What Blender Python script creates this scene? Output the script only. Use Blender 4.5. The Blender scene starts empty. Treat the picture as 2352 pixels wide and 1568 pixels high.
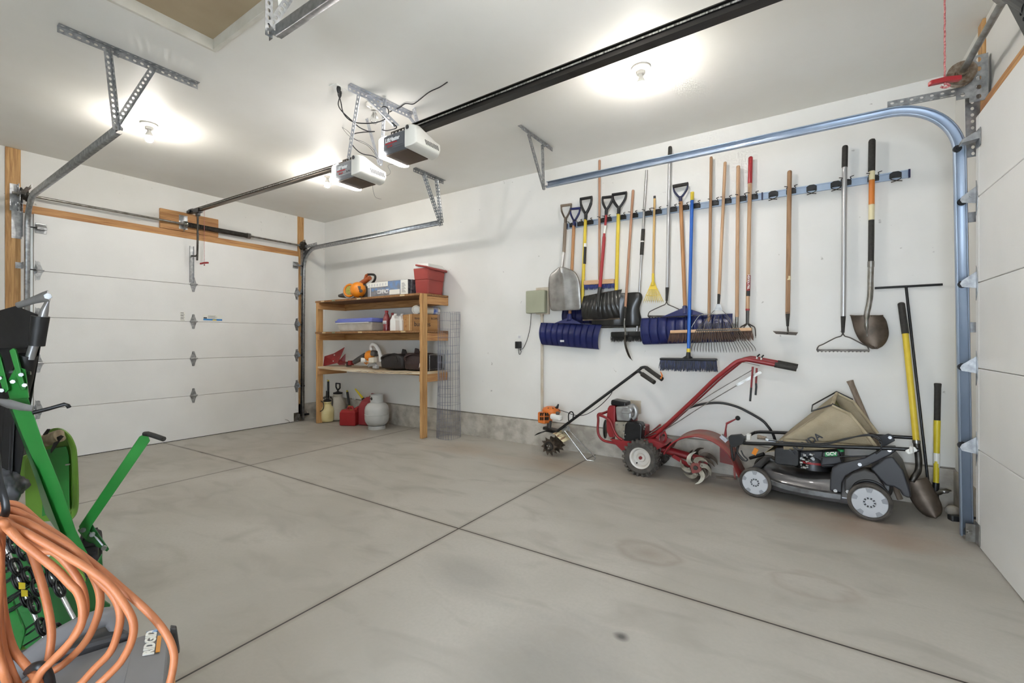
import bpy, bmesh, math, random
from mathutils import Vector as V, Matrix
random.seed(7)
C = bpy.context.scene.collection
PI = math.pi
# ---------------------------------------------------------------- survey of the room (metres)
FPX, YAW, H, Y0 = 1029.0, math.radians(33.55), 1.18, 778.7
_c, _s = math.cos(YAW), math.sin(YAW)
WY, XW, XE, XD, XD2, ZC, YS = 4.307, -6.44, 0.85, -6.375, 0.80, 3.034, -1.7
def ray(px, py):
    u = (px-1176)/FPX
    return V((-_s+u*_c, _c+u*_s, (Y0-py)/FPX))
def aty(px, py, y): r = ray(px, py); return V((0,0,H))+r*(y/r.y)
def atx(px, py, x): r = ray(px, py); return V((0,0,H))+r*(x/r.x)
def atz(px, py, z): r = ray(px, py); return V((0,0,H))+r*((z-H)/r.z)
def tw(px, py, d=.08): return aty(px, py, WY-d)
def fz(x): d = max(0, -3.54-x); return -.0062*d*d
X, Y, Z = V((1,0,0)), V((0,1,0)), V((0,0,1))

# ---------------------------------------------------------------- mesh builder
class MB:
    def __init__(s): s.bm = bmesh.new(); s.mi = 0
    def f(s, vs):
        try: fc = s.bm.faces.new(vs); fc.material_index = s.mi; return fc
        except ValueError: return None
    def vs(s, pts): return [s.bm.verts.new(p) for p in pts]
    def poly(s, pts): s.f(s.vs(pts)); return s
    def box(s, c, sz, R=None):
        c = V(c); a, b, d = [k/2 for k in sz]
        P = [V((x*a, y*b, z*d)) for x in (-1,1) for y in (-1,1) for z in (-1,1)]
        if R is not None: P = [R @ p for p in P]
        v = s.vs([c+p for p in P])
        for q in ((0,1,3,2),(4,6,7,5),(0,4,5,1),(2,3,7,6),(0,2,6,4),(1,5,7,3)): s.f([v[i] for i in q])
        return s
    def bx(s, x0, x1, y0, y1, z0, z1): return s.box(((x0+x1)/2,(y0+y1)/2,(z0+z1)/2),(abs(x1-x0),abs(y1-y0),abs(z1-z0)))
    def beam(s, p0, p1, w, h, up=Z):
        p0, p1 = V(p0), V(p1); d = p1-p0; L = d.length; d.normalize()
        up = V(up); sd = d.cross(up)
        if sd.length < 1e-4: sd = d.cross(X)
        sd.normalize(); u2 = sd.cross(d)
        R = Matrix((d, sd, u2)).transposed()
        return s.box((p0+p1)/2, (L, w, h), R)
    def loft(s, rings, closed=True, cap=True, loop=False):
        rv = [s.vs(r) for r in rings]; n = len(rv[0])
        m = len(rv)
        for i in range(m if loop else m-1):
            a, b = rv[i], rv[(i+1) % m]
            for j in range(n if closed else n-1):
                k = (j+1) % n
                s.f([a[j], a[k], b[k], b[j]])
        if cap and closed and not loop: s.f(list(reversed(rv[0]))); s.f(rv[-1])
        return s
    def tube(s, pts, r, seg=10, cap=True, smooth=0, loop=False, flat=None):
        pts = [V(p) for p in pts]
        if smooth: pts = catmull(pts, smooth, loop)
        n = len(pts); rs = r if isinstance(r, (list, tuple)) else [r]*n
        if len(rs) != n: rs = [rs[min(len(rs)-1, int(i*(len(rs)-1)/(n-1)+.5))] for i in range(n)]
        T = []
        for i in range(n):
            a = pts[(i-1) % n] if loop or i > 0 else pts[i]; b = pts[(i+1) % n] if loop or i < n-1 else pts[i]
            t = (b-a); T.append(t.normalized() if t.length > 1e-9 else Z.copy())
        u = T[0].orthogonal().normalized()
        if flat is not None: u = (V(flat)-T[0]*V(flat).dot(T[0])).normalized()
        rings = []
        for i in range(n):
            u = (u-T[i]*u.dot(T[i]))
            u = u.normalized() if u.length > 1e-6 else T[i].orthogonal().normalized()
            w = T[i].cross(u)
            rr = rs[i]; ra, rb = rr if isinstance(rr, tuple) else (rr, rr)
            rings.append([pts[i]+u*ra*math.cos(2*PI*k/seg)+w*rb*math.sin(2*PI*k/seg) for k in range(seg)])
        return s.loft(rings, True, cap, loop)
    def cyl(s, p0, p1, r, r1=None, seg=20): return s.tube([p0, p1], [r, r if r1 is None else r1], seg)
    def lathe(s, prof, o, ax=Z, seg=28, arc=2*PI, ref=None, cap=False):
        o, ax = V(o), V(ax).normalized(); u = V(ref) if ref is not None else ax.orthogonal(); u = (u-ax*u.dot(ax)).normalized(); w = ax.cross(u)
        full = arc > 2*PI-1e-3; n = seg if full else seg+1
        rings = [[o+ax*z+(u*math.cos(arc*k/seg)+w*math.sin(arc*k/seg))*max(r, 1e-4) for k in range(n)] for r, z in prof]
        return s.loft(rings, full, cap)
    def prism(s, pts, vec):
        a = s.vs(pts); b = s.vs([V(p)+V(vec) for p in pts]); n = len(a)
        s.f(list(reversed(a))); s.f(b)
        for i in range(n): j = (i+1) % n; s.f([a[i], a[j], b[j], b[i]])
        return s
    def ell(s, c, rad, R=None, seg=18, rings=10):
        c = V(c); g = []
        for i in range(rings+1):
            th = PI*i/rings
            g.append([])
            for k in range(seg):
                p = V((rad[0]*max(math.sin(th),1e-3)*math.cos(2*PI*k/seg), rad[1]*max(math.sin(th),1e-3)*math.sin(2*PI*k/seg), rad[2]*math.cos(th)))
                g[-1].append(c+(R @ p if R is not None else p))
        return s.loft(g)
    def torus(s, c, ax, R, r, seg=24, ss=10, arc=2*PI, ref=None):
        c, ax = V(c), V(ax).normalized(); u = V(ref) if ref is not None else ax.orthogonal(); u.normalize(); w = ax.cross(u)
        full = arc > 2*PI-1e-3; n = seg if full else seg+1
        return s.tube([c+(u*math.cos(arc*k/seg)+w*math.sin(arc*k/seg))*R for k in range(n)], r, ss, loop=full)
    def grid(s, fn, nu, nv):
        g = [[s.bm.verts.new(fn(i/nu, j/nv)) for j in range(nv+1)] for i in range(nu+1)]
        for i in range(nu):
            for j in range(nv): s.f([g[i][j], g[i+1][j], g[i+1][j+1], g[i][j+1]])
        return s
    def perf(s, p0, p1, wd, w, sp=.038, hr=.008, n=8):      # plate pierced by a row of round holes
        p0, p1, wd = V(p0), V(p1), V(wd).normalized(); d = p1-p0; L = d.length; d.normalize(); k = max(1, round(L/sp)); st = L/k
        A = s.vs([p0+d*st*i for i in range(k+1)]); B = s.vs([p0+d*st*i+wd*w for i in range(k+1)])
        for i in range(k):
            c = p0+d*st*(i+.5)+wd*w/2
            h = s.vs([c+(d*math.cos(PI/4*j+PI/8+PI)*1.3+wd*math.sin(PI/4*j+PI/8+PI))*hr for j in range(8)])
            # corners order: a0 (start,low) a1 (end,low) b1 b0
            a0, a1, b1, b0 = A[i], A[i+1], B[i+1], B[i]
            s.f([a0, a1, h[2], h[1]]); s.f([a1, h[3], h[2]]); s.f([a1, b1, h[4], h[3]]) ; s.f([b1, h[5], h[4]])
            s.f([b1, b0, h[6], h[5]]); s.f([b0, h[7], h[6]]); s.f([b0, a0, h[0], h[7]]); s.f([a0, h[1], h[0]])
        return s
    def build(s, name, mats, parent=None, smooth=50, bevel=0, solid=0, sub=0, bseg=2):
        bmesh.ops.recalc_face_normals(s.bm, faces=s.bm.faces[:])
        if parent is not None:
            off = V(parent.location); q = parent
            while q.parent: q = q.parent; off += V(q.location)
            for v in s.bm.verts: v.co -= off
        me = bpy.data.meshes.new(name); s.bm.to_mesh(me); s.bm.free()
        for m in (mats if isinstance(mats, (list, tuple)) else [mats]): me.materials.append(m)
        if smooth:
            me.polygons.foreach_set('use_smooth', [True]*len(me.polygons)); me.set_sharp_from_angle(angle=math.radians(smooth))
        o = bpy.data.objects.new(name, me); C.objects.link(o)
        if parent is not None: o.parent = parent
        if solid: md = o.modifiers.new('s', 'SOLIDIFY'); md.thickness = solid; md.offset = 0
        if bevel: md = o.modifiers.new('b', 'BEVEL'); md.width = bevel; md.segments = bseg; md.limit_method = 'ANGLE'; md.angle_limit = math.radians(40)
        if sub: md = o.modifiers.new('d', 'SUBSURF'); md.levels = sub; md.render_levels = sub
        return o
def catmull(P, n, loop=False):
    P = [V(p) for p in P]; out = []; m = len(P)
    for i in range(m if loop else m-1):
        g = lambda k: P[k % m] if loop else P[max(0, min(m-1, k))]
        a, b, c, d = g(i-1), g(i), g(i+1), g(i+2)
        for k in range(n):
            t = k/n
            out.append(.5*((2*b)+(c-a)*t+(2*a-5*b+4*c-d)*t*t+(3*b-a-3*c+d)*t**3))
    if not loop: out.append(P[-1])
    return out
def thing(name, label, cat, loc=(0,0,0), group=None):
    o = bpy.data.objects.new(name, None); C.objects.link(o); o.location = loc; o.empty_display_size = .05
    o['label'] = label; o['category'] = cat
    if group: o['group'] = group
    return o
def tag(o, label, cat, group=None, kind=None):
    o['label'] = label; o['category'] = cat
    if group: o['group'] = group
    if kind: o['kind'] = kind
    return o
def struct(o, label=None, cat=None):
    o['kind'] = 'structure'
    if label: o['label'] = label
    if cat: o['category'] = cat
    return o
def rotm(ax, deg): return Matrix.Rotation(math.radians(deg), 3, ax)
def basis(u, v):                    # 3x3 with columns u, v, u x v
    u, v = V(u).normalized(), V(v); v = (v-u*v.dot(u)).normalized(); return Matrix((u, v, u.cross(v))).transposed()
def text(txt, size, o, u, v, mat, name, parent, depth=.001, bold=0, sx=1, align='LEFT'):
    cu = bpy.data.curves.new(name, 'FONT'); cu.body = txt; cu.size = size; cu.extrude = depth; cu.align_x = align; cu.offset = bold; cu.resolution_u = 3
    t = bpy.data.objects.new(name, cu); C.objects.link(t)
    me = bpy.data.meshes.new_from_object(t.evaluated_get(bpy.context.evaluated_depsgraph_get()))
    bpy.data.objects.remove(t); bpy.data.curves.remove(cu)
    R = basis(u, v); me.transform(Matrix.Diagonal((sx,1,1,1))); M = R.to_4x4(); M.translation = V(o); me.transform(M)
    if parent is not None:
        off = V(parent.location)
        q = parent
        while q.parent: q = q.parent; off += V(q.location)
        me.transform(Matrix.Translation(-off))
    me.name = name; me.materials.clear(); me.materials.append(mat)
    ob = bpy.data.objects.new(name, me); C.objects.link(ob); ob.parent = parent
    return ob

# ---------------------------------------------------------------- materials
def lin(h):
    if isinstance(h, str): h = [int(h[i:i+2], 16)/255 for i in (0,2,4)]
    return tuple(k/12.92 if k <= .04045 else ((k+.055)/1.055)**2.4 for k in h)+(1,)
def mat(name, col, rough=.5, metal=0, col2=None, scale=(8,8,8), detail=4, lo=.35, hi=.65, bump=0, bscale=60, coat=0, emit=0, alpha=1, trans=0, spec=.5, dist=0):
    m = bpy.data.materials.new(name); m.use_nodes = True; nt = m.node_tree; N, L = nt.nodes, nt.links; b = N['Principled BSDF']
    b.inputs['Base Color'].default_value = lin(col); b.inputs['Roughness'].default_value = rough; b.inputs['Metallic'].default_value = metal
    b.inputs['Coat Weight'].default_value = coat; b.inputs['Alpha'].default_value = alpha; b.inputs['Transmission Weight'].default_value = trans
    b.inputs['Specular IOR Level'].default_value = spec
    if emit: b.inputs['Emission Color'].default_value = lin(col); b.inputs['Emission Strength'].default_value = emit
    tc = N.new('ShaderNodeTexCoord')
    if col2:
        mp = N.new('ShaderNodeMapping'); mp.inputs['Scale'].default_value = scale; L.new(tc.outputs['Object'], mp.inputs[0])
        n = N.new('ShaderNodeTexNoise'); n.inputs['Scale'].default_value = 1; n.inputs['Detail'].default_value = detail; n.inputs['Distortion'].default_value = dist
        L.new(mp.outputs[0], n.inputs['Vector'])
        mr = N.new('ShaderNodeMapRange'); mr.inputs[1].default_value = lo; mr.inputs[2].default_value = hi; L.new(n.outputs[0], mr.inputs[0])
        mx = N.new('ShaderNodeMix'); mx.data_type = 'RGBA'; mx.inputs[6].default_value = lin(col); mx.inputs[7].default_value = lin(col2)
        L.new(mr.outputs[0], mx.inputs[0]); L.new(mx.outputs[2], b.inputs['Base Color'])
    if bump:
        n2 = N.new('ShaderNodeTexNoise'); n2.inputs['Scale'].default_value = bscale; n2.inputs['Detail'].default_value = 3; L.new(tc.outputs['Object'], n2.inputs['Vector'])
        bp = N.new('ShaderNodeBump'); bp.inputs['Strength'].default_value = bump; bp.inputs['Distance'].default_value = .01
        L.new(n2.outputs[0], bp.inputs['Height']); L.new(bp.outputs[0], b.inputs['Normal'])
    return m
M = {}
def specks(m):          # small scuffs and nail marks on the painted drywall
    nt = m.node_tree; N, L = nt.nodes, nt.links; b = N['Principled BSDF']; tc = N.new('ShaderNodeTexCoord')
    n = N.new('ShaderNodeTexNoise'); n.inputs['Scale'].default_value = 17; n.inputs['Detail'].default_value = 2; L.new(tc.outputs['Object'], n.inputs['Vector'])
    r = N.new('ShaderNodeMapRange'); r.inputs[1].default_value = .745; r.inputs[2].default_value = .79; r.inputs[4].default_value = .55; L.new(n.outputs[0], r.inputs[0])
    mx = N.new('ShaderNodeMix'); mx.data_type = 'RGBA'; mx.inputs[7].default_value = lin('8f8a84')
    src = b.inputs['Base Color'].links[0].from_socket; L.new(src, mx.inputs[6]); L.new(r.outputs[0], mx.inputs[0]); L.new(mx.outputs[2], b.inputs['Base Color']); return m
def woodm(name, a, b, axis, rough=.6):
    sc = [38, 38, 38]; sc[axis] = 2.2
    return mat(name, a, rough, col2=b, scale=sc, detail=5, lo=.36, hi=.66, dist=1.5, bump=.08, bscale=90)
M['wall'] = mat('drywall_paint', 'e6e5e1', .7, col2='dfded9', scale=(1.6,1.6,1.6), bump=.05, bscale=25)
M['wall'] = specks(M['wall'])
M['ceil'] = mat('ceiling_paint', 'ebeae5', .6, col2='e3e1da', scale=(1.1,1.1,1.1), detail=5, bump=.06, bscale=6)
M['conc'] = mat('stem_wall_concrete', 'bfbab0', .9, col2='9d978d', scale=(9,9,9), detail=8, bump=.35, bscale=40)
M['doorw'] = mat('door_white_paint', 'ececea', .45, col2='e6e6e4', scale=(2,2,2), bump=.1, bscale=160)
M['tanpanel'] = mat('hatch_board', 'b3a285', .8, col2='a8967a', scale=(3,3,3))
M['trimw'] = mat('trim_white', 'd3d0c6', .55, col2='c6c2b5', scale=(6,6,6))
M['pinez'] = woodm('pine_vertical', 'd0a56d', 'a97d4c', 2)
M['piney'] = woodm('pine_along_y', 'c99a64', 'a57044', 1)
M['pinex'] = woodm('pine_along_x', 'c2935e', '97693c', 0)
M['ply'] = mat('plywood_edge', 'd8c5a2', .7, col2='c2a878', scale=(5,5,60))
M['particle'] = mat('particle_board', '9c7248', .75, col2='7f5935', scale=(60,60,60), detail=3)
M['galv'] = mat('galvanised_steel', 'b4b6b8', .38, .85, col2='8f9294', scale=(30,30,30), detail=4)
M['galvb'] = mat('galvanised_track', 'b4c2d4', .4, .35, col2='9fb0c6', scale=(8,8,3), detail=4)
M['steel'] = mat('bare_steel', '9b9a96', .32, .9, col2='77736c', scale=(20,20,20))
M['dsteel'] = mat('dark_steel', '55524d', .45, .8, col2='3b3936', scale=(20,20,20))
M['rusty'] = mat('rusty_hinge', '8d8173', .55, .6, col2='6b5844', scale=(60,60,60))
M['black'] = mat('black_plastic', '1b1c1e', .42)
M['blackm'] = mat('black_powder_coat', '17181a', .35, .2)
M['rubber'] = mat('black_rubber', '28282a', .8, col2='39373a', scale=(30,30,30))
M['white'] = mat('white_plastic', 'e4e4e0', .35)
M['red'] = mat('red_plastic', '98262a', .4)
M['bulb'] = mat('lit_bulb', 'fff9f1', .3, emit=390)
M['glow'] = mat('lit_lens', 'fffaf5', .4, emit=9)
M['glass'] = mat('clear_bulb_glass', 'f2f4f4', .05, trans=1)
M['porc'] = mat('porcelain', 'ece9e0', .3)

# ---------------------------------------------------------------- concrete floor material with saw-cut joints and stains
def floor_mat():
    m = bpy.data.materials.new('floor_concrete'); m.use_nodes = True; nt = m.node_tree; N, L = nt.nodes, nt.links; b = N['Principled BSDF']
    tc = N.new('ShaderNodeTexCoord'); co = tc.outputs['Object']
    def noise(sc, det, vec=co, dist=0, scv=None):
        if scv:
            mp = N.new('ShaderNodeMapping'); mp.inputs['Scale'].default_value = scv; L.new(vec, mp.inputs[0]); vec = mp.outputs[0]
        n = N.new('ShaderNodeTexNoise'); n.inputs['Scale'].default_value = sc; n.inputs['Detail'].default_value = det; n.inputs['Distortion'].default_value = dist; L.new(vec, n.inputs['Vector']); return n.outputs[0]
    def mrange(v, a, c, lo=0, hi=1):
        r = N.new('ShaderNodeMapRange'); r.inputs[1].default_value = a; r.inputs[2].default_value = c; r.inputs[3].default_value = lo; r.inputs[4].default_value = hi; L.new(v, r.inputs[0]); return r.outputs[0]
    def mix(f, a, c):
        x = N.new('ShaderNodeMix'); x.data_type = 'RGBA'
        L.new(f, x.inputs[0])
        for k, i in ((a, 6), (c, 7)):
            if isinstance(k, str): x.inputs[i].default_value = lin(k)
            else: L.new(k, x.inputs[i])
        return x.outputs[2]
    def math_(op, a, c):
        x = N.new('ShaderNodeMath'); x.operation = op
        for k, i in ((a, 0), (c, 1)):
            if isinstance(k, (int, float)): x.inputs[i].default_value = k
            else: L.new(k, x.inputs[i])
        return x.outputs[0]
    big = noise(.9, 6, dist=.6); mid = noise(3.2, 7, dist=.8, scv=(.7,1.6,1)); fine = noise(60, 4)
    col = mix(mrange(big, .38, .62), 'b5b1a9', 'a8a49b')
    col = mix(mrange(mid, .52, .75, 0, .6), col, '938e85')
    col = mix(mrange(fine, .35, .7, 0, .3), col, 'a29e95')
    sx = N.new('ShaderNodeSeparateXYZ'); L.new(co, sx.inputs[0]); xx, yy = sx.outputs[0], sx.outputs[1]
    def blob(cx, cy, rx, ry, c, st, ring=False):
        nonlocal col
        a = math_('DIVIDE', math_('SUBTRACT', xx, cx), rx); d = math_('DIVIDE', math_('SUBTRACT', yy, cy), ry)
        r2 = math_('SQRT', math_('ADD', math_('MULTIPLY', a, a), math_('MULTIPLY', d, d)), 0)
        r2 = math_('ADD', r2, math_('MULTIPLY', math_('SUBTRACT', mid, .5), 1.4))
        if ring: g = math_('MULTIPLY', mrange(r2, .7, .95), mrange(r2, 1.2, 1.0)); g = math_('MULTIPLY', g, st)
        else: g = math_('MULTIPLY', mrange(r2, 1.0, .2), st)
        col = mix(g, col, c)
    blob(-1.9, 3.75, 1.0, .35, '8d6f4e', .35); blob(-.6, 3.8, .9, .3, '71614f', .5); blob(.3, 3.55, .5, .35, '8a6446', .45)
    blob(-3.1, 3.75, .6, .3, '9c7f5e', .35); blob(-.78, 1.35, .35, .5, '7c7a76', .45); blob(-1.4, 1.75, .3, .2, '7c7a74', .4)
    blob(-5, 2.6, .9, .9, '8c8274', .3); blob(-.74, 2.47, .17, .13, '86786a', .45); blob(.02, 2.58, .17, .12, '93867b', .35, True); blob(-.74, 2.47, .17, .13, '85776a', .35, True)
    blob(-5.2, 3.9, 1.2, .5, '82776a', .35); blob(-.05, 1.2, .07, .07, '55524e', .7); blob(-.62, 1.72, .035, .03, '4c4a48', .9)
    j = math_('MINIMUM', math_('ABSOLUTE', math_('SUBTRACT', xx, -1.82), 0), math_('ABSOLUTE', math_('SUBTRACT', yy, 2.145), 0))
    j = math_('MINIMUM', j, math_('ABSOLUTE', math_('SUBTRACT', xx, -4.38), 0))
    col = mix(mrange(j, .03, .004, 0, .35), col, '6d5f4e')
    col = mix(mrange(j, .0055, .0035), col, '2f2a26')
    L.new(col, b.inputs['Base Color'])
    L.new(mrange(mid, .3, .7, .42, .62), b.inputs['Roughness'])
    bp = N.new('ShaderNodeBump'); bp.inputs['Strength'].default_value = .12; bp.inputs['Distance'].default_value = .004
    L.new(math_('ADD', fine, math_('MULTIPLY', mrange(j, .006, .003), -3)), bp.inputs['Height']); L.new(bp.outputs[0], b.inputs['Normal'])
    return m

# ---------------------------------------------------------------- room shell
b = MB(); n = 40
prof = [(XW-.3+(XE+.6-XW)*i/n) for i in range(n+1)]
b.loft([[V((x,y,fz(x))) for x in prof] for y in (YS-.2, WY+.2)], closed=False, cap=False)
struct(b.build('floor', floor_mat(), solid=0))
HX0, HX1, HY0, HY1 = -3.185, -2.30, .50, 1.347
b = MB()
for (x0,x1,y0,y1) in ((XW-.2,HX0,YS-.2,WY+.2),(HX1,XE+.2,YS-.2,WY+.2),(HX0,HX1,YS-.2,HY0),(HX0,HX1,HY1,WY+.2)): b.bx(x0,x1,y0,y1,ZC,ZC+.1)
struct(b.build('ceiling', M['ceil'], smooth=0))
SZ = .285
b = MB(); b.bx(XW-.12, XE+.12, WY, WY+.12, SZ, ZC); struct(b.build('wall_north', M['wall'], smooth=0))
b = MB()
for x0, x1 in ((XW, -3.0), (-3.0, XE)): b.loft([[V((x,WY-.012,fz(x)-.02)), V((x,WY-.012,SZ-.012)), V((x,WY+.02,SZ-.012)), V((x,WY+.02,SZ+.03)), V((x,WY+.1,SZ+.03)), V((x,WY+.1,fz(x)-.02))] for x in [x0+(x1-x0)*i/10 for i in range(11)]])
struct(b.build('baseboard_north', M['conc'], smooth=0))
# west wall with the door opening
OY0, OY1, OZ = 1.14, 3.76, 2.40
b = MB()
for (y0,y1,z0,z1) in ((YS-.1,OY0,.2,ZC),(OY1,WY+.12,.2,ZC),(OY0,OY1,OZ,ZC)): b.bx(XW-.12, XW, y0, y1, z0, z1)
struct(b.build('wall_west', M['wall'], smooth=0))
b = MB()
for y0, y1 in ((YS,OY0),(OY1,WY+.12)): b.bx(XW-.12, XW+.012, y0, y1, -.1, .2)
struct(b.build('baseboard_west', M['conc'], smooth=0))
E0, E1 = 1.26, 3.56
b = MB()
for (y0,y1,z0,z1) in ((YS-.1,E0,.27,ZC),(E1,WY+.12,.27,ZC),(E0,E1,2.42,ZC)): b.bx(XE, XE+.12, y0, y1, z0, z1)
struct(b.build('wall_east', M['wall'], smooth=0))
b = MB()
for y0, y1 in ((YS,E0),(E1,WY+.12)): b.bx(XE-.012, XE+.12, y0, y1, -.05, .27)
struct(b.build('baseboard_east', M['conc'], smooth=0))
# south wall behind the camera, with an invented open doorway added to let in daylight
b = MB()
for (x0,x1,z0,z1) in ((XW,-.75,0,ZC),(.55,XE,0,ZC),(-.75,.55,2.1,ZC)): b.bx(x0, x1, YS-.12, YS, z0-.05, z1)
struct(b.build('wall_south', M['wall'], smooth=0))
# wooden trim boards
def board(name, x0,x1,y0,y1,z0,z1, m, label=None):
    o = MB().bx(x0,x1,y0,y1,z0,z1).build(name, m, smooth=0, bevel=.003); return struct(o)
board('trim_1', XW-.01, XW+.012, .895, .997, -.05, ZC-.002, M['pinez'])
board('trim_2', XW-.01, XW+.012, 3.847, 3.944, -.05, ZC-.002, M['pinez'])
board('trim_3', XW-.01, XW+.026, .998, 3.846, 2.424, 2.502, M['piney'])
board('trim_4', XW-.01, XW+.03, 2.12, 2.75, 2.506, 2.737, M['piney'])
board('trim_5', XE-.014, XE+.01, 3.66, 3.75, -.02, ZC-.002, M['pinez'])
board('trim_6', XE-.026, XE+.01, 1.2, 3.655, 2.46, 2.535, M['piney'])
# attic hatch
t = thing('attic_hatch', 'square attic hatch with a tan board recessed in the white ceiling', 'hatch', (HX0,HY0,ZC))
b = MB(); w = .022
for (x0,x1,y0,y1) in ((HX0,HX0+w,HY0,HY1),(HX1-w,HX1,HY0,HY1),(HX0+w,HX1-w,HY0,HY0+w),(HX0+w,HX1-w,HY1-w,HY1)): b.bx(x0,x1,y0,y1,ZC-.012,ZC+.11)
b.build('hatch_frame', M['trimw'], t, smooth=0, bevel=.002)
MB().bx(HX0+w,HX1-w,HY0+w,HY1-w,ZC+.055,ZC+.08).build('hatch_panel', M['tanpanel'], t, smooth=0)

# ---------------------------------------------------------------- camera, light
cam = bpy.data.cameras.new('camera'); co = bpy.data.objects.new('camera', cam); C.objects.link(co)
co.location = (0,0,H); co.rotation_euler = (PI/2, 0, YAW); cam.sensor_width = 36; cam.lens = FPX/2352*36; cam.shift_y = -(784-Y0)/2352; cam.clip_start = .02
bpy.context.scene.camera = co
sc = bpy.context.scene
sc.view_settings.view_transform = 'Standard'; sc.view_settings.look = 'None'; sc.view_settings.gamma = 1; sc.view_settings.exposure = 1.0
w = bpy.data.worlds.new('sky'); sc.world = w; w.use_nodes = True
w.node_tree.nodes['Background'].inputs[0].default_value = (.78,.88,1,1); w.node_tree.nodes['Background'].inputs[1].default_value = 8.5
sc.cycles.max_bounces = 7; sc.cycles.diffuse_bounces = 5; sc.cycles.glossy_bounces = 3; sc.cycles.transmission_bounces = 4; sc.cycles.use_adaptive_sampling = True; sc.cycles.adaptive_threshold = .07; sc.cycles.use_light_tree = False; sc.cycles.adaptive_min_samples = 16; sc.cycles.sample_clamp_indirect = 8; sc.cycles.caustics_reflective = False; sc.cycles.caustics_refractive = False

def ceiling_light(x, y, label, lit=True):
    t = thing('ceiling_light', label, 'ceiling light', (x,y,ZC), 'bare bulb ceiling lights')
    MB().lathe([(.0,0),(.062,0),(.064,-.012),(.05,-.022),(.03,-.03),(.028,-.05),(0,-.05)], (x,y,ZC), seg=24).build('lamp_base', M['porc'], t)
    prof = [(0,-.155),(.018,-.152),(.028,-.14),(.031,-.122),(.0295,-.108)]; neck = [(.0295,-.108),(.025,-.09),(.018,-.074),(.014,-.062),(.014,-.05)]
    if lit: MB().lathe(neck, (x,y,ZC), seg=18).build('bulb_neck', M['porc'], t)
    else: prof += neck[1:]
    MB().lathe(prof, (x,y,ZC), seg=14).build('bulb', M['bulb'] if lit else M['glass'], t)
    if not lit:
        MB().tube([(x-.006,y,ZC-.07),(x-.008,y,ZC-.11),(x+.008,y,ZC-.11),(x+.006,y,ZC-.07)], .001, 5).build('filament', M['steel'], t)
ceiling_light(-.957, 3.036, 'lit bare bulb in a round base above the wall of hanging tools')
ceiling_light(-4.742, 1.49, 'lit bare bulb in a round base beside the perforated door track hanger')
ceiling_light(-4.5, 3.04, 'lit bare bulb partly hidden behind the lower garage door opener')
ceiling_light(-2.857, 2.345, 'unlit clear bulb among the perforated straps above the openers', False)
ceiling_light(-.95, 1.45, 'added bare bulb outside the view, made up to brighten the right side')  # invented fill bulb above the frame, brightens the floor and right door
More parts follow.
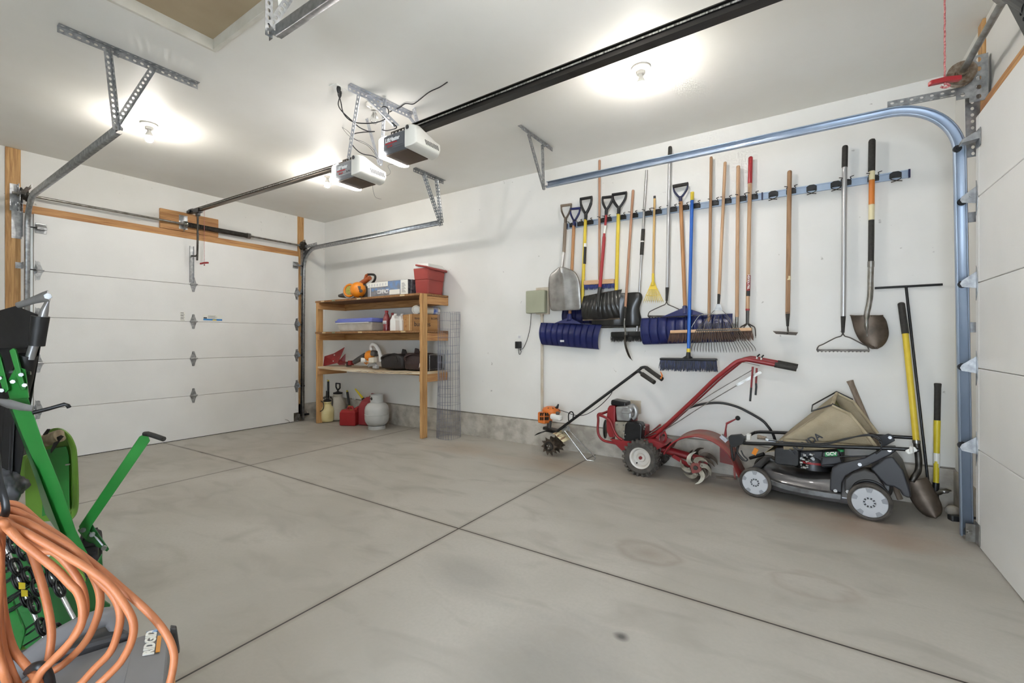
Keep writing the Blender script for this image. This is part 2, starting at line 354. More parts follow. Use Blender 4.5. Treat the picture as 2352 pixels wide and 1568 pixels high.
# ================================================================ sectional doors
def door(num, xf, sg, y0, y1, seams, zb, zt, label):
    # xf = inner face, sg = +1 when the room lies on +x of the face
    root = struct(bpy.data.objects.new(f'door_{num}', None)); C.objects.link(root); root.location = (xf, (y0+y1)/2, zb)
    root['label'] = label
    zs = [zb]+seams+[zt]; yc = (y0+y1)/2
    for a, c in zip(zs[:-1], zs[1:]):
        b = MB(); b.bx(xf-sg*.048, xf, y0, y1, a+.0015, c-.0015); b.bx(xf-sg*.046, xf-sg*.03, y0+.002, y1-.002, a-.004, c-.004); b.build('panel', M['doorw'], root, smooth=0, bevel=.004)
    MB().bx(xf-sg*.045, xf-sg*.01, y0, y1, zb-.03, zb).build('bottom_seal', M['rubber'], root, smooth=0)
    for ye, s in ((y0, 1), (y1, -1)):
        for a, c in zip(zs[:-1], zs[1:]):
            b = MB(); b.perf((xf+sg*.002, ye+s*.002, a+.006), (xf+sg*.002, ye+s*.002, c-.006), Y*s, .045, .06, .0035); b.bx(xf, xf+sg*.0012, min(ye+s*.002,ye+s*.047), max(ye+s*.002,ye+s*.047), a+.006, c-.006)
            b.build('end_stile', M['doorw'], root, smooth=0)
    def hinge(y, z, edge=0):
        b = MB(); k = .052 if edge == 0 else .05
        P = [(0,.092),(.013,.088),(.017,.06),(.03,.022),(.034,0),(.03,-.022),(.017,-.06),(.013,-.088),(0,-.092)]
        ring = [V((xf+sg*.002, y+a, z+c)) for a, c in P]+[V((xf+sg*.002, y-a, z+c)) for a, c in P[-2:0:-1]]
        b.prism(ring, (sg*.0035,0,0))
        b.beam((xf+sg*.012, y-.036, z), (xf+sg*.012, y+.036, z), .02, .02)
        b.cyl((xf+sg*.02, y-.04, z+.004), (xf+sg*.02, y+.04, z+.004), .007, seg=10)
        for dz in (.068, -.068, .036, -.036): b.cyl((xf+sg*.004, y, z+dz), (xf+sg*.011, y, z+dz), .007, seg=6)
        b.build('hinge', M['galv'], root, smooth=30)
    def roller(ye, s, z, top=False):
        b = MB()
        yy = ye+s*.012
        b.prism([V((xf,yy,z+.07)), V((xf+sg*.062,yy,z+.018)), V((xf+sg*.07,yy,z)), V((xf+sg*.062,yy,z-.018)), V((xf,yy,z-.03))], (0,.003,0))
        for dx, dz, r in ((.022,.018,.011), (.048,.004,.012)): b.cyl((xf+sg*dx,yy-.003,z+dz),(xf+sg*dx,yy+.006,z+dz),r,seg=12)
        b.prism([V((xf+sg*.002,yy+s*.0,z+.1)), V((xf+sg*.002,yy+s*.02,z+.06)), V((xf+sg*.002,yy+s*.03,z)), V((xf+sg*.002,yy+s*.02,z-.06)), V((xf+sg*.002,yy,z-.1))], (sg*.003,0,0))
        o = b.build('roller_bracket', M['galv'], root, smooth=30)
        b = MB(); b.cyl((xf+sg*.048, yy, z+.002), (xf+sg*.048, ye-s*.05, z+.002), .0055, seg=8)
        b.cyl((xf+sg*.048, ye-s*.048, z+.002), (xf+sg*.048, ye-s*.06, z+.002), .021, seg=16)
        b.build('roller', M['black'], root, smooth=30)
    for z in seams:
        hinge(yc, z)
        for ye, s in ((y0, 1), (y1, -1)): roller(ye, s, z); 
        if num == 1:
            for ye, s in ((y0, 1), (y1, -1)): hinge(ye+s*.03, z, 1)
    for ye, s in ((y0, 1), (y1, -1)):   # top roller carriers and bottom corner brackets
        b = MB(); z = zt-.13
        b.bx(xf+sg*.002, xf+sg*.006, ye+s*.01, ye+s*.09, z-.06, z+.04)
        b.prism([V((xf+sg*.004, ye+s*.012, z+.03)), V((xf+sg*.075, ye+s*.012, z-.01)), V((xf+sg*.075, ye+s*.012, z-.03)), V((xf+sg*.004, ye+s*.012, z-.02))], (0, s*.07, 0))
        b.build('top_bracket', M['galv'], root, smooth=0, bevel=.002)
        b = MB(); b.cyl((xf+sg*.07, ye+s*.06, z-.02), (xf+sg*.07, ye-s*.045, z-.02), .006, seg=8); b.cyl((xf+sg*.07, ye-s*.04, z-.02), (xf+sg*.07, ye-s*.055, z-.02), .02, seg=14)
        b.build('roller', M['black'], root, smooth=30)
        b = MB(); b.bx(xf+sg*.002, xf+sg*.006, ye, ye+s*.075, zb+.01, zb+.13); b.bx(xf, xf+sg*.045, ye+s*.001, ye+s*.005, zb+.01, zb+.11)
        b.cyl((xf+sg*.03, ye+s*.02, zb+.06), (xf+sg*.03, ye-s*.05, zb+.06), .01, seg=10)
        b.build('bottom_bracket', M['steel'], root, smooth=0)
    return root
D1 = door(1, XD, 1, 1.075, 3.825, [.48,.939,1.398,1.858], -.045, 2.42, 'closed white five-section garage door in the left wall')
D2 = door(2, XD2, -1, 1.2, 3.615, [.553,1.0146,1.501,1.988], .006, 2.455, 'closed white garage door at the right edge beside the blue-grey track')
# opener bracket strip and stickers on the left door
b = MB(); yc = 2.43; x = XD+.006
b.perf((x,yc-.018,1.9),(x,yc-.018,2.33),Y,.036,.03,.006); b.bx(XD,XD+.004,yc-.018,yc+.018,1.88,2.33)
for s in (-1,1): b.bx(XD+.003,XD+.022,yc+s*.02-.0015,yc+s*.02+.0015,1.88,2.33)
b.build('opener_bracket', M['galv'], D1, smooth=0)
M['ink'] = mat('print_black', '35363a', .6); M['inkblue'] = mat('print_blue', '3b87c8', .5); M['paper'] = mat('label_paper', 'e9e9e2', .5); M['inkyel'] = mat('print_yellow', 'd8c355', .5)
def sticker(px0, py0, px1, py1, blue):
    a, c = atx(px0,py0,XD), atx(px1,py1,XD); b = MB()
    b.bx(XD+.0005,XD+.0016,a.y,c.y,c.z,a.z); w, hh = c.y-a.y, a.z-c.z
    if blue:
        b.mi = 1; b.bx(XD+.001,XD+.0022,a.y+w*.02,c.y-w*.02,c.z+hh*.03,c.z+hh*.32)
        b.mi = 3; b.bx(XD+.001,XD+.0026,a.y+w*.48,a.y+w*.68,c.z+hh*.04,c.z+hh*.24)
        b.mi = 2; b.bx(XD+.001,XD+.0022,a.y+w*.03,a.y+w*.2,c.z+hh*.34,c.z+hh*.55)
        for i in range(5): b.bx(XD+.001,XD+.0022,a.y+w*.25,a.y+w*(.6+.06*(i%3)),c.z+hh*(.42+.1*i),c.z+hh*(.45+.1*i))
    else:
        b.mi = 2
        for i in range(9): b.bx(XD+.001,XD+.0022,a.y+w*.06,a.y+w*(.9-.1*(i%3)),c.z+hh*(.07+.1*i),c.z+hh*(.07+.1*i)+hh*(.055 if i in (2,5,8) else .025))
    o = b.build('sticker', [M['paper'],M['inkblue'],M['ink'],M['inkyel']], D1, smooth=0); o['label'] = 'warning sticker with a blue band' if blue else 'small printed specification sticker'
sticker(414,716,425,737,False); sticker(466,722,511,737,True)
b = MB(); b.tube([atx(655,963,XD+.01),atx(663,966,XD+.012),atx(668,974,XD+.015),atx(676,972,XD+.012)],.0025,6,smooth=4); b.build('cable_end', M['steel'], D1)

# ================================================================ roller tracks
def track(label, y, op, xb, xt, zs, zh, xe, R, sg, m, hang):
    # y: web plane, op: +-1 side the channel opens to, xb/xt: vertical x at bottom/top, sg: direction into the room
    mid = y+op*.02
    root = thing('door_track', label, 'garage door track', (xb, y, zs), 'roller tracks of the two garage doors')
    cx, cz = xt+sg*R, zh-R
    path = [(xb, zs), (xt, cz)]+[(cx-sg*R*math.cos(a), cz+R*math.sin(a)) for a in [PI/2*k/14 for k in range(1, 15)]]+[(xe, zh+.012)]
    prof = [(.020,.034),(.027,.028),(.027,.004),(.023,0),(-.023,0),(-.027,.004),(-.027,.028),(-.020,.034)]
    rings = []
    for i, (px_, pz_) in enumerate(path):
        a = V((path[max(0,i-1)][0],0,path[max(0,i-1)][1])); c = V((path[min(len(path)-1,i+1)][0],0,path[min(len(path)-1,i+1)][1])); t = (c-a).normalized()
        n = V((-t.z,0,t.x))
        rings.append([V((px_,y+op*q,pz_))+n*p for p, q in prof])
    MB().loft(rings, closed=False, cap=False).build('track_rail', m, root, smooth=50, solid=.0022)
    b = MB()                       # L brackets to the jamb, flag bracket
    xw = XW+.012 if sg > 0 else XE-.014
    for z in (.55, 1.25, 1.9):
        xx = xb+(xt-xb)*(z-zs)/(cz-zs)
        b.bx(xx-sg*.02, xw, y-op*.002, y-op*.005, z-.03, z+.03)
        b.bx(xw, xw+sg*.003, y-op*.002, y-op*.045, z-.03, z+.03)
        b.cyl((xw,y-op*.025,z),(xw+sg*.008,y-op*.025,z),.008,seg=6)
    b.build('jamb_bracket', M['galv'], root, smooth=0)
    b = MB(); b.perf((xw, y-op*.004, zh-.36),(xw+sg*.005,y-op*.004,zh+.02),X*sg,.06,.04,.008); b.bx(xw,xw+sg*.003,min(y-op*.004,y-op*.07),max(y-op*.004,y-op*.07),zh-.38,zh+.12)
    b.perf((xw, y-op*.004, zh+.03),(xw+sg*.42,y-op*.004,zh+.045),Z,.034,.045,.007); b.perf((xw, y-op*.004, zh+.03),(xw+sg*.42,y-op*.004,zh+.045),Y*-op,.034,.045,.007)
    b.build('flag_bracket', M['galv'], root, smooth=0, solid=.002)
    (ya, yb, xa), straps = hang
    b = MB(); b.perf((xa,ya,ZC-.003),(xa,yb,ZC-.003),X*sg,.038,.038,.0075); b.perf((xa,ya,ZC-.003),(xa,yb,ZC-.003),-Z,.038,.038,.0075); b.build('ceiling_angle', M['galv'], root, smooth=0, solid=.0022)
    for k, (yt, zt_) in enumerate(straps):
        p0, p1 = V((xa+sg*.006*(k+1),yt,ZC-.02)), V((xa+sg*.006*(k+1),y,zh-.02+.03*k)); d = (p1-p0).normalized(); wd = d.cross(X).normalized()
        b = MB(); b.perf(p0,p1,wd,.034,.034,.0075); b.perf(p0,p1,X*sg,.03,.034,.0075)
        b.build('hanger_strap', M['galv'], root, smooth=0, solid=.0022)
    b = MB(); b.cyl((xa-.01*sg,y-op*.01,zh),(xa-.01*sg,y+op*.02,zh),.011,seg=6); b.cyl((xa-.02,y,ZC-.03),(xa+.03,y,ZC-.03),.008,seg=6); b.build('bolt', M['galv'], root, smooth=0)
    return root
track('steel door track along the tool wall ending at the far shelf side', 3.885, -1, -6.345, -6.315, -.03, 2.52, -3.59, .30, 1, M['galv'], ((3.45,3.93,-3.57),[(3.60,0),(3.80,0)]))
track('steel door track at the far left with a perforated hanger beside a lit bulb', 1.005, 1, -6.345, -6.315, -.03, 2.54, -3.77, .30, 1, M['galv'], ((.72,1.45,-3.70),[(.96,0),(1.20,0)]))
track('blue-grey curved door track in front of the hanging tools', 3.70, -1, .775, .745, .02, 2.615, -2.05, .33, -1, M['galvb'], ((3.27,3.83,-2.07),[(3.42,0),(3.68,0)]))
track('door track cut off by the top edge beside the attic hatch', 1.135, 1, .775, .745, .02, 2.615, -2.08, .33, -1, M['galv'], ((.85,1.45,-2.10),[(1.135,0),(1.32,0)]))
# paper tag on the top track hanger
tag(MB().prism([atx(638,0,-2.12),atx(660,0,-2.12),atx(640,24,-2.12)],(.001,0,0)).build('paper_tag', M['paper'], smooth=0), 'scrap of printed paper hanging behind the top track hanger', 'paper tag')

# ================================================================ torsion shafts
def shaft(label, x, z, ya, yb, drums, spring, m, ms, rs=.0125):
    t = thing('torsion_shaft', label, 'torsion shaft', (x,(ya+yb)/2,z), 'torsion shafts over the doors')
    MB().cyl((x,ya,z),(x,yb,z),rs,seg=14).build('shaft', m, t)
    for yd, s in drums:
        b = MB(); b.lathe([(.0,-.026),(.03,-.026),(.032,-.02),(.058,-.018),(.064,-.02),(.064,-.012),(.052,-.008),(.05,.012),(.056,.016),(.064,.02),(.064,.026),(.03,.026),(.0,.026)],(x,yd,z),Y*s,seg=28)
        b.cyl((x,yd-s*.045,z),(x,yd-s*.02,z),.026,seg=14); b.build('cable_drum', M['dsteel'] if x < 0 else M['rusty'], t)
        xw = XW+.012 if x < 0 else XE-.014; sg = 1 if x < 0 else -1
        b = MB(); yp = yd+s*.036
        b.perf((xw,yp,z-.16),(xw,yp,z+.1),X*sg,.075,.05,.011); b.bx(xw,xw+sg*.003,yp,yp+s*.05,z-.16,z+.1)
        b.perf((xw+sg*.075,yp,z-.13),(xw+sg*.075,yp,z+.02),X*sg,.055,.045,.01)
        b.build('bearing_plate', M['galv'], t, smooth=0, solid=.0025)
        b = MB(); b.cyl((x,yp-.012,z),(x,yp+.012,z),.026,seg=14); b.build('bearing', M['steel'], t)
    a, c, r = spring
    pts = []; n = int(abs(c-a)/.0095)
    b = MB(); prof = []
    for i in range(n*2): prof.append((r if i % 2 else r-.004, a+(c-a)*i/(n*2-1)))
    b.lathe([(0,a)]+prof+[(0,c)], (x,0,z), Y, seg=16); b.build('spring', ms, t, smooth=25)
    b = MB()
    for q in (a, c): b.cyl((x,q-.02,z),(x,q+.02,z),r+.006,seg=14); b.beam((x+r,q,z),(x+r+.03,q,z),.014,.014)
    b.build('spring_cone', M['steel'], t)
    return t
xs1 = -6.36
a = aty(60,436,1.0); z1 = atx(680,549,xs1).z; ya = atx(560,535,xs1).y; yb = atx(412,497,xs1).y
t = shaft('galvanised torsion shaft and spring above the left garage door', xs1, 2.585, .93, 3.985, ((1.01,-1),(3.885,1)), (2.36,3.10,.031), M['steel'], M['dsteel'])
b = MB(); b.bx(XW+.03,XW+.034,2.31,2.40,2.53,2.70); b.prism([V((XW+.03,2.36,2.55)),V((XW+.13,2.36,2.6)),V((XW+.13,2.36,2.57)),V((XW+.03,2.36,2.50))],(0,.004,0)); b.build('center_bracket', M['galv'], t, smooth=0)
t = shaft('grey torsion shaft and drum above the right garage door', .72, 2.685, 1.1, 3.60, ((3.53,1),(1.21,-1)), (2.05,2.79,.045), M['steel'], M['black'], .0155)
b = MB(); P = [atx(px,py,.66) for px, py in ((2308,0),(2352,85),(2356,40),(2352,-20))]; 
q0, q1 = atx(2303,-14,.64), atx(2366,106,.64); b.perf(q0,q1,Y*-1,.09,.045,.010); b.perf(q0,q1,X,.05,.045,.010); b.cyl(atx(2330,-20,.67),atx(2380,10,.67),.035); b.build('center_bracket', M['blackm'], t, smooth=0, solid=.004)

# ================================================================ garage door openers
M['chassis'] = mat('opener_chassis', '6d7178', .4, .3, col2='5f6369', scale=(4,4,4)); M['chassisl'] = mat('opener_chassis_light', '93959a', .4, .3, col2='83868b', scale=(4,4,4))
M['bottom'] = mat('opener_underside', '57493d', .5, .2); M['cover'] = mat('opener_white_cover', 'dcdbd4', .4)
M['lred'] = mat('print_red', 'c2353a', .5); M['lwhite'] = mat('print_white', 'eef0f2', .5)
M['railb'] = mat('rail_black', '2a2826', .35, .5); M['raild'] = mat('rail_dark_steel', '6d655d', .35, .75, col2='544d46', scale=(3,30,30)); M['chain'] = mat('chain_steel', 'b9b8b4', .4, .7, col2='4a4845', scale=(120,20,20))
def opener(label, x0, x1, yc, zb, zt, ch, rail, holes):
    ya, yb = yc-.13, yc+.13
    t = thing('garage_door_opener', label, 'garage door opener', (x0,yc,zb), 'garage door openers')
    pr = [(ya+.02,zb),(yb-.02,zb),(yb,zb+.03),(yb,zt-.03),(yb-.03,zt),(ya+.03,zt),(ya,zt-.025),(ya,zb+.025)]
    MB().prism([V((x0,p,q)) for p, q in pr],(x1-x0,0,0)).build('housing', ch, t, smooth=0, bevel=.004)
    MB().bx(x0+.004,x1-.002,ya+.022,yb-.022,zb-.006,zb+.002).build('underside_panel', M['bottom'], t, smooth=0)
    MB().bx(x0+.012,x1-.012,ya-.002,ya+.006,zb+.036,zt-.036).build('face_plate', M['chassis'] if ch == M['chassis'] else M['chassisl'], t, smooth=0, bevel=.001)
    # curved white cover with vents (motor end)
    b = MB(); rings = []
    for k in range(6):
        q = k/5; xx = x1+.10*math.sin(q*PI/2); s = .035*(1-math.cos(q*PI/2))
        P = [(ya-.006+s,zb+.0+s),(yb+.02-s,zb-.004+s),(yb+.035-s,zb+.03+s),(yb+.03-s,zt-.06),(yb-.02-s,zt-.03-s),(ya+.03+s,zt+.022-s),(ya-.004+s,zt+.012-s)]
        rings.append([V((xx,p,r)) for p, r in P])
    rings.reverse()
    b.loft(rings).build('motor_cover', M['cover'], t, smooth=50, bevel=.012, bseg=3)
    for k in range(9):
        yy = yc-.02+k*.016
        MB().box((x1+.0965,yy,zb+.055),(.011,.006,.036),rotm('X',25)).build('vent_slot', M['ink'], t, smooth=0)
    b = MB(); b.lathe([(0,0),(.014,0),(.016,.004),(0,.004)],(x1+.03,ya-.004,zt-.012),-Y,seg=16); b.build('thumb_recess', M['ink'], t)
    # glowing lens (lamp end)
    b = MB(); rings = []
    for k in range(6):
        q = k/5; xx = x0-.075*math.sin(q*PI/2); s = .04*(1-math.cos(q*PI/2))
        P = [(ya-.006+s,zb-.01+s*.3),(yb-.0-s,zb-.01+s*.3),(yb+.005-s,zb+.03),(yb-s,zt-.03),(yb-.03-s,zt+.004-s),(ya+.03+s,zt+.004-s),(ya-.006+s,zt-.02)]
        rings.append([V((xx,p,r)) for p, r in P])
    b.loft(rings).build('lamp_lens', M['glow'], t, smooth=50, bevel=.01)
    fx = x0+.028
    text('LiftMaster', .042, (fx,ya-.0032,zt-.072), X, Z, M['lwhite'], 'lettering', t, bold=.0012, sx=(x1-x0-.056)/.2)
    text('PROFESSIONAL', .014, (fx,ya-.0032,zt-.088), X, Z, M['lred'], 'lettering', t, bold=.0004, sx=(x1-x0-.07)/.125)
    text('1/2 HP', .02, (fx+.02,ya-.0032,zt-.112), X, Z, M['lred'], 'lettering', t, sx=1)
    if holes:
        for dx in (-.03,-.055): MB().lathe([(0,0),(.006,0),(.006,.003),(0,.003)],(x1+dx,ya-.0015,zb+.045),-Y,seg=12).build('adjuster_hole', M['ink'], t)
    b = MB(); b.perf((x0+.03,ya+.05,zt+.001),(x1-.02,ya+.05,zt+.001),Z,.03,.035,.007); b.perf((x0+.03,yb-.05,zt+.001),(x1-.02,yb-.05,zt+.001),Z,.03,.035,.007); b.build('mounting_lug', M['dsteel'], t, smooth=0, solid=.003)
    (p0, p1, mr, w, hh) = rail
    p0, p1 = V(p0), V(p1); b = MB(); b.beam(p0,p1,w*.3,hh); b.beam(p0-Z*hh/2,p1-Z*hh/2,w,.006); b.beam(p0+Z*hh/2,p1+Z*hh/2,w*.8,.006)
    b.build('rail', mr, t, smooth=0)
    b = MB(); d = (p1-p0)
    for s in (-1,1):
        b.beam(p0+V((0,s*w*.3,hh*.2)),p1+V((0,s*w*.3,hh*.2)),.004,.009)
    b.build('chain', M['chain'], t, smooth=0)
    return t
op1 = opener('lower light-grey garage door opener with its rail running to the left door', -3.252, -3.04, 2.40, 2.484, 2.632, M['chassisl'], ((-3.2,2.40,2.668),(-6.40,2.42,2.752),M['raild'],.042,.036), True)
op2 = opener('higher dark-grey garage door opener with a black rail running to the right door', -2.667, -2.434, 2.40, 2.565, 2.715, M['chassis'], ((-2.50,2.40,2.755),(.80,2.40,2.80),M['railb'],.062,.062), False)
# door end of the left rail: header bracket, trolley, door arm
b = MB(); b.beam((-6.41,2.42,2.75),(-6.33,2.42,2.75),.06,.03); b.beam((-6.36,2.42,2.755),(-6.28,2.42,2.75),.03,.055); b.cyl((-6.33,2.385,2.75),(-6.33,2.455,2.75),.02,seg=14); b.build('header_bracket', M['blackm'], op1, smooth=0)
b = MB(); b.beam((-6.24,2.42,2.735),(-6.10,2.42,2.73),.05,.05); b.beam((-6.2,2.42,2.70),(-6.14,2.42,2.70),.03,.06); b.build('trolley', M['blackm'], op1, smooth=0)
b = MB(); b.tube([(-6.17,2.42,2.69),(-6.19,2.425,2.50),(-6.21,2.43,2.27),(-6.23,2.43,2.20),(-6.36,2.43,2.21)],.011,8,smooth=4); b.beam((-6.19,2.428,2.47),(-6.215,2.43,2.14),.028,.012,up=Y); b.build('door_arm', M['dsteel'], op1)
b = MB(); b.beam((.30,2.40,2.75),(.48,2.40,2.752),.06,.05); b.build('trolley', M['blackm'], op2, smooth=0)
def pull(label, x, y, z, zt, w, m, r):
    t = thing('pull_handle', label, 'release handle', (x,y,z), 'emergency release handles')
    b = MB(); pr = [(-w/2,-.004),(0,.0),(w/2,-.002),(w/2,.017),(0,.02),(-w/2,.014)]
    d = V((.83,.35,.06)).normalized(); n = V((-d.y,d.x,0)).normalized()
    b.prism([V((x,y,z))+d*p+Z*q-n*.011 for p, q in pr], n*.022); b.build('handle', M['red'], t, smooth=0, bevel=.004)
    pts = [V((x+.0007*math.sin(k*1.3),y+.0007*math.cos(k*1.3),z-.01+(zt-z+.01)*k/60)) for k in range(61)]
    MB().tube(pts, r, 6).build('cord', m, t)
    MB().tube([V((x-.012,y,z-.012)),V((x,y,z-.02)),V((x+.014,y,z-.016)),V((x+.004,y,z-.006))],.004,6,smooth=4).build('knot', M['cordr'], t)
M['cordr'] = mat('red_white_cord', 'c98a86', .8, col2='8e3a3c', scale=(200,200,200))
pull('small red release handle hanging in front of the left garage door', -6.05, 2.44, 2.085, 2.74, .11, M['cordr'], .0022)
pull('large red release handle hanging on a cord at the top right', .443, 2.40, 2.185, 2.755, .105, M['cordr'], .003)
# ceiling angle and straps that carry the openers
M['zinc'] = mat('bright_zinc', 'c9ccd2', .35, .6, col2='b2b6be', scale=(20,20,20))
t = thing('opener_mount', 'perforated steel angles hanging both openers from the ceiling', 'opener mount', (-2.76,2.3,ZC))
def angle(p0, p1, w=.036, a=None, c=None, nm='angle_iron'):
    p0, p1 = V(p0), V(p1); d = (p1-p0).normalized()
    a = V(a) if a is not None else d.cross(Z); a = (a-d*a.dot(d)).normalized(); c2 = V(c) if c is not None else d.cross(a)
    b = MB(); b.perf(p0,p1,a,w,.034,.0075); b.perf(p0,p1,c2,w,.034,.0075); return b.build(nm, M['zinc'], t, smooth=0, solid=.0022)
angle((-2.80,2.06,ZC-.004),(-2.73,2.62,ZC-.004),.04,X,-Z,'ceiling_angle')
angle((-2.80,2.20,ZC-.03),aty(905,292,2.33),.045,(.6,-.8,0),(.5,.5,.3))
angle(aty(947,252,2.55),aty(958,292,2.50),.03,(1,0,0),(0,1,0)); angle((-2.74,2.58,ZC-.03),(-2.47,2.50,2.73),.03,(0,1,0),(1,0,0))
angle((-2.80,2.14,ZC-.03),aty(797,362,2.30),.03,(1,0,0),(0,1,0),'hanger_strap')
angle(aty(829,236,2.45),aty(868,378,2.50),.03,(1,0,0),(0,1,0),'hanger_strap')
angle((-2.70,2.30,ZC-.03),(-3.02,2.53,2.64),.03,(0,1,0),(1,0,0),'hanger_strap')
# outlet, cords and wires
p = atz(779,203,ZC)
t = thing('ceiling_outlet', 'white power outlet on the ceiling with two black plugs', 'outlet', p)
MB().box(p-Z*.003,(.075,.12,.006),rotm('Z',8)).build('outlet_plate', M['white'], t, smooth=0, bevel=.002)
def cord(op, q, plug, path):
    t = bpy.data.objects.new('power_cord', None); C.objects.link(t); t.parent = op; t.location = V(q)-V(op.location)
    if plug: MB().lathe([(0,-.004),(.014,-.006),(.016,-.02),(.013,-.038),(.006,-.055),(0,-.055)],q,Z,seg=12).build('plug', M['black'], t)
    MB().tube([V(q)-Z*.05]+path,.0042,8,smooth=6).build('cable', M['black'], t)
yy_ = lambda k, n: 2.075+.25*min(1,k/5)
def cpath(pts): return [aty(a,c,yy_(k+1,len(pts))) for k,(a,c) in enumerate(pts)]
cord(op2, p+V((.022,-.02,0)), True, cpath(((783,235),(790,262),(812,280),(850,283),(880,276),(892,262),(890,248),(880,245),(873,254),(880,268),(905,285),(910,294),(890,300),(878,298))))
cord(op1, p+V((-.022,.02,0)), True, cpath(((777,240),(785,255),(806,275),(825,292),(845,301),(860,302),(830,304),(810,309),(804,322),(815,340),(832,353),(855,358),(866,364))))
def wire(label, pts, r=.0016, m='ink'):
    o = MB().tube([V(q) for q in pts], r, 6, smooth=5).build('wire', M[m]); tag(o, label, 'wire', 'low-voltage wires at the openers')
wire('thin wires from a ceiling hole to the lower opener', [atz(786,293,ZC)]+[aty(a,c,2.36) for a, c in ((795,305),(806,315),(825,325),(845,335),(860,352),(866,366))])
wire('second thin wire from the same ceiling hole, sagging less', [atz(787,293,ZC)]+[aty(a,c,2.38) for a, c in ((800,302),(815,319),(835,326),(855,340),(867,360))])
wire('bent grey wire from a slot in the ceiling to the opener mount', [atz(1028,188,ZC)]+[atz(a,c,ZC-.012) for a, c in ((1010,200),(985,212),(960,232),(948,239),(931,238),(918,247),(905,252),(895,257))], .004, 'rubber')
wire('thin wire dangling under the lower opener', [V((-3.05,2.5,2.5))]+[aty(a,c,2.5) for a, c in ((856,430),(862,452),(876,457))], .0012)
wire('thin wire dangling under the higher opener', [V((-2.75,2.45,2.57))]+[aty(a,c,2.45) for a, c in ((891,380),(897,395),(892,402),(886,404))], .0012)
# ================================================================ wooden shelving unit
SX0, SX1, SY0, SY1 = -5.94, -3.815, 3.83, WY-.015
sh = thing('shelving_unit', 'wooden three-tier shelving unit against the white wall', 'shelving unit', (-4.9,4.05,0))
for x0 in (SX0, SX1-.04):
    for y0, zt in ((SY0, 1.725), ):
        MB().bx(x0,x0+.04 if x0 == SX0 else x0+.04, y0, y0+.088, fz(x0)+.002, zt-(.02 if x0 == SX0 else 0)).build('post', M['pinez'], sh, smooth=0, bevel=.003)
M['pinez2'] = M['pinez']
for z, m in ((1.73,'particle'),(1.285,'particle'),(.79,'ply')):
    if z == .79:   # sagging plywood with a split edge
        b = MB(); R = []
        for i in range(25):
            q = i/24; x = SX0-.01+(SX1-.045-SX0+.01)*q; zz = z-.022*math.sin(PI*q)
            R.append([V((x,SY0+.004,zz-.028)),V((x,SY1,z-.028)),V((x,SY1,z)),V((x,SY0+.004,zz))])
        b.loft(R); b.bx(SX1-.045,SX1,SY0+.09,SY1,z-.03,z)
        o = b.build('shelf_board', M['ply2'] if 'ply2' in M else mat('plywood_white_edge','dbcfb8',.75,col2='b9996c',scale=(3,3,40)), sh, smooth=0)
        pts = []
        for i in range(40):
            q = .42+.5*i/39; x = SX0+(SX1-SX0)*q; pts.append(V((x,SY0+.0035,z-.022*math.sin(PI*q)-.012-.004*math.sin(i*.9)-.003*math.sin(i*2.3))))
        MB().tube(pts,[.0005+.002*abs(math.sin(i*.55)) for i in range(40)],5).build('edge_split', M['ink'], sh)
    else:
        b = MB(); b.bx(SX0-.012,SX1-.042,SY0-.004,SY1,z-.026,z); b.bx(SX1-.042,SX1,SY0+.09,SY1,z-.026,z)
        b.build('shelf_board', M['particle'], sh, smooth=0, bevel=.0015)
        for px in ((742,825,925) if z > 1.5 else (745,828,927)):
            x = aty(px,700,SY0).x; o = MB().bx(x-.045,x+.035,SY0-.0052,SY0-.004,z-.022,z-.004).build('price_label', M['ply'], sh, smooth=0)
        x = aty(768,700,SY0).x; MB().bx(x-.05,x+.02,SY0-.0052,SY0-.004,z-.02,z-.006).build('price_label', mat('green_label','5f7c60',.6,col2='9aa78a',scale=(80,80,80)), sh, smooth=0)
    for x0 in (SX0+.04, SX1-.08):
        MB().bx(x0,x0+.038,SY0+.03 if x0 > -5 else SY0+.002,SY1,z-.12,z-.027).build('side_rail', M['piney'], sh, smooth=0, bevel=.002)
    if z != .79: MB().bx(SX0+.078,SX1-.08,SY1-.036,SY1,z-.118,z-.027).build('back_rail', M['pinex'], sh, smooth=0, bevel=.002)
    else: MB().bx(SX0+.078,SX1-.08,SY1-.036,SY1,z-.09,z-.03).build('back_rail', M['pinex'], sh, smooth=0, bevel=.002)
    MB().bx(SX1-.04,SX1-.002,SY0+.09,SY1,z-.125,z-.03).build('side_rail', M['piney'], sh, smooth=0, bevel=.002)
MB().tube([V((SX0-.002,SY0+.03,1.60)),V((SX0-.03,SY0+.03,1.595)),V((SX0-.04,SY0+.03,1.62))],.003,6,smooth=4).build('hook', M['black'], sh)

# ---- top shelf
T1, T2, T3 = 1.73, 1.285, .79
M['coolr'] = mat('cooler_red', 'a2443e', .5, col2='983e38', scale=(3,3,3)); M['coolw'] = mat('cooler_lid', 'e6e6e2', .45)
def tapered(b, cx, cy, z0, z1, wx0, wy0, wx1, wy1, R=0, n=1):
    rings = []
    for k in range(n+1):
        q = k/n; wx, wy = wx0+(wx1-wx0)*q, wy0+(wy1-wy0)*q; rr = rotm('Z',R)
        rings.append([V((cx,cy,z0+(z1-z0)*q))+rr @ V((sx*wx/2,sy*wy/2,0)) for sx, sy in ((-1,-1),(1,-1),(1,1),(-1,1))])
    return b.loft(rings)
cx, cy = -3.945, 4.085
t = thing('cooler', 'red cooler with a white lid at the right end of the top shelf', 'cooler', (cx,cy,T1))
R_ = 6
tapered(MB(),cx,cy,T1,T1+.175,.19,.29,.205,.315,R_).build('lower_body', M['coolr'], t, smooth=0, bevel=.012, bseg=3)
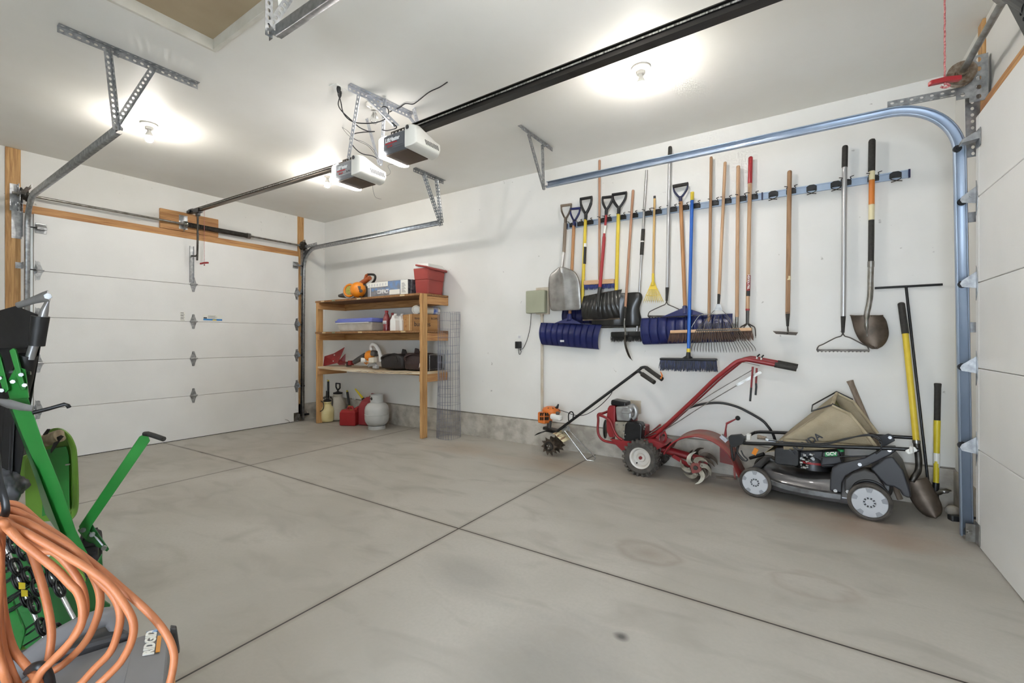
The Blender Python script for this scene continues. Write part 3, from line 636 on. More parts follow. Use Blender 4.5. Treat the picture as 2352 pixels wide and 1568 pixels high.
tapered(MB(),cx,cy,T1+.172,T1+.315,.211,.322,.228,.345,R_).build('upper_body', M['coolr'], t, smooth=0, bevel=.012, bseg=3)
b = MB(); tapered(b,cx,cy,T1+.31,T1+.345,.23,.345,.235,.35,R_); tapered(b,cx,cy,T1+.345,T1+.372,.222,.335,.19,.30,R_); b.build('lid', M['coolw'], t, smooth=0, bevel=.006)
rr = rotm('Z',R_); b = MB(); P = [V((cx,cy,T1))+rr @ V(p) for p in ((-.06,-.185,.35),(.10,-.187,.318),(.132,-.16,.307),(.132,.17,.305),(.10,.187,.315),(-.06,.185,.345))]
b.tube(P,(.012,.017),10); b.build('bail_handle', M['coolr'], t)
pts = [V((cx,cy,T1))+rr @ V((.107+.002*k/10, -.15+.03*k, .17-(.05*(1-math.cos(min(1,k/6)*PI))/2))) for k in range(11)]
# long box
M['boxg'] = mat('box_print_grey', '8f9095', .55, col2='6d6f76', scale=(9,9,14), detail=6); M['boxb'] = mat('box_print_blue', '6c8fc0', .55, col2='7b838f', scale=(14,14,14)); M['boxdk'] = mat('box_dark', '33343a', .6, col2='6a6a70', scale=(20,20,30)); M['tape'] = mat('clear_tape_band', 'c9c9cc', .3)
x0, x1, y0 = -4.93, -4.165, 3.935
t = thing('long_box', 'long printed cardboard box lying along the top shelf', 'cardboard box', (x0,y0,T1))
MB().bx(x0,x1,y0,y0+.11,T1,T1+.20).build('carton', M['boxg'], t, smooth=0, bevel=.002)
W_ = x1-x0; yf = y0-.0012
def patch(nm, u0,u1,v0,v1,m,dy=0): return MB().bx(x0+W_*u0,x0+W_*u1,yf-dy,yf+.001,T1+.2*v0,T1+.2*v1).build(nm, m, t, smooth=0)
patch('print_panel',.0,.52,.68,.99,M['paper']); patch('print_panel',.52,.83,.35,.97,M['boxb']); patch('print_panel',.83,1,.08,.98,M['paper'],.001); patch('print_panel',.56,.81,.12,.42,M['paper'],.0012); patch('tape_band',.06,.085,0,.66,M['tape'],.001)
for k in range(7): patch('print_icon',.03+.07*k,.06+.07*k,.73,.9,M['tape'],.0014)
for k in range(9): patch('print_line',.86,.95-.015*(k%3),.2+.07*k,.225+.07*k,M['boxdk'],.0018)
for k in range(5): patch('print_photo',.1+.09*k,.165+.09*k,.42+.05*(k%2),.6,M['boxb'],.0012)
text('COMPACT', .075, (x0+W_*.25,yf-.001,T1+.045), X, Z, M['lwhite'], 'lettering', t, bold=.002, sx=.62)
text('CAR RACK', .02, (x0+W_*.6,yf-.002,T1+.05), X, Z, M['ink'], 'lettering', t) if False else None
MB().bx(x1,x1+.001,y0+.002,y0+.108,T1+.002,T1+.198).build('box_end', M['boxdk'], t, smooth=0)
# dark flat package between box and cooler
o = MB().box((x1+.045,y0+.09,T1+.098),(.03,.16,.19),rotm('Y',4)).build('flat_package', M['boxdk'], smooth=0, bevel=.003); tag(o, 'dark flat package standing between the long box and the red cooler', 'package')
# orange leaf blower on the top shelf
M['orange'] = mat('orange_plastic', 'e58a1c', .38); M['orange2'] = mat('rust_orange_plastic', 'a9582f', .45); M['yelgrn'] = mat('yellow_label', 'b9b04a', .5, col2='8b8a3c', scale=(60,60,60)); M['greyp'] = mat('grey_plastic', 'a9aaab', .45); M['dgrey'] = mat('dark_grey_plastic', '4a4846', .45)
def S(px, py, y): return aty(px, py, y)
yb_ = 3.98
t = thing('leaf_blower', 'orange leaf blower lying at the left of the top shelf', 'leaf blower', S(812,682,yb_))
c1, c2 = S(806,668,yb_), S(822,667,yb_-.03)
n = V((.35,-.9,.15)).normalized()
MB().lathe([(0,-.05),(.10,-.05),(.115,-.02),(.112,.02),(.08,.03),(.0,.03)],c1+Z*.0,n,seg=28).build('fan_housing', M['greyp'], t)
MB().torus(c1+n*.03,n,.082,.016,28,10).build('shroud_ring', M['orange'], t)
MB().lathe([(0,.03),(.062,.03),(.06,.036),(0,.04)],c1,n,seg=24).build('label_disc', M['yelgrn'], t)
n2 = V((.75,-.62,.1)).normalized()
MB().lathe([(0,-.07),(.085,-.065),(.104,-.03),(.104,.03),(.085,.075),(.05,.10),(0,.105)],c2+V((.03,-.02,.005)),n2,seg=26).build('engine_cover', M['orange'], t)
b = MB(); b.box(c2+V((.10,-.06,.02)),(.06,.05,.055),rotm('Z',30)); b.build('intake_block', M['dgrey'], t, smooth=0, bevel=.008)
b = MB(); b.cyl(c2+V((.12,-.05,-.02)),c2+V((.16,-.07,-.02)),.02); b.build('fuel_cap', M['dgrey'], t)
MB().tube([c1+V((-.06,.0,-.05)),S(779,684,yb_-.02)+V((0,0,.03))],[.05,.02],16).build('nozzle', M['dgrey'], t)
MB().torus(c2+V((.13,.02,-.02)),n2,.095,.008,24,8,PI,Z).build('stand_loop', M['black'], t)
# orange-handled trimmer behind
t = thing('hedge_trimmer', 'rust-orange trimmer with a black loop handle behind the long box', 'hedge trimmer', S(835,650,4.1))
yt = 4.08
b = MB(); b.tube([S(822,658,yt),S(832,650,yt),S(842,643,yt),S(850,638,yt)],[(.05,.04),(.045,.04),(.04,.035),(.035,.03)],12); b.build('motor_body', M['orange2'], t)
b = MB(); b.tube([S(840,642,yt),S(842,632,yt),S(846,630,yt)],[.03,.022,.018],10); b.build('trigger_grip', M['orange2'], t)
b = MB(); b.tube([S(843,631,yt),S(850,630,yt),S(859,631,yt),S(862,636,yt),S(860,644,yt),S(855,650,yt)],.016,10,smooth=4); b.build('loop_handle', M['black'], t)
b = MB(); b.tube([S(824,660,yt),S(838,655,yt)],[.03,.03],10); b.build('gear_housing', M['dgrey'], t)
p = S(835,660,yt); b = MB(); b.bx(p.x-.05,p.x+.35,yt-.012,yt+.012,T1+.001,T1+.025); b.build('blade_guide', M['steel'], t, smooth=0); MB().bx(p.x-.08,p.x+.04,yt-.05,yt+.05,T1,p.z+.02).build('housing_foot', M['dgrey'], t, smooth=0, bevel=.01)

# ---- middle shelf
M['tubclear'] = mat('tub_translucent', 'c6c1b8', .3, col2='b3aca0', scale=(6,6,6)); M['lidblue'] = mat('lid_blue', '6f7ac4', .4)
a = S(779,757,3.93); x0 = a.x+.02; x1 = S(872,757,4.0).x
t = thing('storage_tub', 'translucent storage tub with a blue lid on the middle shelf', 'storage tub', ((x0+x1)/2,4.05,T2))
cx, cy = (x0+x1)/2, 4.05
tapered(MB(),cx,cy,T2,T2+.125,(x1-x0)*.9,.31,(x1-x0),.36).build('tub', M['tubclear'], t, smooth=0, bevel=.02, bseg=3)
b = MB(); tapered(b,cx,cy,T2+.122,T2+.15,(x1-x0)+.03,.385,(x1-x0)+.03,.385); tapered(b,cx,cy,T2+.15,T2+.178,(x1-x0)+.005,.36,(x1-x0)-.03,.33); b.build('lid', M['lidblue'], t, smooth=0, bevel=.008)
MB().bx(x0-.002,x1-.05,cy-.19,cy-.186,T2+.112,T2+.122).build('lid_lip', M['paper'], t, smooth=0)
M['redglass'] = mat('red_clear_plastic', 'a34f52', .15, col2='6e2028', scale=(9,9,9), trans=.25)
def bottle(label, x, y, s=1, m='redglass'):
    t = thing('red_bottle', label, 'bottle', (x,y,T2), 'red-clear bottles on the middle shelf')
    MB().lathe([(0,0),(.052*s,0),(.056*s,.02*s),(.048*s,.07*s),(.056*s,.10*s),(.057*s,.16*s),(.05*s,.20*s),(.032*s,.25*s),(.022*s,.27*s),(.022*s,.278*s),(0,.278*s)],(x,y,T2),Z,seg=20).build('body', M[m], t)
    MB().lathe([(0,.278*s),(.026*s,.278*s),(.027*s,.305*s),(.02*s,.31*s),(0,.31*s)],(x,y,T2),Z,seg=16).build('cap', M['red'], t)
    b = MB(); b.grid(lambda u,v: V((x,y,T2))+V((-.0575*s*math.sin((u-.5)*1.6),-.0575*s*math.cos((u-.5)*1.6),(.105+.05*v)*s)),8,1); b.build('label', M['tape'], t, solid=.001)
bottle('tall red clear bottle standing beside the blue-lidded tub', S(888,757,3.95).x, 3.95, .86); bottle('red-capped bottle half hidden behind the white jugs', S(902,757,4.13).x, 4.13, .80)
def jug(label, x, y, h=.195, w=.10, d=.07):
    t = thing('white_jug', label, 'jug', (x,y,T2), 'white jugs on the middle shelf')
    b = MB(); q = lambda a, c: V((x+a,y-d/2,T2+c))
    b.prism([q(-w/2,0),q(w/2,0),q(w/2,h*.68),q(w*.32,h*.8),q(w*.28,h),q(-w*.05,h*.98),q(-w*.22,h*.86),q(-w/2,h*.7)],(0,d,0)); b.build('body', M['white'], t, smooth=0, bevel=.008, bseg=3)
    b = MB(); b.tube([q(-w*.05,h*.97)+Y*d/2,q(-w*.3,h*.98)+Y*d/2,q(-w*.45,h*.86)+Y*d/2,q(-w*.45,h*.7)+Y*d/2],.01,8,smooth=4); b.build('handle', M['white'], t)
    MB().cyl((x+w*.12,y,T2+h),(x+w*.12,y,T2+h+.025),.02,seg=14).build('cap', M['white'], t)
jug('white plastic jug nearer the red bottle', S(905,757,3.92).x, 3.93); jug('white plastic jug nearer the cardboard box', S(916,757,3.96).x, 4.0)
M['card'] = mat('cardboard', 'b98d5c', .8, col2='ad8150', scale=(4,4,30)); M['cardp'] = mat('cardboard_print', 'b06a3a', .8)
A_ = V((-4.05,3.90,T2)); e1, e2 = V((.34,.94,0)).normalized(), V((-.94,.34,0)).normalized(); l1, l2, h_ = .37, .30, .205
t = thing('cardboard_box', 'open cardboard box with handwriting behind the right shelf post', 'cardboard box', A_)
def B2(u, v, z): return A_+e1*u+e2*v+Z*z
def cpanel(u0,u1,v0,v1,z0,z1,nm,m):
    b = MB(); b.loft([[B2(u0,v0,z),B2(u1,v0,z),B2(u1,v1,z),B2(u0,v1,z)] for z in (z0,z1)]); return b.build(nm, m, t, smooth=0)
for q in ((0,l1,0,.006),(0,l1,l2-.006,l2),(0,.006,0,l2),(l1-.006,l1,0,l2)): cpanel(*q,.002,h_,'carton_side',M['card'])
cpanel(0,l1,0,l2,.001,.006,'carton_bottom',M['card'])
cpanel(-.0015,.0,.07,.10,.0,h_,'tape_strip',mat('pale_tape','d2b98e',.5)); cpanel(-.0012,.0,.13,.14,.02,h_-.02,'tape_edge',mat('pale_tape2','c9a673',.5))
text('bungees', .085, B2(.02,-.0012,.055), e1, Z, M['ink'], 'lettering', t, sx=.8); text('ROPE', .04, B2(.25,-.0012,.14), e1, Z, M['ink'], 'lettering', t); text('tools', .045, B2(.03,-.0012,.14), e1, Z, M['ink'], 'lettering', t)
MB().torus(B2(-.001,.2,.06),e1,.012,.0015,16,6).build('printed_ring', M['cardp'], t); MB().torus(B2(-.001,.2,.14),e1,.009,.0015,16,6).build('printed_ring', M['cardp'], t)
def roll(label, c, ax, r, L, ri, m, m2):
    t = thing('paper_roll', label, 'roll', c, 'rolls lying in the cardboard box'); ax = V(ax).normalized()
    MB().lathe([(ri,0),(r,0),(r,L),(ri,L),(ri,0)],c,ax,seg=26).build('roll_body', m, t)
    MB().lathe([(.0,.004),(ri*.8,.004),(ri,.01),(ri,.03),(0,.03)],c,ax,seg=20).build('core', M['paper'], t)
    MB().lathe([(r+.0008,L*.55),(r+.0014,L*.55),(r+.0014,L*.85),(r+.0008,L*.85)],c,ax,seg=26).build('wrapper_band', m2, t)
M['blueprint'] = mat('blue_wrap', '3f62b0', .5, col2='d9d9d9', scale=(14,14,14)); M['dirtyw'] = mat('offwhite_wrap', 'd8d2c4', .6)
roll('off-white round roll lying on top of the open cardboard box', (-4.08,3.99,T2+.262), (-.55,.83,.1), .055, .15, .04, M['dirtyw'], M['blueprint'])
roll('blue and white printed roll lying in the box beside the post', (-4.02,4.07,T2+.255), (.34,.94,0), .048, .2, .03, M['dirtyw'], M['blueprint'])

# ---- lower shelf
M['redpaint'] = mat('red_enamel', '8d2a2b', .42, col2='7d2224', scale=(12,12,12))
ys = 4.0
t = thing('plow_attachment', 'red steel plow attachment on the lower shelf', 'plow', S(770,842,ys))
def plate(pts, y, th, tiltv=(0,1,0)): return MB().prism([S(px,py,y+dy) for px, py, dy in pts], V(tiltv)*th)
plate(((742,841,-.06),(776,833,-.02),(791,797,.04),(767,811,0),(745,818,-.06)),ys,.008).build('mouldboard', M['redpaint'], t, smooth=0, bevel=.002)
plate(((774,833,.0),(793,812,.09),(792,838,.09),(779,838,.03)),ys,.006).build('wing_plate', M['redpaint'], t, smooth=0)
b = MB(); b.tube([S(780,829,ys+.02),S(790,833,ys+.03),S(798,833,ys+.03),S(814,833,ys+.02)],[(.012,.028)]*4,4); b.box(S(806,833,ys+.02),(.06,.06,.062)); b.build('shank', M['redpaint'], t, smooth=0, bevel=.003)
MB().bx(S(799,833,ys).x-.003,S(799,833,ys).x+.003,ys-.03,ys+.06,T3+.005,T3+.07).build('clamp_bar', M['steel'], t, smooth=0)
for px, py in ((768.5,815),(766,829)): MB().cyl(S(px,py,ys-.03),S(px,py,ys-.03)-Y*.008,.008,seg=10).build('bolt', M['white'], t)
t = thing('leaf_blower', 'orange and white leaf blower with a grey tube on the lower shelf', 'leaf blower', S(852,845,4.0))
yq = 4.0
MB().tube([S(840,816,yq+.05),S(826,824,yq+.03),S(813,832,yq)],[.042,.038,.032],16).build('blower_tube', M['dgrey'], t)
c = S(849,817,yq); n = V((-.3,-.93,.1)).normalized()
MB().ell(c,(.075,.065,.075),rotm('Y',20)).build('engine_shroud', M['orange'], t)
b = MB(); b.box(S(861,811,yq-.01),(.085,.10,.075),rotm('Y',10)); b.build('air_filter_cover', M['dgrey'], t, smooth=0, bevel=.02, bseg=3)
b = MB(); b.lathe([(0,0),(.028,0),(.036,-.03),(.034,-.05)],S(838,827,yq-.06),(.5,.86,0),seg=20); b.build('starter_cap', M['coolw'], t)
for k in range(8):
    a = 2*PI*k/8; p = S(842,828,yq-.05); MB().beam(p+V((.03*math.cos(a),-.02,.03*math.sin(a))),p+V((.05*math.cos(a),.0,.05*math.sin(a))),.01,.012,up=Y).build('cooling_fin', M['orange'], t, smooth=0)
b = MB(); b.box(S(856,827,yq-.04),(.10,.07,.075),rotm('Y',-6)); b.build('fuel_tank', M['dirtyw'], t, smooth=0, bevel=.015, bseg=3)
b = MB(); b.tube([S(846,842,yq-.03),S(850,838,yq),S(860,836,yq),S(867,842,yq-.03)],[.014,.03,.03,.016],10); b.box(S(863,843,yq-.05),(.08,.04,.03)); b.build('base', M['greyp'], t, smooth=30)
b = MB(); b.tube([S(853,806,yq+.03),S(852,797,yq+.03),S(857,791,yq+.03),S(864,795,yq+.03),S(870,806,yq+.03),S(874,818,yq+.02),S(874,830,yq+.02)],[.02,.024,.026,.027,.028,.026,.022],12,smooth=4); b.build('carry_handle', M['white'], t)
M['leather'] = mat('black_bag_cloth', '1d1a1a', .55, col2='2b2524', scale=(8,8,8), bump=.5, bscale=14); M['brownbag'] = mat('dark_brown_bag', '2d2121', .5, col2='3d2b29', scale=(8,8,8), bump=.5, bscale=14)
def bag(label, px0, px1, pyt, m, y0, d, flap, seed):
    a, c = S(px0,850,y0), S(px1,850,y0); h = S((px0+px1)/2,pyt,y0).z-T3; rnd = random.Random(seed)
    t = thing('tool_bag', label, 'bag', ((a.x+c.x)/2,y0,T3), 'dark soft bags on the lower shelf')
    cx, w = (a.x+c.x)/2, c.x-a.x; rings = []
    for k in range(9):
        q = k/8; s = 1+.08*math.sin(PI*q)-.16*max(0,q-.7); ring = []
        for j in range(28):
            an = 2*PI*j/28; ca, sa = math.cos(an), math.sin(an); e = .45
            rx = w/2*s*math.copysign(abs(ca)**e,ca); ry = d/2*s*math.copysign(abs(sa)**e,sa)
            ring.append(V((cx+rx+.008*rnd.uniform(-1,1),y0+d/2+ry+.008*rnd.uniform(-1,1),T3+.002+h*q*(1-.07*math.sin(3*an+seed)*q))))
        rings.append(ring)
    MB().loft(rings).build('bag_body', m, t, smooth=60, sub=1)
    b = MB(); x = cx+w*flap; zt = T3+h
    b.prism([V((x-.06,y0+d*.6,zt-.03)),V((x+.06,y0+d*.6,zt-.02)),V((x+.02,y0+d*.6,zt+.055)),V((x-.035,y0+d*.6,zt+.065))],(0,.02,0)); b.build('flap', m, t, smooth=0, bevel=.006)
    b = MB(); b.tube([V((cx-w*.35,y0-.008,T3+h*.55)),V((cx-w*.33,y0-.02,T3+h*.8)),V((cx,y0+.0,T3+h*.98)),V((cx+w*.33,y0-.02,T3+h*.82)),V((cx+w*.35,y0-.01,T3+h*.5))],(.012,.004),8,smooth=5); b.build('strap', m, t)
    return t, cx, w, h
bag('black soft tool bag right of the orange and white blower', 872, 922, 813, M['leather'], 3.93, .26, -.05+.25, 3)
t, cx, w, h = bag('dark brown soft bag beside the right shelf post', 925, 975, 812, M['brownbag'], 3.93, .28, -.3, 5)
MB().prism([V((cx+w*.28,3.922,T3+.04)),V((cx+w*.34,3.922,T3+.07)),V((cx+w*.31,3.922,T3+.10))],(0,-.004,0)).build('white_tag', M['white'], t, smooth=0)
t = thing('wire_case', 'dark case in a wire frame at the right end of the lower shelf', 'case', (-3.92,4.05,T3))
MB().bx(-3.985,-3.86,4.0,4.24,T3,T3+.19).build('case_body', M['leather'], t, smooth=0, bevel=.02)
b = MB()
for z in (.02,.2): b.tube([V((-3.995,3.985,T3+z)),V((-3.845,3.985,T3+z)),V((-3.845,4.25,T3+z)),V((-3.995,4.25,T3+z))],.003,6,loop=True)
for x, y in ((-3.995,3.985),(-3.845,3.985),(-3.845,4.25),(-3.995,4.25)): b.cyl((x,y,T3),(x,y,T3+.2),.003,seg=6)
b.build('wire_frame', M['steel'], t)

# ---- under the shelf
M['cream'] = mat('cream_tank', 'd9cfa0', .4, col2='c9b97e', scale=(4,4,9)); M['tankw'] = mat('whitish_tank', 'c4bfb2', .45, col2='b3ad9e', scale=(5,5,5))
M['yellow'] = mat('yellow_plastic', 'd6c22c', .4); M['canred'] = mat('gas_can_red', '9a2527', .35, col2='8e1f22', scale=(5,5,5)); M['canred2'] = mat('gas_can_faded_red', '98353a', .5, col2='8b2c33', scale=(5,5,5))
def sprayer(label, px, py, y, r, h, m, hz):
    z0 = fz(-5.7)+.001; p = aty(px,py,y); x = p.x
    t = thing('pump_sprayer', label, 'sprayer', (x,y,z0), 'pump sprayers under the shelf')
    MB().lathe([(0,.006),(r*.8,.004),(r*.94,.02),(r,.05),(r,h*.5),(r*1.02,h*.55),(r*.9,h*.72),(r*.62,h*.86),(r*.5,h*.92),(r*.62,h),(r*.55,h+.01),(0,h+.01)],(x,y,z0),Z,seg=28).build('tank', m, t)
    b = MB(); b.lathe([(0,h+.008),(r*.56,h+.008),(r*.6,h+.03),(.02,h+.045),(.017,h+.05),(.017,hz-.06)],(x,y,z0),Z,seg=18); b.build('pump', M['black'], t)
    return t, x, y, z0
t, x, y, z0 = sprayer('cream pump sprayer with a coiled hose next to the left shelf post', 752, 960, 3.98, .092, .285, M['cream'], .44)
MB().cyl((x,y,z0+.35),(x+.005,y,z0+.45),.022,seg=14).build('pump_handle', M['black'], t)
b = MB(); b.torus((x-.02,y-.098,z0+.235),(0.05,-1,.15),.072,.0055,26,8); b.tube([V((x+.01,y-.10,z0+.30)),V((x-.06,y-.07,z0+.345)),V((x-.02,y-.03,z0+.335))],.0055,8,smooth=5); b.build('hose', M['black'], t)
b = MB(); b.tube([V((x-.075,y-.03,z0+.29)),V((x-.08,y-.03,z0+.35)),V((x+.02,y-.04,z0+.36)),V((x+.085,y-.03,z0+.35))],.008,8); b.build('wand', M['black'], t)
t, x, y, z0 = sprayer('larger whitish pump sprayer with a D-shaped handle behind the cream one', 776, 960, 4.15, .115, .38, M['tankw'], .47)
b = MB(); zq = z0+.46; b.tube([V((x-.0,y,zq-.02)),V((x-.02,y,zq+.0)),V((x-.045,y,zq+.03)),V((x-.045,y,zq+.085)),V((x+.05,y,zq+.085)),V((x+.05,y,zq+.02)),V((x+.02,y,zq)),V((x,y,zq-.02))],.011,8); b.build('pump_handle', M['black'], t)
b = MB(); b.tube([V((x-.06,y-.12,z0+.06)),V((x-.075,y-.11,z0+.3)),V((x-.09,y-.1,z0+.58))],.016,10); b.build('wand', M['black'], t)
MB().cyl((x-.09,y-.1,z0+.58),(x-.092,y-.1,z0+.60),.014,seg=10).build('wand_tip', M['yellow'], t)
MB().tube([V((x-.04,y-.11,z0+.08)),V((x+.035,y-.125,z0+.2)),V((x+.04,y-.12,z0+.32)),V((x-.01,y-.12,z0+.36)),V((x-.03,y-.1,z0+.33))],.005,8,smooth=5).build('hose', M['black'], t)
def wand(label, p0, p1, r, m, m2, cat):
    t = thing('siphon_pump', label, cat, p0, 'hand pumps behind the gas cans'); p0, p1 = V(p0), V(p1); d = (p1-p0).normalized()
    MB().cyl(p0+d*.03,p1-d*.03,r).build('pump_tube', m, t); MB().cyl(p1-d*.03,p1,r*.8,r*.5).build('tip', m2, t); MB().cyl(p0,p0+d*.03,r*1.25).build('end_cap', m2, t)
wand('black hand siphon pump with yellow ends between sprayer and large can', aty(803,936,4.22), aty(797,896,4.25), .017, M['black'], M['yellow'], 'hand pump')
t = thing('wall_outlet', 'white outlet low on the wall behind the gas cans', 'outlet', (aty(813,917,WY).x,WY,aty(813,917,WY).z))
p = aty(813,919,WY-.003); MB().box(p,(.075,.006,.115)).build('outlet_plate', M['white'], t, smooth=0, bevel=.002)
for dz in (.025,-.025): MB().box(p+V((0,-.0035,dz)),(.03,.002,.028)).build('socket', M['tape'], t, smooth=0)
def gascan(label, cx, cy, w, d, h, rz, m, big):
    z0 = fz(cx)+.001; t = thing('gas_can', label, 'gas can', (cx,cy,z0), 'red gas cans under the shelf'); R = rotm('Z',rz)
    L = lambda p: V((cx,cy,z0))+R @ V(p)
    b = MB(); rings = []
    prof = [(.94,.94,0),(1,1,.04),(1,1,.62),(.98,.98,.72),(.80,.86,.86),(.62,.62,.88)] if not big else [(.95,.95,0),(1,1,.03),(1,1,.60),(.96,.97,.66),(.80,.82,.80),(.45,.5,.92),(.3,.4,.93)]
    for sx, sy, q in prof: rings.append([L((a*w/2*sx+(w*.12*(q-.6) if big and q > .6 else 0),c*d/2*sy,h*q)) for a, c in ((-1,-1),(1,-1),(1,1),(-1,1))])
    b.loft(rings).build('can_body', m, t, smooth=0, bevel=.02 if not big else .024, bseg=3)
    hb = MB(); zt = h*(.86 if not big else .90)
    if not big: hb.tube([L((-w*.22,0,zt-.005)),L((-w*.16,0,zt+.03)),L((w*.08,0,zt+.03)),L((w*.17,0,zt-.01))],(.013,.02),10)
    else: hb.tube([L((-.02,0,zt)),L((.02,0,zt+.045)),L((w*.36,0,zt+.035)),L((w*.48,0,zt-.06)),L((w*.46,0,zt-.16))],(.02,.028),10)
    hb.build('handle', m, t)
    if not big:
        MB().lathe([(0,0),(.028,0),(.028,.022),(.022,.03),(0,.03)],L((w*.34,.0,h*.82)),R @ V((.35,0,1)),seg=16).build('cap', m, t)
        MB().tube([L((w*.36,.0,h*.90)),L((w*.46,.0,h*.98)),L((w*.53,.0,h*1.02))],[.018,.014,.012],10).build('spout', m, t); MB().box(L((w*.2,-d*.36,h*.87)),(.04,.03,.004),R).build('warning_tag', M['yelgrn'], t, smooth=0)
    else:
        q0 = L((-w*.36,-.02,h*.80)); q1 = aty(816,893,q0.y)
        MB().cyl(q0-Z*.02,q0+(q1-q0)*.16,.024,seg=14).build('spout_collar', M['black'], t); MB().cyl(q0+(q1-q0)*.16,q1,.017,.010,seg=12).build('spout', M['yellow'], t)
    b = MB()
    for q in (.16,.5): b.loft([[L((a*w/2*1.004,c*d/2*1.004,h*(q+e))) for a, c in ((-1,-1),(1,-1),(1,1),(-1,1))] for e in (0,.02)])
    b.build('moulded_ridge', m, t, smooth=0, bevel=.003)
gascan('small bright red gas can in front under the shelf', -5.36, 3.99, .235, .20, .255, 25, M['canred'], False)
gascan('large faded red gas can with a yellow spout beside the propane tank', -5.10, 4.13, .29, .20, .42, 8, M['canred2'], True)
M['propw'] = mat('propane_tank_paint', 'b9bab7', .4, col2='adaeab', scale=(5,5,5))
p = atz(868,978,fz(-4.8)); cx, cy, z0 = -4.80, 3.98, fz(-4.8)
t = thing('propane_tank', 'light grey propane tank in front of the large red gas can', 'propane tank', (cx,cy,z0))
MB().lathe([(.10,0),(.112,0),(.112,.045),(.104,.045),(.104,.004),(.10,.0)],(cx,cy,z0),Z,seg=36).build('foot_ring', M['propw'], t)
MB().lathe([(0,.03),(.07,.035),(.125,.06),(.15,.10),(.157,.14),(.157,.19),(.1595,.192),(.1595,.196),(.157,.198),(.157,.255),(.148,.295),(.12,.333),(.075,.352),(.04,.357),(0,.358)],(cx,cy,z0),Z,seg=40).build('tank_body', M['propw'], t, smooth=50)
MB().lathe([(.080,.345),(.085,.345),(.085,.445),(.087,.452),(.083,.455),(.080,.448),(.080,.345)],(cx,cy,z0),Z,seg=36).build('collar', M['propw'], t)
MB().cyl((cx,cy,z0+.35),(cx,cy,z0+.42),.022).build('valve', M['steel'], t)
b = MB()
for a, r in ((-2.35,.021),(-1.6,.02),(-2.0,.012)):
    b.cyl((cx+.0842*math.cos(a),cy+.0842*math.sin(a),z0+.405),(cx+.0866*math.cos(a),cy+.0866*math.sin(a),z0+.405),r if r > .015 else .008,seg=14)
b.build('collar_opening', M['dsteel'], t)
# wire mesh roll
M['wire'] = mat('mesh_wire', '8f93a3', .4, .7)
cx, cy, z0 = -3.60, 4.06, fz(-3.6)+.002; hh = 1.50; rnd = random.Random(4)
b = MB(); N_ = 40; turns = 1.55
def sp(k, z):
    a = 2.2+2*PI*turns*k/N_; r = .125+.022*k/N_+.006*math.sin(5*z+k)+.012*(z/1.5 if k < 20 else 0)
    y = min(cy+r*math.sin(a), WY-.02)
    return V((cx+r*math.cos(a)*(1.0-.12*z),y,z0+z))
for k in range(N_+1):
    top = hh-(.45 if k > 26 else 0)+.0*k
    b.tube([sp(k,top*j/8) for j in range(9)],.0013,4,cap=False)
for j in range(16):
    z = .006+j*.0995; ks = [k for k in range(N_+1) if z <= hh-(.45 if k > 26 else 0)+.01]
    b.tube([sp(k,z)+V((0,0,.006*math.sin(k*.4))) for k in ks],.0013,4,cap=False)
e0 = sp(26,1.45); 
for i in range(3): 
    b.tube([e0+V((.05*(i+1),.0,-.19)),e0+V((.05*(i+1),.0,.03))],.0013,4)
for z in (-.19,-.09,.03): b.tube([e0+V((0,0,z)),e0+V((.155,0,z))],.0013,4)
o = b.build('wire_mesh_roll', M['wire'], smooth=0); tag(o, 'upright loose roll of welded wire mesh beside the shelving unit', 'wire mesh')
# ================================================================ tool wall
M['hwood'] = woodm('handle_wood', 'c3a07f', 'ab8562', 2, .55); M['hwoodp'] = woodm('handle_wood_pinkish', 'bb8f74', 'a57a5e', 2, .6); M['hwoody'] = woodm('handle_wood_yellow', 'd0ad72', 'c09a5e', 2, .5); M['hwooda'] = woodm('handle_wood_amber', 'bd8a5a', 'a07048', 2, .45); M['hwoodg'] = woodm('handle_wood_grey', '8f8070', '77695b', 2, .7); M['hwoodd'] = woodm('handle_wood_worn', 'b08a68', '86664a', 2, .65)
M['alu'] = mat('aluminium', 'c3c3c2', .33, .9, col2='a2a2a0', scale=(9,9,3)); M['aluc'] = mat('scoop_aluminium', 'b9b8b6', .36, .85, col2='8f8d89', scale=(7,7,7), detail=6)
M['navy'] = mat('navy_plastic', '20285e', .3, col2='1b2250', scale=(5,5,5)); M['navyd'] = mat('navy_dark_plastic', '161c42', .35); M['blk2'] = mat('worn_black_plastic', '18191a', .28, col2='2b2b29', scale=(6,6,9), detail=6); M['yelsh'] = mat('yellow_shaft', 'e0c63c', .4, col2='d6ba34', scale=(9,9,9)); M['redsh'] = mat('red_shaft', 'a32c32', .35); M['bluesh'] = mat('blue_shaft', '1f5fb8', .3); M['grip'] = mat('foam_grip', '2a2826', .75, col2='35332f', scale=(60,60,60)); M['silver'] = mat('silver_shaft', 'b9babb', .35, .7)
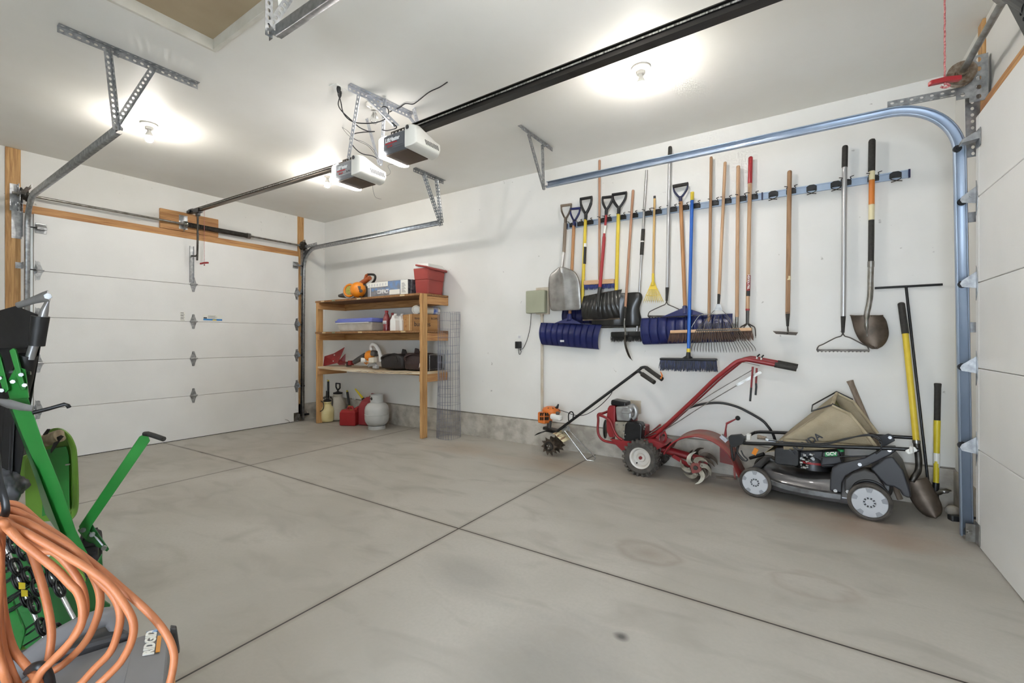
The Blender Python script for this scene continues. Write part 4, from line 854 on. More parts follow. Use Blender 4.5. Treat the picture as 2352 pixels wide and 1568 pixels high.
M['bblue'] = mat('blue_bristles', '1d2a66', .6, col2='2c3c86', scale=(60,60,20)); M['bnavy'] = mat('navy_bristles', '20294f', .55, col2='15171f', scale=(90,90,12), lo=.42, hi=.58); M['bbrown'] = mat('brown_bristles', '4a342a', .8, col2='6b4f40', scale=(90,90,9)); M['bblack'] = mat('black_bristles', '1d1c1b', .8); M['bwood'] = woodm('brush_block', 'd6b28e', 'c59c74', 0, .6); M['tine'] = mat('dark_tine_steel', '5b5650', .45, .7, col2='3e3a36', scale=(20,20,20)); M['yfan'] = mat('yellow_fan', 'dcbf3f', .45); M['mud'] = mat('muddy_steel', '6f6357', .5, .6, col2='4d443b', scale=(12,12,12), detail=6); M['orsh'] = mat('orange_shaft', 'd0792c', .45); M['creamsh'] = mat('cream_shaft', 'e3d7ae', .5); M['boxgreen'] = mat('junction_box_paint', 'a3a58f', .5, col2='9a9c86', scale=(4,4,4)); M['conduit'] = mat('painted_conduit', 'cdc4b4', .55, col2='b9ac97', scale=(9,9,5)); M['tredlab'] = mat('red_label', '8d2328', .5)
RZ = 2.379
hs = thing('tool_rail', 'long steel tool rail with black clips holding the garden tools', 'tool rail', (-.77,WY,RZ))
xs = [tw(p,440,.01).x for p in (1303,1500,1751,2088)]
for a, c in zip(xs[:-1], xs[1:]):
    b = MB(); b.bx(a+.002,c-.002,WY-.012,WY-.001,RZ-.028,RZ+.028); b.bx(a+.002,c-.002,WY-.02,WY-.012,RZ+.02,RZ+.028); b.bx(a+.002,c-.002,WY-.02,WY-.012,RZ-.028,RZ-.02); b.build('rail_section', M['galvb'], hs, smooth=0)
for p in (1303,1751,2088):
    x = tw(p,440,.01).x; MB().bx(x-.006,x+.006,WY-.024,WY-.001,RZ-.03,RZ+.03).build('end_cap', M['navyd'], hs, smooth=0)
def holder(px, empty=0):
    x = tw(px+(9 if px < 1750 else 4),450,.03).x
    b = MB(); b.prism([V((x-.034,WY-.013,RZ-.02)),V((x+.034,WY-.013,RZ-.02)),V((x+.034,WY-.013,RZ+.014)),V((x+.015,WY-.013,RZ+.026)),V((x-.015,WY-.013,RZ+.026)),V((x-.034,WY-.013,RZ+.014))],(0,-.022,0)); o = b.build('clip_base', M['black'], hs, smooth=0, bevel=.003)
    for s in (-1,1):
        if empty: P = [V((x+s*.012,WY-.03,RZ-.01)),V((x+s*.03,WY-.05,RZ-.03)),V((x+s*.004,WY-.065,RZ-.05)),V((x-s*.03,WY-.08,RZ-.062))]
        else: P = [V((x+s*.008,WY-.03,RZ+.01)),V((x+s*.03,WY-.045,RZ+.02)),V((x+s*.024,WY-.075,RZ+.026)),V((x+s*.045,WY-.085,RZ+.03))]
        MB().tube(P,.0033,6,smooth=4).build('prong', M['dsteel'], o)
for p in (1306,1324,1346,1377,1388,1421,1448,1480,1502,1537,1564,1590,1632,1661,1695,1721,1813,1939,2002): holder(p)
for p in (1772,1860,1916,2053): holder(p, 1)
def ln(t, m, p0, p1, r, d0=.065, d1=None, nm='handle', seg=14, r1=None, dome=False):
    a, c = tw(*p0, d0), tw(*p1, d0 if d1 is None else d1); b = MB()
    if dome: u = (a-c).normalized(); b.tube([a+u*r*.8, a+u*r*.55, a, c],[r*.3, r*.8, r, r if r1 is None else r1],seg)
    else: b.cyl(a,c,r,r1,seg)
    return b.build(nm, M[m], t)
def T(name, label, cat, px, py, d=.065, group=None): return thing(name, label, cat, tw(px,py,d), group)
def dgrip(t, neck, up, w, h, m, mbar=None, r=.010, rb=.014, sock=.07, rs=.018):
    neck, up = V(neck), V(up).normalized(); sd = up.cross(Y).normalized()*-1
    b = MB(); b.tube([neck-up*sock, neck-up*.01, neck+up*.015],[rs*.85,rs,rs*.9],14)
    for s in (-1,1): b.tube([neck, neck+up*h*.22+sd*s*w*.2, neck+up*h*.55+sd*s*w*.42, neck+up*h*.8+sd*s*w*.5, neck+up*h+sd*s*w*.5],[(r*1.2,r*.9)]*3+[(r,r*.9)]*2,10,smooth=4)
    b.build('grip_yoke', M[m], t)
    MB().cyl(neck+up*h-sd*w*.55, neck+up*h+sd*w*.55, rb, seg=14).build('grip_bar', M[mbar or m], t)
def bristles(t, a, c, dep, L, m, n, spread=.25, seed=1, down=-Z, w=.0022):
    rnd = random.Random(seed); a, c = V(a), V(c); b = MB()
    ax = (c-a)
    for i in range(n):
        q = rnd.random(); e = (q-.5)*2
        p = a+ax*q+Y*rnd.uniform(-dep/2,dep/2)
        d = (down+ax.normalized()*(spread*e+rnd.uniform(-.12,.12))+Y*rnd.uniform(-.15,.15)).normalized()
        l = L*rnd.uniform(.66,1.08)
        b.tube([p, p+d*l*.55, p+d*l+Z*-.0],[w*1.2,w*1.4,w*.5],3,cap=False)
    return b.build('bristles', M[m], t, smooth=0)
def pusher(t, TL, TR, BL, BR, d, n, m, bulge=.06, fan=False, nm='blade'):
    c = [tw(*p, d) for p in (TL,TR,BL,BR)]
    def fn(u, v):
        p = c[0]*(1-u)*(1-v)+c[1]*u*(1-v)+c[2]*(1-u)*v+c[3]*u*v
        o = bulge*math.sin(PI*min(1,v*.92+.02))
        k = (u*n) % 1
        if not fan: o += .019*math.exp(-(min(k,1-k)/.055)**2)*(1 if v < .96 else 0)+.004*math.sin(PI*k)
        else: o += .010*max(0,math.sin(PI*(((u-.5)*n*(1.1-.5*v)+.5+40) % 1)))**.5*(.4+.6*v)*(1 if v < .95 else .2)+.05*(u-.5)**2*4*-1*.5
        return p-Y*o
    b = MB(); b.grid(fn, n*12, 22); return b.build(nm, M[m], t, smooth=50, solid=.004)
def outline_blade(t, pts, m, d, fn, nm='blade', solid=.0022):
    # pts: left/right outline pairs from top to bottom in survey pixels; fn(u in -1..1, v) gives stand-off
    L = [tw(*p[0], d) for p in pts]; R = [tw(*p[1], d) for p in pts]; n = len(pts)-1
    L = catmull(L, 5); R = catmull(R, 5); k = len(L)-1
    b = MB(); b.grid(lambda u, v: L[round(v*k)]*(1-u)+R[round(v*k)]*u-Y*fn(u*2-1, v), 20, k)
    return b.build(nm, M[m], t, smooth=60, solid=solid)

# a: aluminium scoop
t = T('scoop_shovel', 'aluminium scoop shovel with a wooden D-grip, first tool on the left', 'shovel', 1296, 640)
dgrip(t, tw(1299,503,.065), tw(1301,470,.065)-tw(1297,560,.065), .112, .145, 'mud', 'hwoodg', .008, .014, .06, .016)
ln(t,'hwoodg',(1298.5,512),(1295,580),.017); ln(t,'alu',(1295,578),(1290,618),.0165,.065,.09,'socket')
outline_blade(t, [((1282,614),(1298,614)),((1264,630),(1321,625)),((1259,650),(1331,648)),((1260,680),(1333,678)),((1263,709),(1334,706)),((1272,713.5),(1328,711.5))], 'aluc', .13, lambda u,v: .03*(1-u*u)*(1-.6*v)-.02*v+.012*max(0,1-abs(u)*7)*(1-v)**.5+.01*math.sin(u*9)*v*(1-v))
# b: navy pusher, wooden shaft, blue grip
t = T('snow_pusher', 'navy ribbed snow pusher with a blue D-grip below the aluminium scoop', 'snow pusher', 1310, 770, .065, 'navy ribbed snow pushers')
dgrip(t, tw(1319,508,.06), tw(1322,477,.06)-tw(1312,620,.06), .105, .13, 'navy', None, .009, .013, .08, .017)
ln(t,'hwooda',(1318,518),(1308.5,728),.0165,.06,.055)
b = MB(); a = tw(1308.5,722,.07); b.tube([a,tw(1307.5,737,.10)],[.024,.03],12); b.prism([tw(1303,731,.08),tw(1313,731,.08),tw(1340,744,.10),tw(1275,742,.10)],(0,-.02,0)); b.build('socket', M['navy'], t, smooth=0, bevel=.004)
pusher(t,(1245,741),(1384,746),(1247,791),(1377,802),.075,10,'navy',.055)
MB().box(tw(1291,783,.142),(.045,.004,.02)).build('sticker', M['tape'], t, smooth=0)
# c: navy shovel with yellow shaft, mostly hidden
t = T('snow_shovel', 'yellow-shafted snow shovel whose navy blade hides behind the others', 'shovel', 1340, 715)
dgrip(t, tw(1345.5,492,.055), Z+X*.02, .12, .165, 'black', None, .012, .015, .06, .018)
ln(t,'yelsh',(1345,503),(1337,700),.0165,.055); ln(t,'black',(1343.5,566),(1342,606),.0172,.055,nm='decal_band'); ln(t,'paper',(1344,559),(1343.6,567),.0173,.055,nm='decal_band')
pusher(t,(1294,712),(1440,705),(1294,740),(1440,748),.012,9,'navyd',.02)
# d: long pole push broom, wood block and blue bristles
t = T('push_broom', 'wood-block push broom with blue bristles on the tallest thin left pole', 'broom', 1377, 645)
ln(t,'hwoodp',(1377,369),(1376.5,646),.0115,.05,.045,dome=True)
a, c = tw(1343,650,.045), tw(1412,646,.045); MB().beam(a,c,.06,.045).build('block', M['bwood'], t, smooth=0, bevel=.005)
bristles(t, a-Z*.02, c-Z*.02, .05, .05, 'bblue', 260, .08, 3)
# e: red ergonomic shovel
t = T('snow_shovel', 'red-shafted snow shovel with a black ribbed blade', 'shovel', 1380, 700, .1)
dgrip(t, tw(1393,482,.09), tw(1396,453,.09)-tw(1391,520,.09), .10, .125, 'black', None, .011, .014, .05, .017)
b = MB(); b.tube([tw(1393,484,.09),tw(1391,510,.085),tw(1388,535,.085),tw(1386.5,560,.09),tw(1382,615,.105),tw(1377,668,.135)],[.012,.012,.012,.0165,.0165,.017],14,smooth=4); b.build('handle', M['redsh'], t)
ln(t,'paper',(1390,518),(1387.8,536),.0128,.085,nm='decal_band')
b = MB(); b.tube([tw(1378,660,.135),tw(1375,685,.17),tw(1374,705,.185)],[.018,.022,.008],12); b.build('socket', M['blk2'], t)
pusher(t,(1339,680),(1427,664),(1338,736),(1423,731),.11,11,'blk2',.05,True)
b = MB(); b.beam(tw(1338.5,735,.115),tw(1423.5,731.5,.115),.01,.014); b.build('wear_strip', M['mud'], t, smooth=0)
# f: yellow with wide black blade
t = T('snow_shovel', 'yellow-shafted snow shovel with a smooth black rounded blade', 'shovel', 1416, 700)
dgrip(t, tw(1421.5,478,.065), tw(1424,447,.065)-tw(1418,600,.065), .135, .14, 'black', None, .012, .015, .07, .018)
ln(t,'yelsh',(1420.5,492),(1415.5,668),.0175,.065,.075)
outline_blade(t, [((1375,678),(1452,672)),((1362,682),(1471,672)),((1358,695),(1477,684)),((1362,715),(1470,708)),((1360,735),(1474,733)),((1362,750),(1476,748))], 'blk2', .05, lambda u,v: .04*(1-u*u)+.02*math.sin(PI*v)+.01*math.sin(u*8+v*3))
# g: cultivator with side-on tines
t = T('cultivator', 'pink-brown wooden cultivator with curved tines seen edge-on', 'cultivator', 1438, 780)
ln(t,'hwoodp',(1454,438),(1436.5,706),.0125,.065,.12,dome=True); ln(t,'grip',(1436.5,704),(1435,731),.0125,.12,.13,'ferrule',r1=.009)
MB().tube([tw(1435,730,.13),tw(1434,745,.13),tw(1436,760,.14),tw(1438,766,.145)],.007,8,smooth=3).build('neck', M['steel'], t)
MB().box(tw(1438,766,.145),(.012,.05,.03)).build('head_block', M['steel'], t, smooth=0)
for k in range(4):
    o = -.03+.02*k; MB().tube([tw(1437,766,.145+o*.6),tw(1434+k*.8,782,.15+o),tw(1437+k,800,.15+o*1.4),tw(1444+k,818,.14+o*1.5),tw(1453-k*1.2,828-k*2,.12+o*1.5)],[.004,.0045,.0045,.004,.0015],6,smooth=3).build('tine', M['tine'], t)
# h: aluminium telescopic pole with black squeegee broom
t = T('pole_brush', 'aluminium telescoping pole with black foam grips and a black brush', 'brush', 1470, 740)
ln(t,'alu',(1485,391),(1463,760),.0115,.05,.05)
ln(t,'grip',(1477.4,526),(1475.6,553),.017,.05,nm='foam_grip'); ln(t,'grip',(1475.4,556),(1473.6,585),.017,.05,nm='foam_grip'); ln(t,'white',(1475.7,553),(1475.3,556),.0155,.05,nm='grip_ring')
a, c = tw(1405,768,.06), tw(1520,766,.06); MB().beam(a,c,.07,.05).build('brush_block', M['blk2'], t, smooth=0, bevel=.01); bristles(t, a-Z*.02, c-Z*.02, .06, .055, 'bblack', 300, .06, 5)
MB().cyl(tw(1379,752,.045),tw(1530,749,.045),.007,seg=8).build('cross_rod', M['steel'], t)
# i: small yellow shrub rake
t = T('shrub_rake', 'small yellow fan rake on a pale yellow handle', 'rake', 1500, 670)
ln(t,'hwoody',(1503.5,453),(1500,632),.0105,.06,.07); ln(t,'ink',(1503.6,450),(1503.5,456),.011,.06,nm='end_cap'); ln(t,'creamsh',(1501.8,520),(1501.2,535),.0112,.062,nm='decal_band')
MB().tube([tw(1500,628,.07),tw(1500,645,.075),tw(1500,656,.08)],[.012,.013,.018],12).build('socket', M['yfan'], t)
b = MB(); b.prism([tw(1496,648,.078),tw(1504,648,.078),tw(1510,664,.085),tw(1490,664,.085)],(0,-.004,0)); b.build('fan_plate', M['yfan'], t, smooth=0)
for k in range(11):
    q = k/10*2-1; MB().tube([tw(1500+q*9,662,.087),tw(1500.5+q*16,678,.095),tw(1501+q*21.5,690,.10),tw(1501+q*22.2,692+0*q,.07+.0),tw(1501+q*22,696,.065)],[(.0035,.002)]*3+[.0022,.001],6,smooth=2).build('tine', M['yfan'], t)
MB().tube([tw(1483,677,.097),tw(1500,679,.1),tw(1518,677,.097)],(.003,.002),6,smooth=4).build('tine_brace', M['yfan'], t)
def bowrake(label, top, ge, fs, fe, L, R_, bz, n, d=.065, m='silver', pts=None, grip_r=.017):
    t = T('bow_rake', label, 'rake', fe[0], fe[1], d, 'grey-shafted bow rakes')
    ln(t,'grip',top,ge,grip_r,d,nm='grip',dome=True); ln(t,m,ge,fs,grip_r*.86,d,.075); ln(t,'grip',fs,fe,.016,.075,.08,'ferrule',r1=.010)
    cx = fe[0]
    for s, e in ((-1,L),(1,R_)):
        w = e-cx
        MB().tube([tw(cx,fe[1]-2,.08),tw(cx+w*.06,fe[1]+7,.08),tw(cx+w*.3,fe[1]+12+.0*w,.08),tw(cx+w*.75,bz-20+(6 if n > 12 else 6),.08),tw(cx+w*.93,bz-9,.08),tw(e,bz,.08)],.0042,8,smooth=5).build('bow', M['tine'], t)
    MB().beam(tw(L,bz,.08),tw(R_,bz+.5,.08),.008,.016).build('head_bar', M['tine'], t, smooth=0)
    for k in range(n):
        p = tw(L+(R_-L)*(k+.2)/(n-.6),bz+.3,.08); MB().tube([p,p+V((.003,.02,-.008)),p+V((.004,.052,-.014))],[.007,.006,.002],6).build('tine', M['tine'], t, smooth=0)
bowrake('grey-shafted bow rake crossing the door track, black grip at its top', (1539,339),(1538,362),(1532.5,660),(1531,691),1488,1574,726,13)
# k: navy pusher right
t = T('snow_pusher', 'wide navy snow pusher with an amber wooden shaft and open D-grip', 'snow pusher', 1574, 755, .065, 'navy ribbed snow pushers')
dgrip(t, tw(1563,455,.065), Z+X*-.0+(tw(1563,430,.065)-tw(1565,520,.065))*.2, .122, .118, 'navyd', 'grip', .008, .016, .05, .017)
ln(t,'hwooda',(1563.5,463),(1573.5,706),.0165,.065,.075)
b = MB(); b.tube([tw(1573,703,.075),tw(1573.7,722,.10)],[.022,.026],12); b.prism([tw(1567,708,.085),tw(1581,708,.085),tw(1622,722,.10),tw(1520,728,.10)],(0,-.02,0)); b.build('socket', M['navy'], t, smooth=0, bevel=.004)
pusher(t,(1475,731),(1683,720),(1479,791),(1687,784),.06,10,'navy',.06)
# l: blue push broom in front
t = T('push_broom', 'blue-handled push broom with navy bristles hanging lowest in front', 'broom', 1581, 820, .16)
ln(t,'yelsh',(1590,441),(1589.6,460),.0155,.10,nm='hanging_cap'); ln(t,'bluesh',(1589.6,458),(1581.5,802),.0145,.10,.17); ln(t,'yelsh',(1581.5,800),(1581.2,811),.016,.17,nm='collar'); 
MB().tube([tw(1581.2,809,.17),tw(1581,817,.175),tw(1580.5,823,.175)],[.017,.02,.05],12).build('socket', M['black'], t)
a, c = tw(1517,824,.175), tw(1647,826,.175); MB().beam(a,c,.07,.022).build('block', M['black'], t, smooth=0, bevel=.008)
bristles(t, a-Z*.008+X*.008, c-Z*.008-X*.008, .06, .095, 'bnavy', 620, .16, 7, w=.0026)
# m: brown push broom
t = T('push_broom', 'wide push broom with a pale block and brown bristles behind the leaf rake', 'broom', 1630, 760, .1)
ln(t,'hwoodd',(1633.5,362),(1628,756),.0125,.06,.10,dome=True)
a, c = tw(1541,762,.115), tw(1727,756,.115); MB().beam(a,c,.065,.028).build('block', M['bwood'], t, smooth=0, bevel=.005)
bristles(t, a-Z*.012, c-Z*.012, .055, .085, 'bbrown', 620, .22, 9, w=.002)
# n: leaf rake
t = T('leaf_rake', 'steel spring-tine leaf rake on a wooden handle', 'rake', 1650, 740, .12)
ln(t,'hwood',(1665.5,374),(1651.5,677),.0125,.06,.125,dome=True); ln(t,'grip',(1651.5,675),(1650,700),.0125,.125,.13,'ferrule',r1=.010)
b = MB(); b.prism([tw(1646,698,.135),tw(1655,698,.135),tw(1660,713,.14),tw(1641,713,.14)],(0,-.006,0)); b.build('tine_socket', M['galv'], t, smooth=0)
for k in range(24):
    q = k/23*2-1
    MB().tube([tw(1650+q*(40 if k%4 else 20),(742 if k%4 else 725),.155),tw(1649+q*49,757,.16),tw(1656+q*71,790+4*(1-q*q),.165),tw(1658+q*76,799+4*(1-q*q),.16),tw(1659+q*77,806+3*(1-q*q),.135)],[(.0028,.0016)]*4+[.0015],6,smooth=3).build('tine', M['tine'], t)
b = MB(); b.beam(tw(1600,759,.163),tw(1697,757,.163),.006,.012); b.build('tine_bar', M['tine'], t, smooth=0)
for s in (-1,1): MB().tube([tw(1650,704,.13),tw(1650+s*25,730,.165),tw(1650+s*34,757,.172)],.0028,6,smooth=4).build('spring_brace', M['steel'], t)
for s, e in ((-1,(1588,757)),): MB().tube([tw(1648,722,.15),tw(1612,722,.16),tw(1598,735,.165),tw(1588,752,.168)],.003,6,smooth=4).build('spring_brace', M['steel'], t)
# o: wooden pole with steel ferrule
t = T('garden_tool', 'plain wooden handle with a steel ferrule beside the red-gripped one', 'garden tool', 1693, 740, .08)
ln(t,'hwood',(1695.5,383),(1692.5,728),.015,.06,.07,dome=True); ln(t,'steel',(1692.5,724),(1692,757),.0135,.07,.075,'ferrule',r1=.012); MB().prism([tw(1688,757,.07),tw(1697,757,.07),tw(1699,772,.07),tw(1687,772,.07)],(0,.004,0)).build('blade', M['mud'], t, smooth=0)
# p: red-grip cultivator
t = T('cultivator', 'wooden cultivator with a red grip and a four-pronged claw', 'cultivator', 1717, 750, .08)
ln(t,'redsh',(1724,363),(1722.5,421),.0175,.06,nm='grip',dome=True); ln(t,'hwood',(1722.5,421),(1717,712),.0155,.06,.08); ln(t,'tredlab',(1719,632),(1718.2,668),.0162,.0745,.0772,'label_band'); ln(t,'black',(1718.2,668),(1718,680),.0163,.077,.0778,'label_band'); ln(t,'redsh',(1717.2,709),(1717.1,713),.0165,.08,nm='ring'); ln(t,'dgrey',(1717.1,712),(1716.5,744),.014,.08,.08,'ferrule',r1=.012)
text('TRU TOUGH', .021, tw(1721.3,664,.095), tw(1722,632,.095)-tw(1721.3,664,.095), -X, M['paper'], 'lettering', t, bold=.0006)
for k, (ax_, ay_) in enumerate(((-17,5),(-8,3),(8,4),(19,8))):
    MB().tube([tw(1716.5,742,.08),tw(1716.5+ax_*.5,747,.10),tw(1716.5+ax_*.9,750+ay_*.3,.12),tw(1716.5+ax_,760+ay_,.125),tw(1716.5+ax_*1.02,768+ay_,.11)],[.006,.005,.005,.0045,.002],8,smooth=4).build('prong', M['tine'], t)
# q: hoe
t = T('hoe', 'wooden hoe hanging alone with its flat blade seen edge-on', 'hoe', 1809, 760)
ln(t,'hwoodd',(1813.5,395),(1809.3,720),.0165,.06,.08,dome=True); ln(t,'grip',(1809.3,717),(1809,749),.0165,.08,.085,'ferrule',r1=.009); ln(t,'creamsh',(1810.8,634),(1810.5,643),.0167,.0745,.0752,'sticker_remnant')
MB().tube([tw(1809,747,.085),tw(1809.5,757,.087),tw(1810,764,.095),tw(1807,766,.11)],.0055,8,smooth=4).build('neck', M['tine'], t)
p = tw(1804,764,.115); MB().prism([p+V((-.085,-.02,.012)),p+V((.085,-.02,-.0)),p+V((.07,.085,-.02)),p+V((-.07,.085,-.008))],(0,0,.003)).build('blade', M['mud'], t, smooth=0)
bowrake('grey-shafted bow rake right of the hoe with its head of short tines below', (1941,338),(1940,384),(1936.8,726),(1936,764),1876,1996,804,14, grip_r=.019)
# s: round point shovel
t = T('round_shovel', 'round-point shovel with black, cream and orange handle hung on the rail', 'shovel', 1998, 760)
ln(t,'grip',(2003,324),(2002,393),.0215,.065,nm='grip',dome=True)
for m, a, c, nm in (('creamsh',392,414,'handle_band'),('orsh',413,470,'handle_band'),('creamsh',469,506,'handle_band'),('grip',505,602,'handle_sleeve')): ln(t,m,(2002.6-.02*(a-392)*.5,a),(2002.6-.02*(c-392)*.5,c),.018,.065,nm=nm)
ln(t,'steel',(2000.5,600),(2000.3,613),.0205,.065,nm='collar')
MB().tube([tw(2000.3,611,.065),tw(1999.5,650,.07),tw(1998.5,680,.085),tw(1995,703,.095),tw(1991,722,.10),tw(1990,745,.115),tw(1992,772,.10)],[.018,.018,.018,.0175,.017,.012,.004],14,smooth=4).build('socket', M['steel'], t)
outline_blade(t, [((1953,724),(2027,724)),((1957,738),(2036,738)),((1963,760),(2041,765)),((1975,782),(2036,783)),((1992,795),(2026,795)),((2003,801),(2014,801))], 'mud', .065, lambda u,v: .035*(1-u*u)*(1-.3*v)+.012*v+(.008*max(0,math.sin(u*26)) if v > .62 else 0)*((v-.62)*3), solid=.003)
b = MB(); b.beam(tw(1953,724,.068),tw(1980,726,.095),.02,.006); b.beam(tw(2000,726,.095),tw(2027,724,.068),.02,.006); b.build('foot_rest', M['mud'], t, smooth=0)
# wall-leaning tools at the right corner
t = thing('t_bar', 'black iron T-bar leaning on the wall behind the yellow shovel', 'T-bar', (.62,4.2,0), None)
p0, p1, pm = aty(2009,661.5,WY-.016), aty(2165,653,WY-.016), aty(2081,658,WY-.016)
MB().cyl(p0,p1,.0085,seg=10).build('cross_bar', M['blackm'], t); foot = V((.70,4.16,.002)); MB().cyl(pm,foot,.0085,seg=10).build('stem', M['blackm'], t)
t = thing('yellow_shovel', 'yellow round-point shovel with a black grip leaning beside the mower', 'shovel', (.66,3.99,0))
g0, g1, s1 = aty(2070,698,WY-.035), aty(2079.5,766,WY-.07), aty(2105,1015,4.09)
b = MB(); u = (g0-g1).normalized(); b.tube([g0+u*.012,g0+u*.008,g0,g1],[.008,.017,.021,.021],16); b.build('grip', M['grip'], t); MB().cyl(g1,s1,.0185,seg=16).build('handle', M['yelsh'], t)
MB().cyl(s1-(s1-g1).normalized()*.012,s1+(s1-g1).normalized()*.01,.022,seg=16).build('collar', M['steel'], t)
q = [s1, aty(2110,1055,4.07), aty(2109,1080,4.05), aty(2101,1094,4.03), aty(2094,1105,4.02)]
MB().tube(q,[.019,.019,.0185,.018,.016],14,smooth=4).build('socket', M['dsteel'], t)
tip = V((.693,3.985,.004)); top = aty(2100,1102,4.03); ax = (tip-top); Lb = ax.length; ax.normalize(); sd = ax.cross(V((-.15,-1,.25))).normalized(); nn = sd.cross(ax).normalized()
if nn.y > 0: nn = -nn
def bl(u, v):
    w = .072*(1-.05*v)*math.sqrt(max(0,1-max(0,(v-.55)/.45)**2.2)) if v > .55 else .072
    return top+ax*Lb*v+sd*(u*2-1)*w+nn*(.03*(1-(u*2-1)**2)-.03+.0*v)
MB().grid(bl,16,24).build('blade', M['mud'], t, smooth=60, solid=.003)
t = thing('mattock', 'short yellow-handled pick with a black rubber grip at the wall corner', 'pick', (.78,4.2,0))
m0, m1, m2, m3 = aty(2154,881,4.275), aty(2152.5,965,4.26), aty(2150,1108,4.225), aty(2147.5,1172,4.205)
b = MB(); u = (m0-m1).normalized(); b.tube([m0+u*.004,m0,m0-u*.03,m0-u*.1,m1],[(.018,.014),(.024,.018),(.022,.016),(.021,.016),(.0205,.016)],14); b.build('grip', M['grip'], t)
MB().tube([m1,m2],(.019,.015),14).build('handle', M['yellow'], t); MB().tube([m2,m3],[(.02,.017),(.02,.016)],14).build('lower_sleeve', M['black'], t)
c1 = aty(2151.3,1040,4.243); MB().tube([c1,aty(2150.5,1085,4.232)],(.0195,.0156),14).build('label', M['paper'], t)
h0 = aty(2148.5,1130,4.218); b = MB(); b.tube([h0+V((-.12,-.05,-.06)),h0+V((-.05,-.02,-.015)),h0,h0+V((.05,.005,.015)),h0+V((.075,-.02,.03))],[(.012,.004),(.016,.012),(.024,.02),(.016,.011),(.006,.004)],10,smooth=3); b.build('pick_head', M['steel'], t)
t = MB(); a0 = aty(1952,874,WY-.03); a1 = V((.55,4.265,.02))
o = t.tube([a0,a0+(a1-a0)*.04,a0+(a1-a0)*.5,a1],[(.026,.02),(.022,.017),(.02,.015),(.02,.016)],12).build('wooden_haft', M['hwoodg']); tag(o, 'bare grey wooden tool haft leaning behind the grass bag', 'tool handle')
# small grey object at the foot of the corner
o = MB().ell(V((.80,4.12,.035)),(.04,.03,.035)).build('concrete_lump', M['conc']); tag(o, 'round grey lump on the floor beside the yellow shovel blade', 'stone')
# photo-eye on the right track
t = thing('safety_sensor', 'black safety sensor clipped to the foot of the right door track', 'safety sensor', (.75,3.8,.1), 'door safety sensors')
c_ = aty(2203,1190,3.74)
MB().box(c_,(.10,.045,.035),rotm('Z',20)).build('sensor_body', M['black'], t, smooth=0, bevel=.008); MB().box(c_+V((.07,-.03,.025)),(.09,.012,.012)).build('bracket_clip', M['black'], t, smooth=0); MB().box(c_+V((.07,-.03,-.03)),(.09,.012,.012)).build('bracket_clip', M['black'], t, smooth=0)
t = thing('safety_sensor', 'black safety sensor and wire at the foot of the left door track', 'safety sensor', (-6.3,3.93,.1), 'door safety sensors')
c_ = aty(703,951,3.95); MB().box(c_,(.05,.08,.03)).build('sensor_body', M['black'], t, smooth=0, bevel=.006); MB().tube([c_+V((0,.03,0)),aty(704,940,4.0),aty(704,928,4.02),aty(706,915,4.03)],.004,6,smooth=4).build('wire', M['conduit'], t)
# ---- electrical on the tool wall
t = T('junction_box', 'green-grey junction box on the wall left of the scoop shovel', 'junction box', 1230, 692, .05)
a, c = tw(1207,668,.11), tw(1250,718,.11)
MB().bx(a.x,c.x,WY-.11,WY-.03,c.z,a.z).build('box_cover', M['boxgreen'], t, smooth=0, bevel=.012, bseg=3); MB().bx(a.x+.09,c.x+.012,WY-.04,WY-.001,c.z-.01,a.z+.035).build('back_box', M['conduit'], t, smooth=0, bevel=.004)
p0, p1 = tw(1245,716,.025), V((tw(1245,716,.025).x,WY-.025,.30))
t2 = thing('conduit', 'painted pipe running down the wall below the junction box', 'pipe', p0)
MB().cyl(p0,p1,.0155,seg=16).build('pipe', M['conduit'], t2); MB().cyl(p0,p0-Z*.05,.02,seg=16).build('coupling', M['conduit'], t2)
t = T('wall_outlet', 'white outlet below the junction box with a black adapter', 'outlet', 1194, 779, 0)
p = tw(1193.5,779,.004); MB().box(p,(.072,.006,.115)).build('outlet_plate', M['white'], t, smooth=0, bevel=.002)
for dz in (.026,): MB().box(p+V((0,-.004,dz)),(.03,.003,.028)).build('socket', M['tape'], t, smooth=0)
t = T('power_adapter', 'black plug-in power adapter under the junction box with a looping cord', 'adapter', 1191, 792, .03)
p = tw(1190.5,792,.035); MB().box(p,(.06,.055,.08)).build('adapter_body', M['black'], t, smooth=0, bevel=.006)
MB().tube([p+V((.0,.0,-.04)),tw(1192,812,.03),tw(1195,813,.02),tw(1197,806,.015),tw(1194,802,.03),tw(1201,800,.012),tw(1210,782,.012),tw(1217,755,.012),tw(1219,735,.014),tw(1220,719,.05)],.0032,6,smooth=5).build('cord', M['black'], t)
t = T('wall_plate', 'blank white cover plate on the wall behind the red tiller engine', 'cover plate', 1460, 934, 0)
MB().box(tw(1460,934,.004),(.105,.008,.125)).build('plate', M['conduit'], t, smooth=0, bevel=.003)
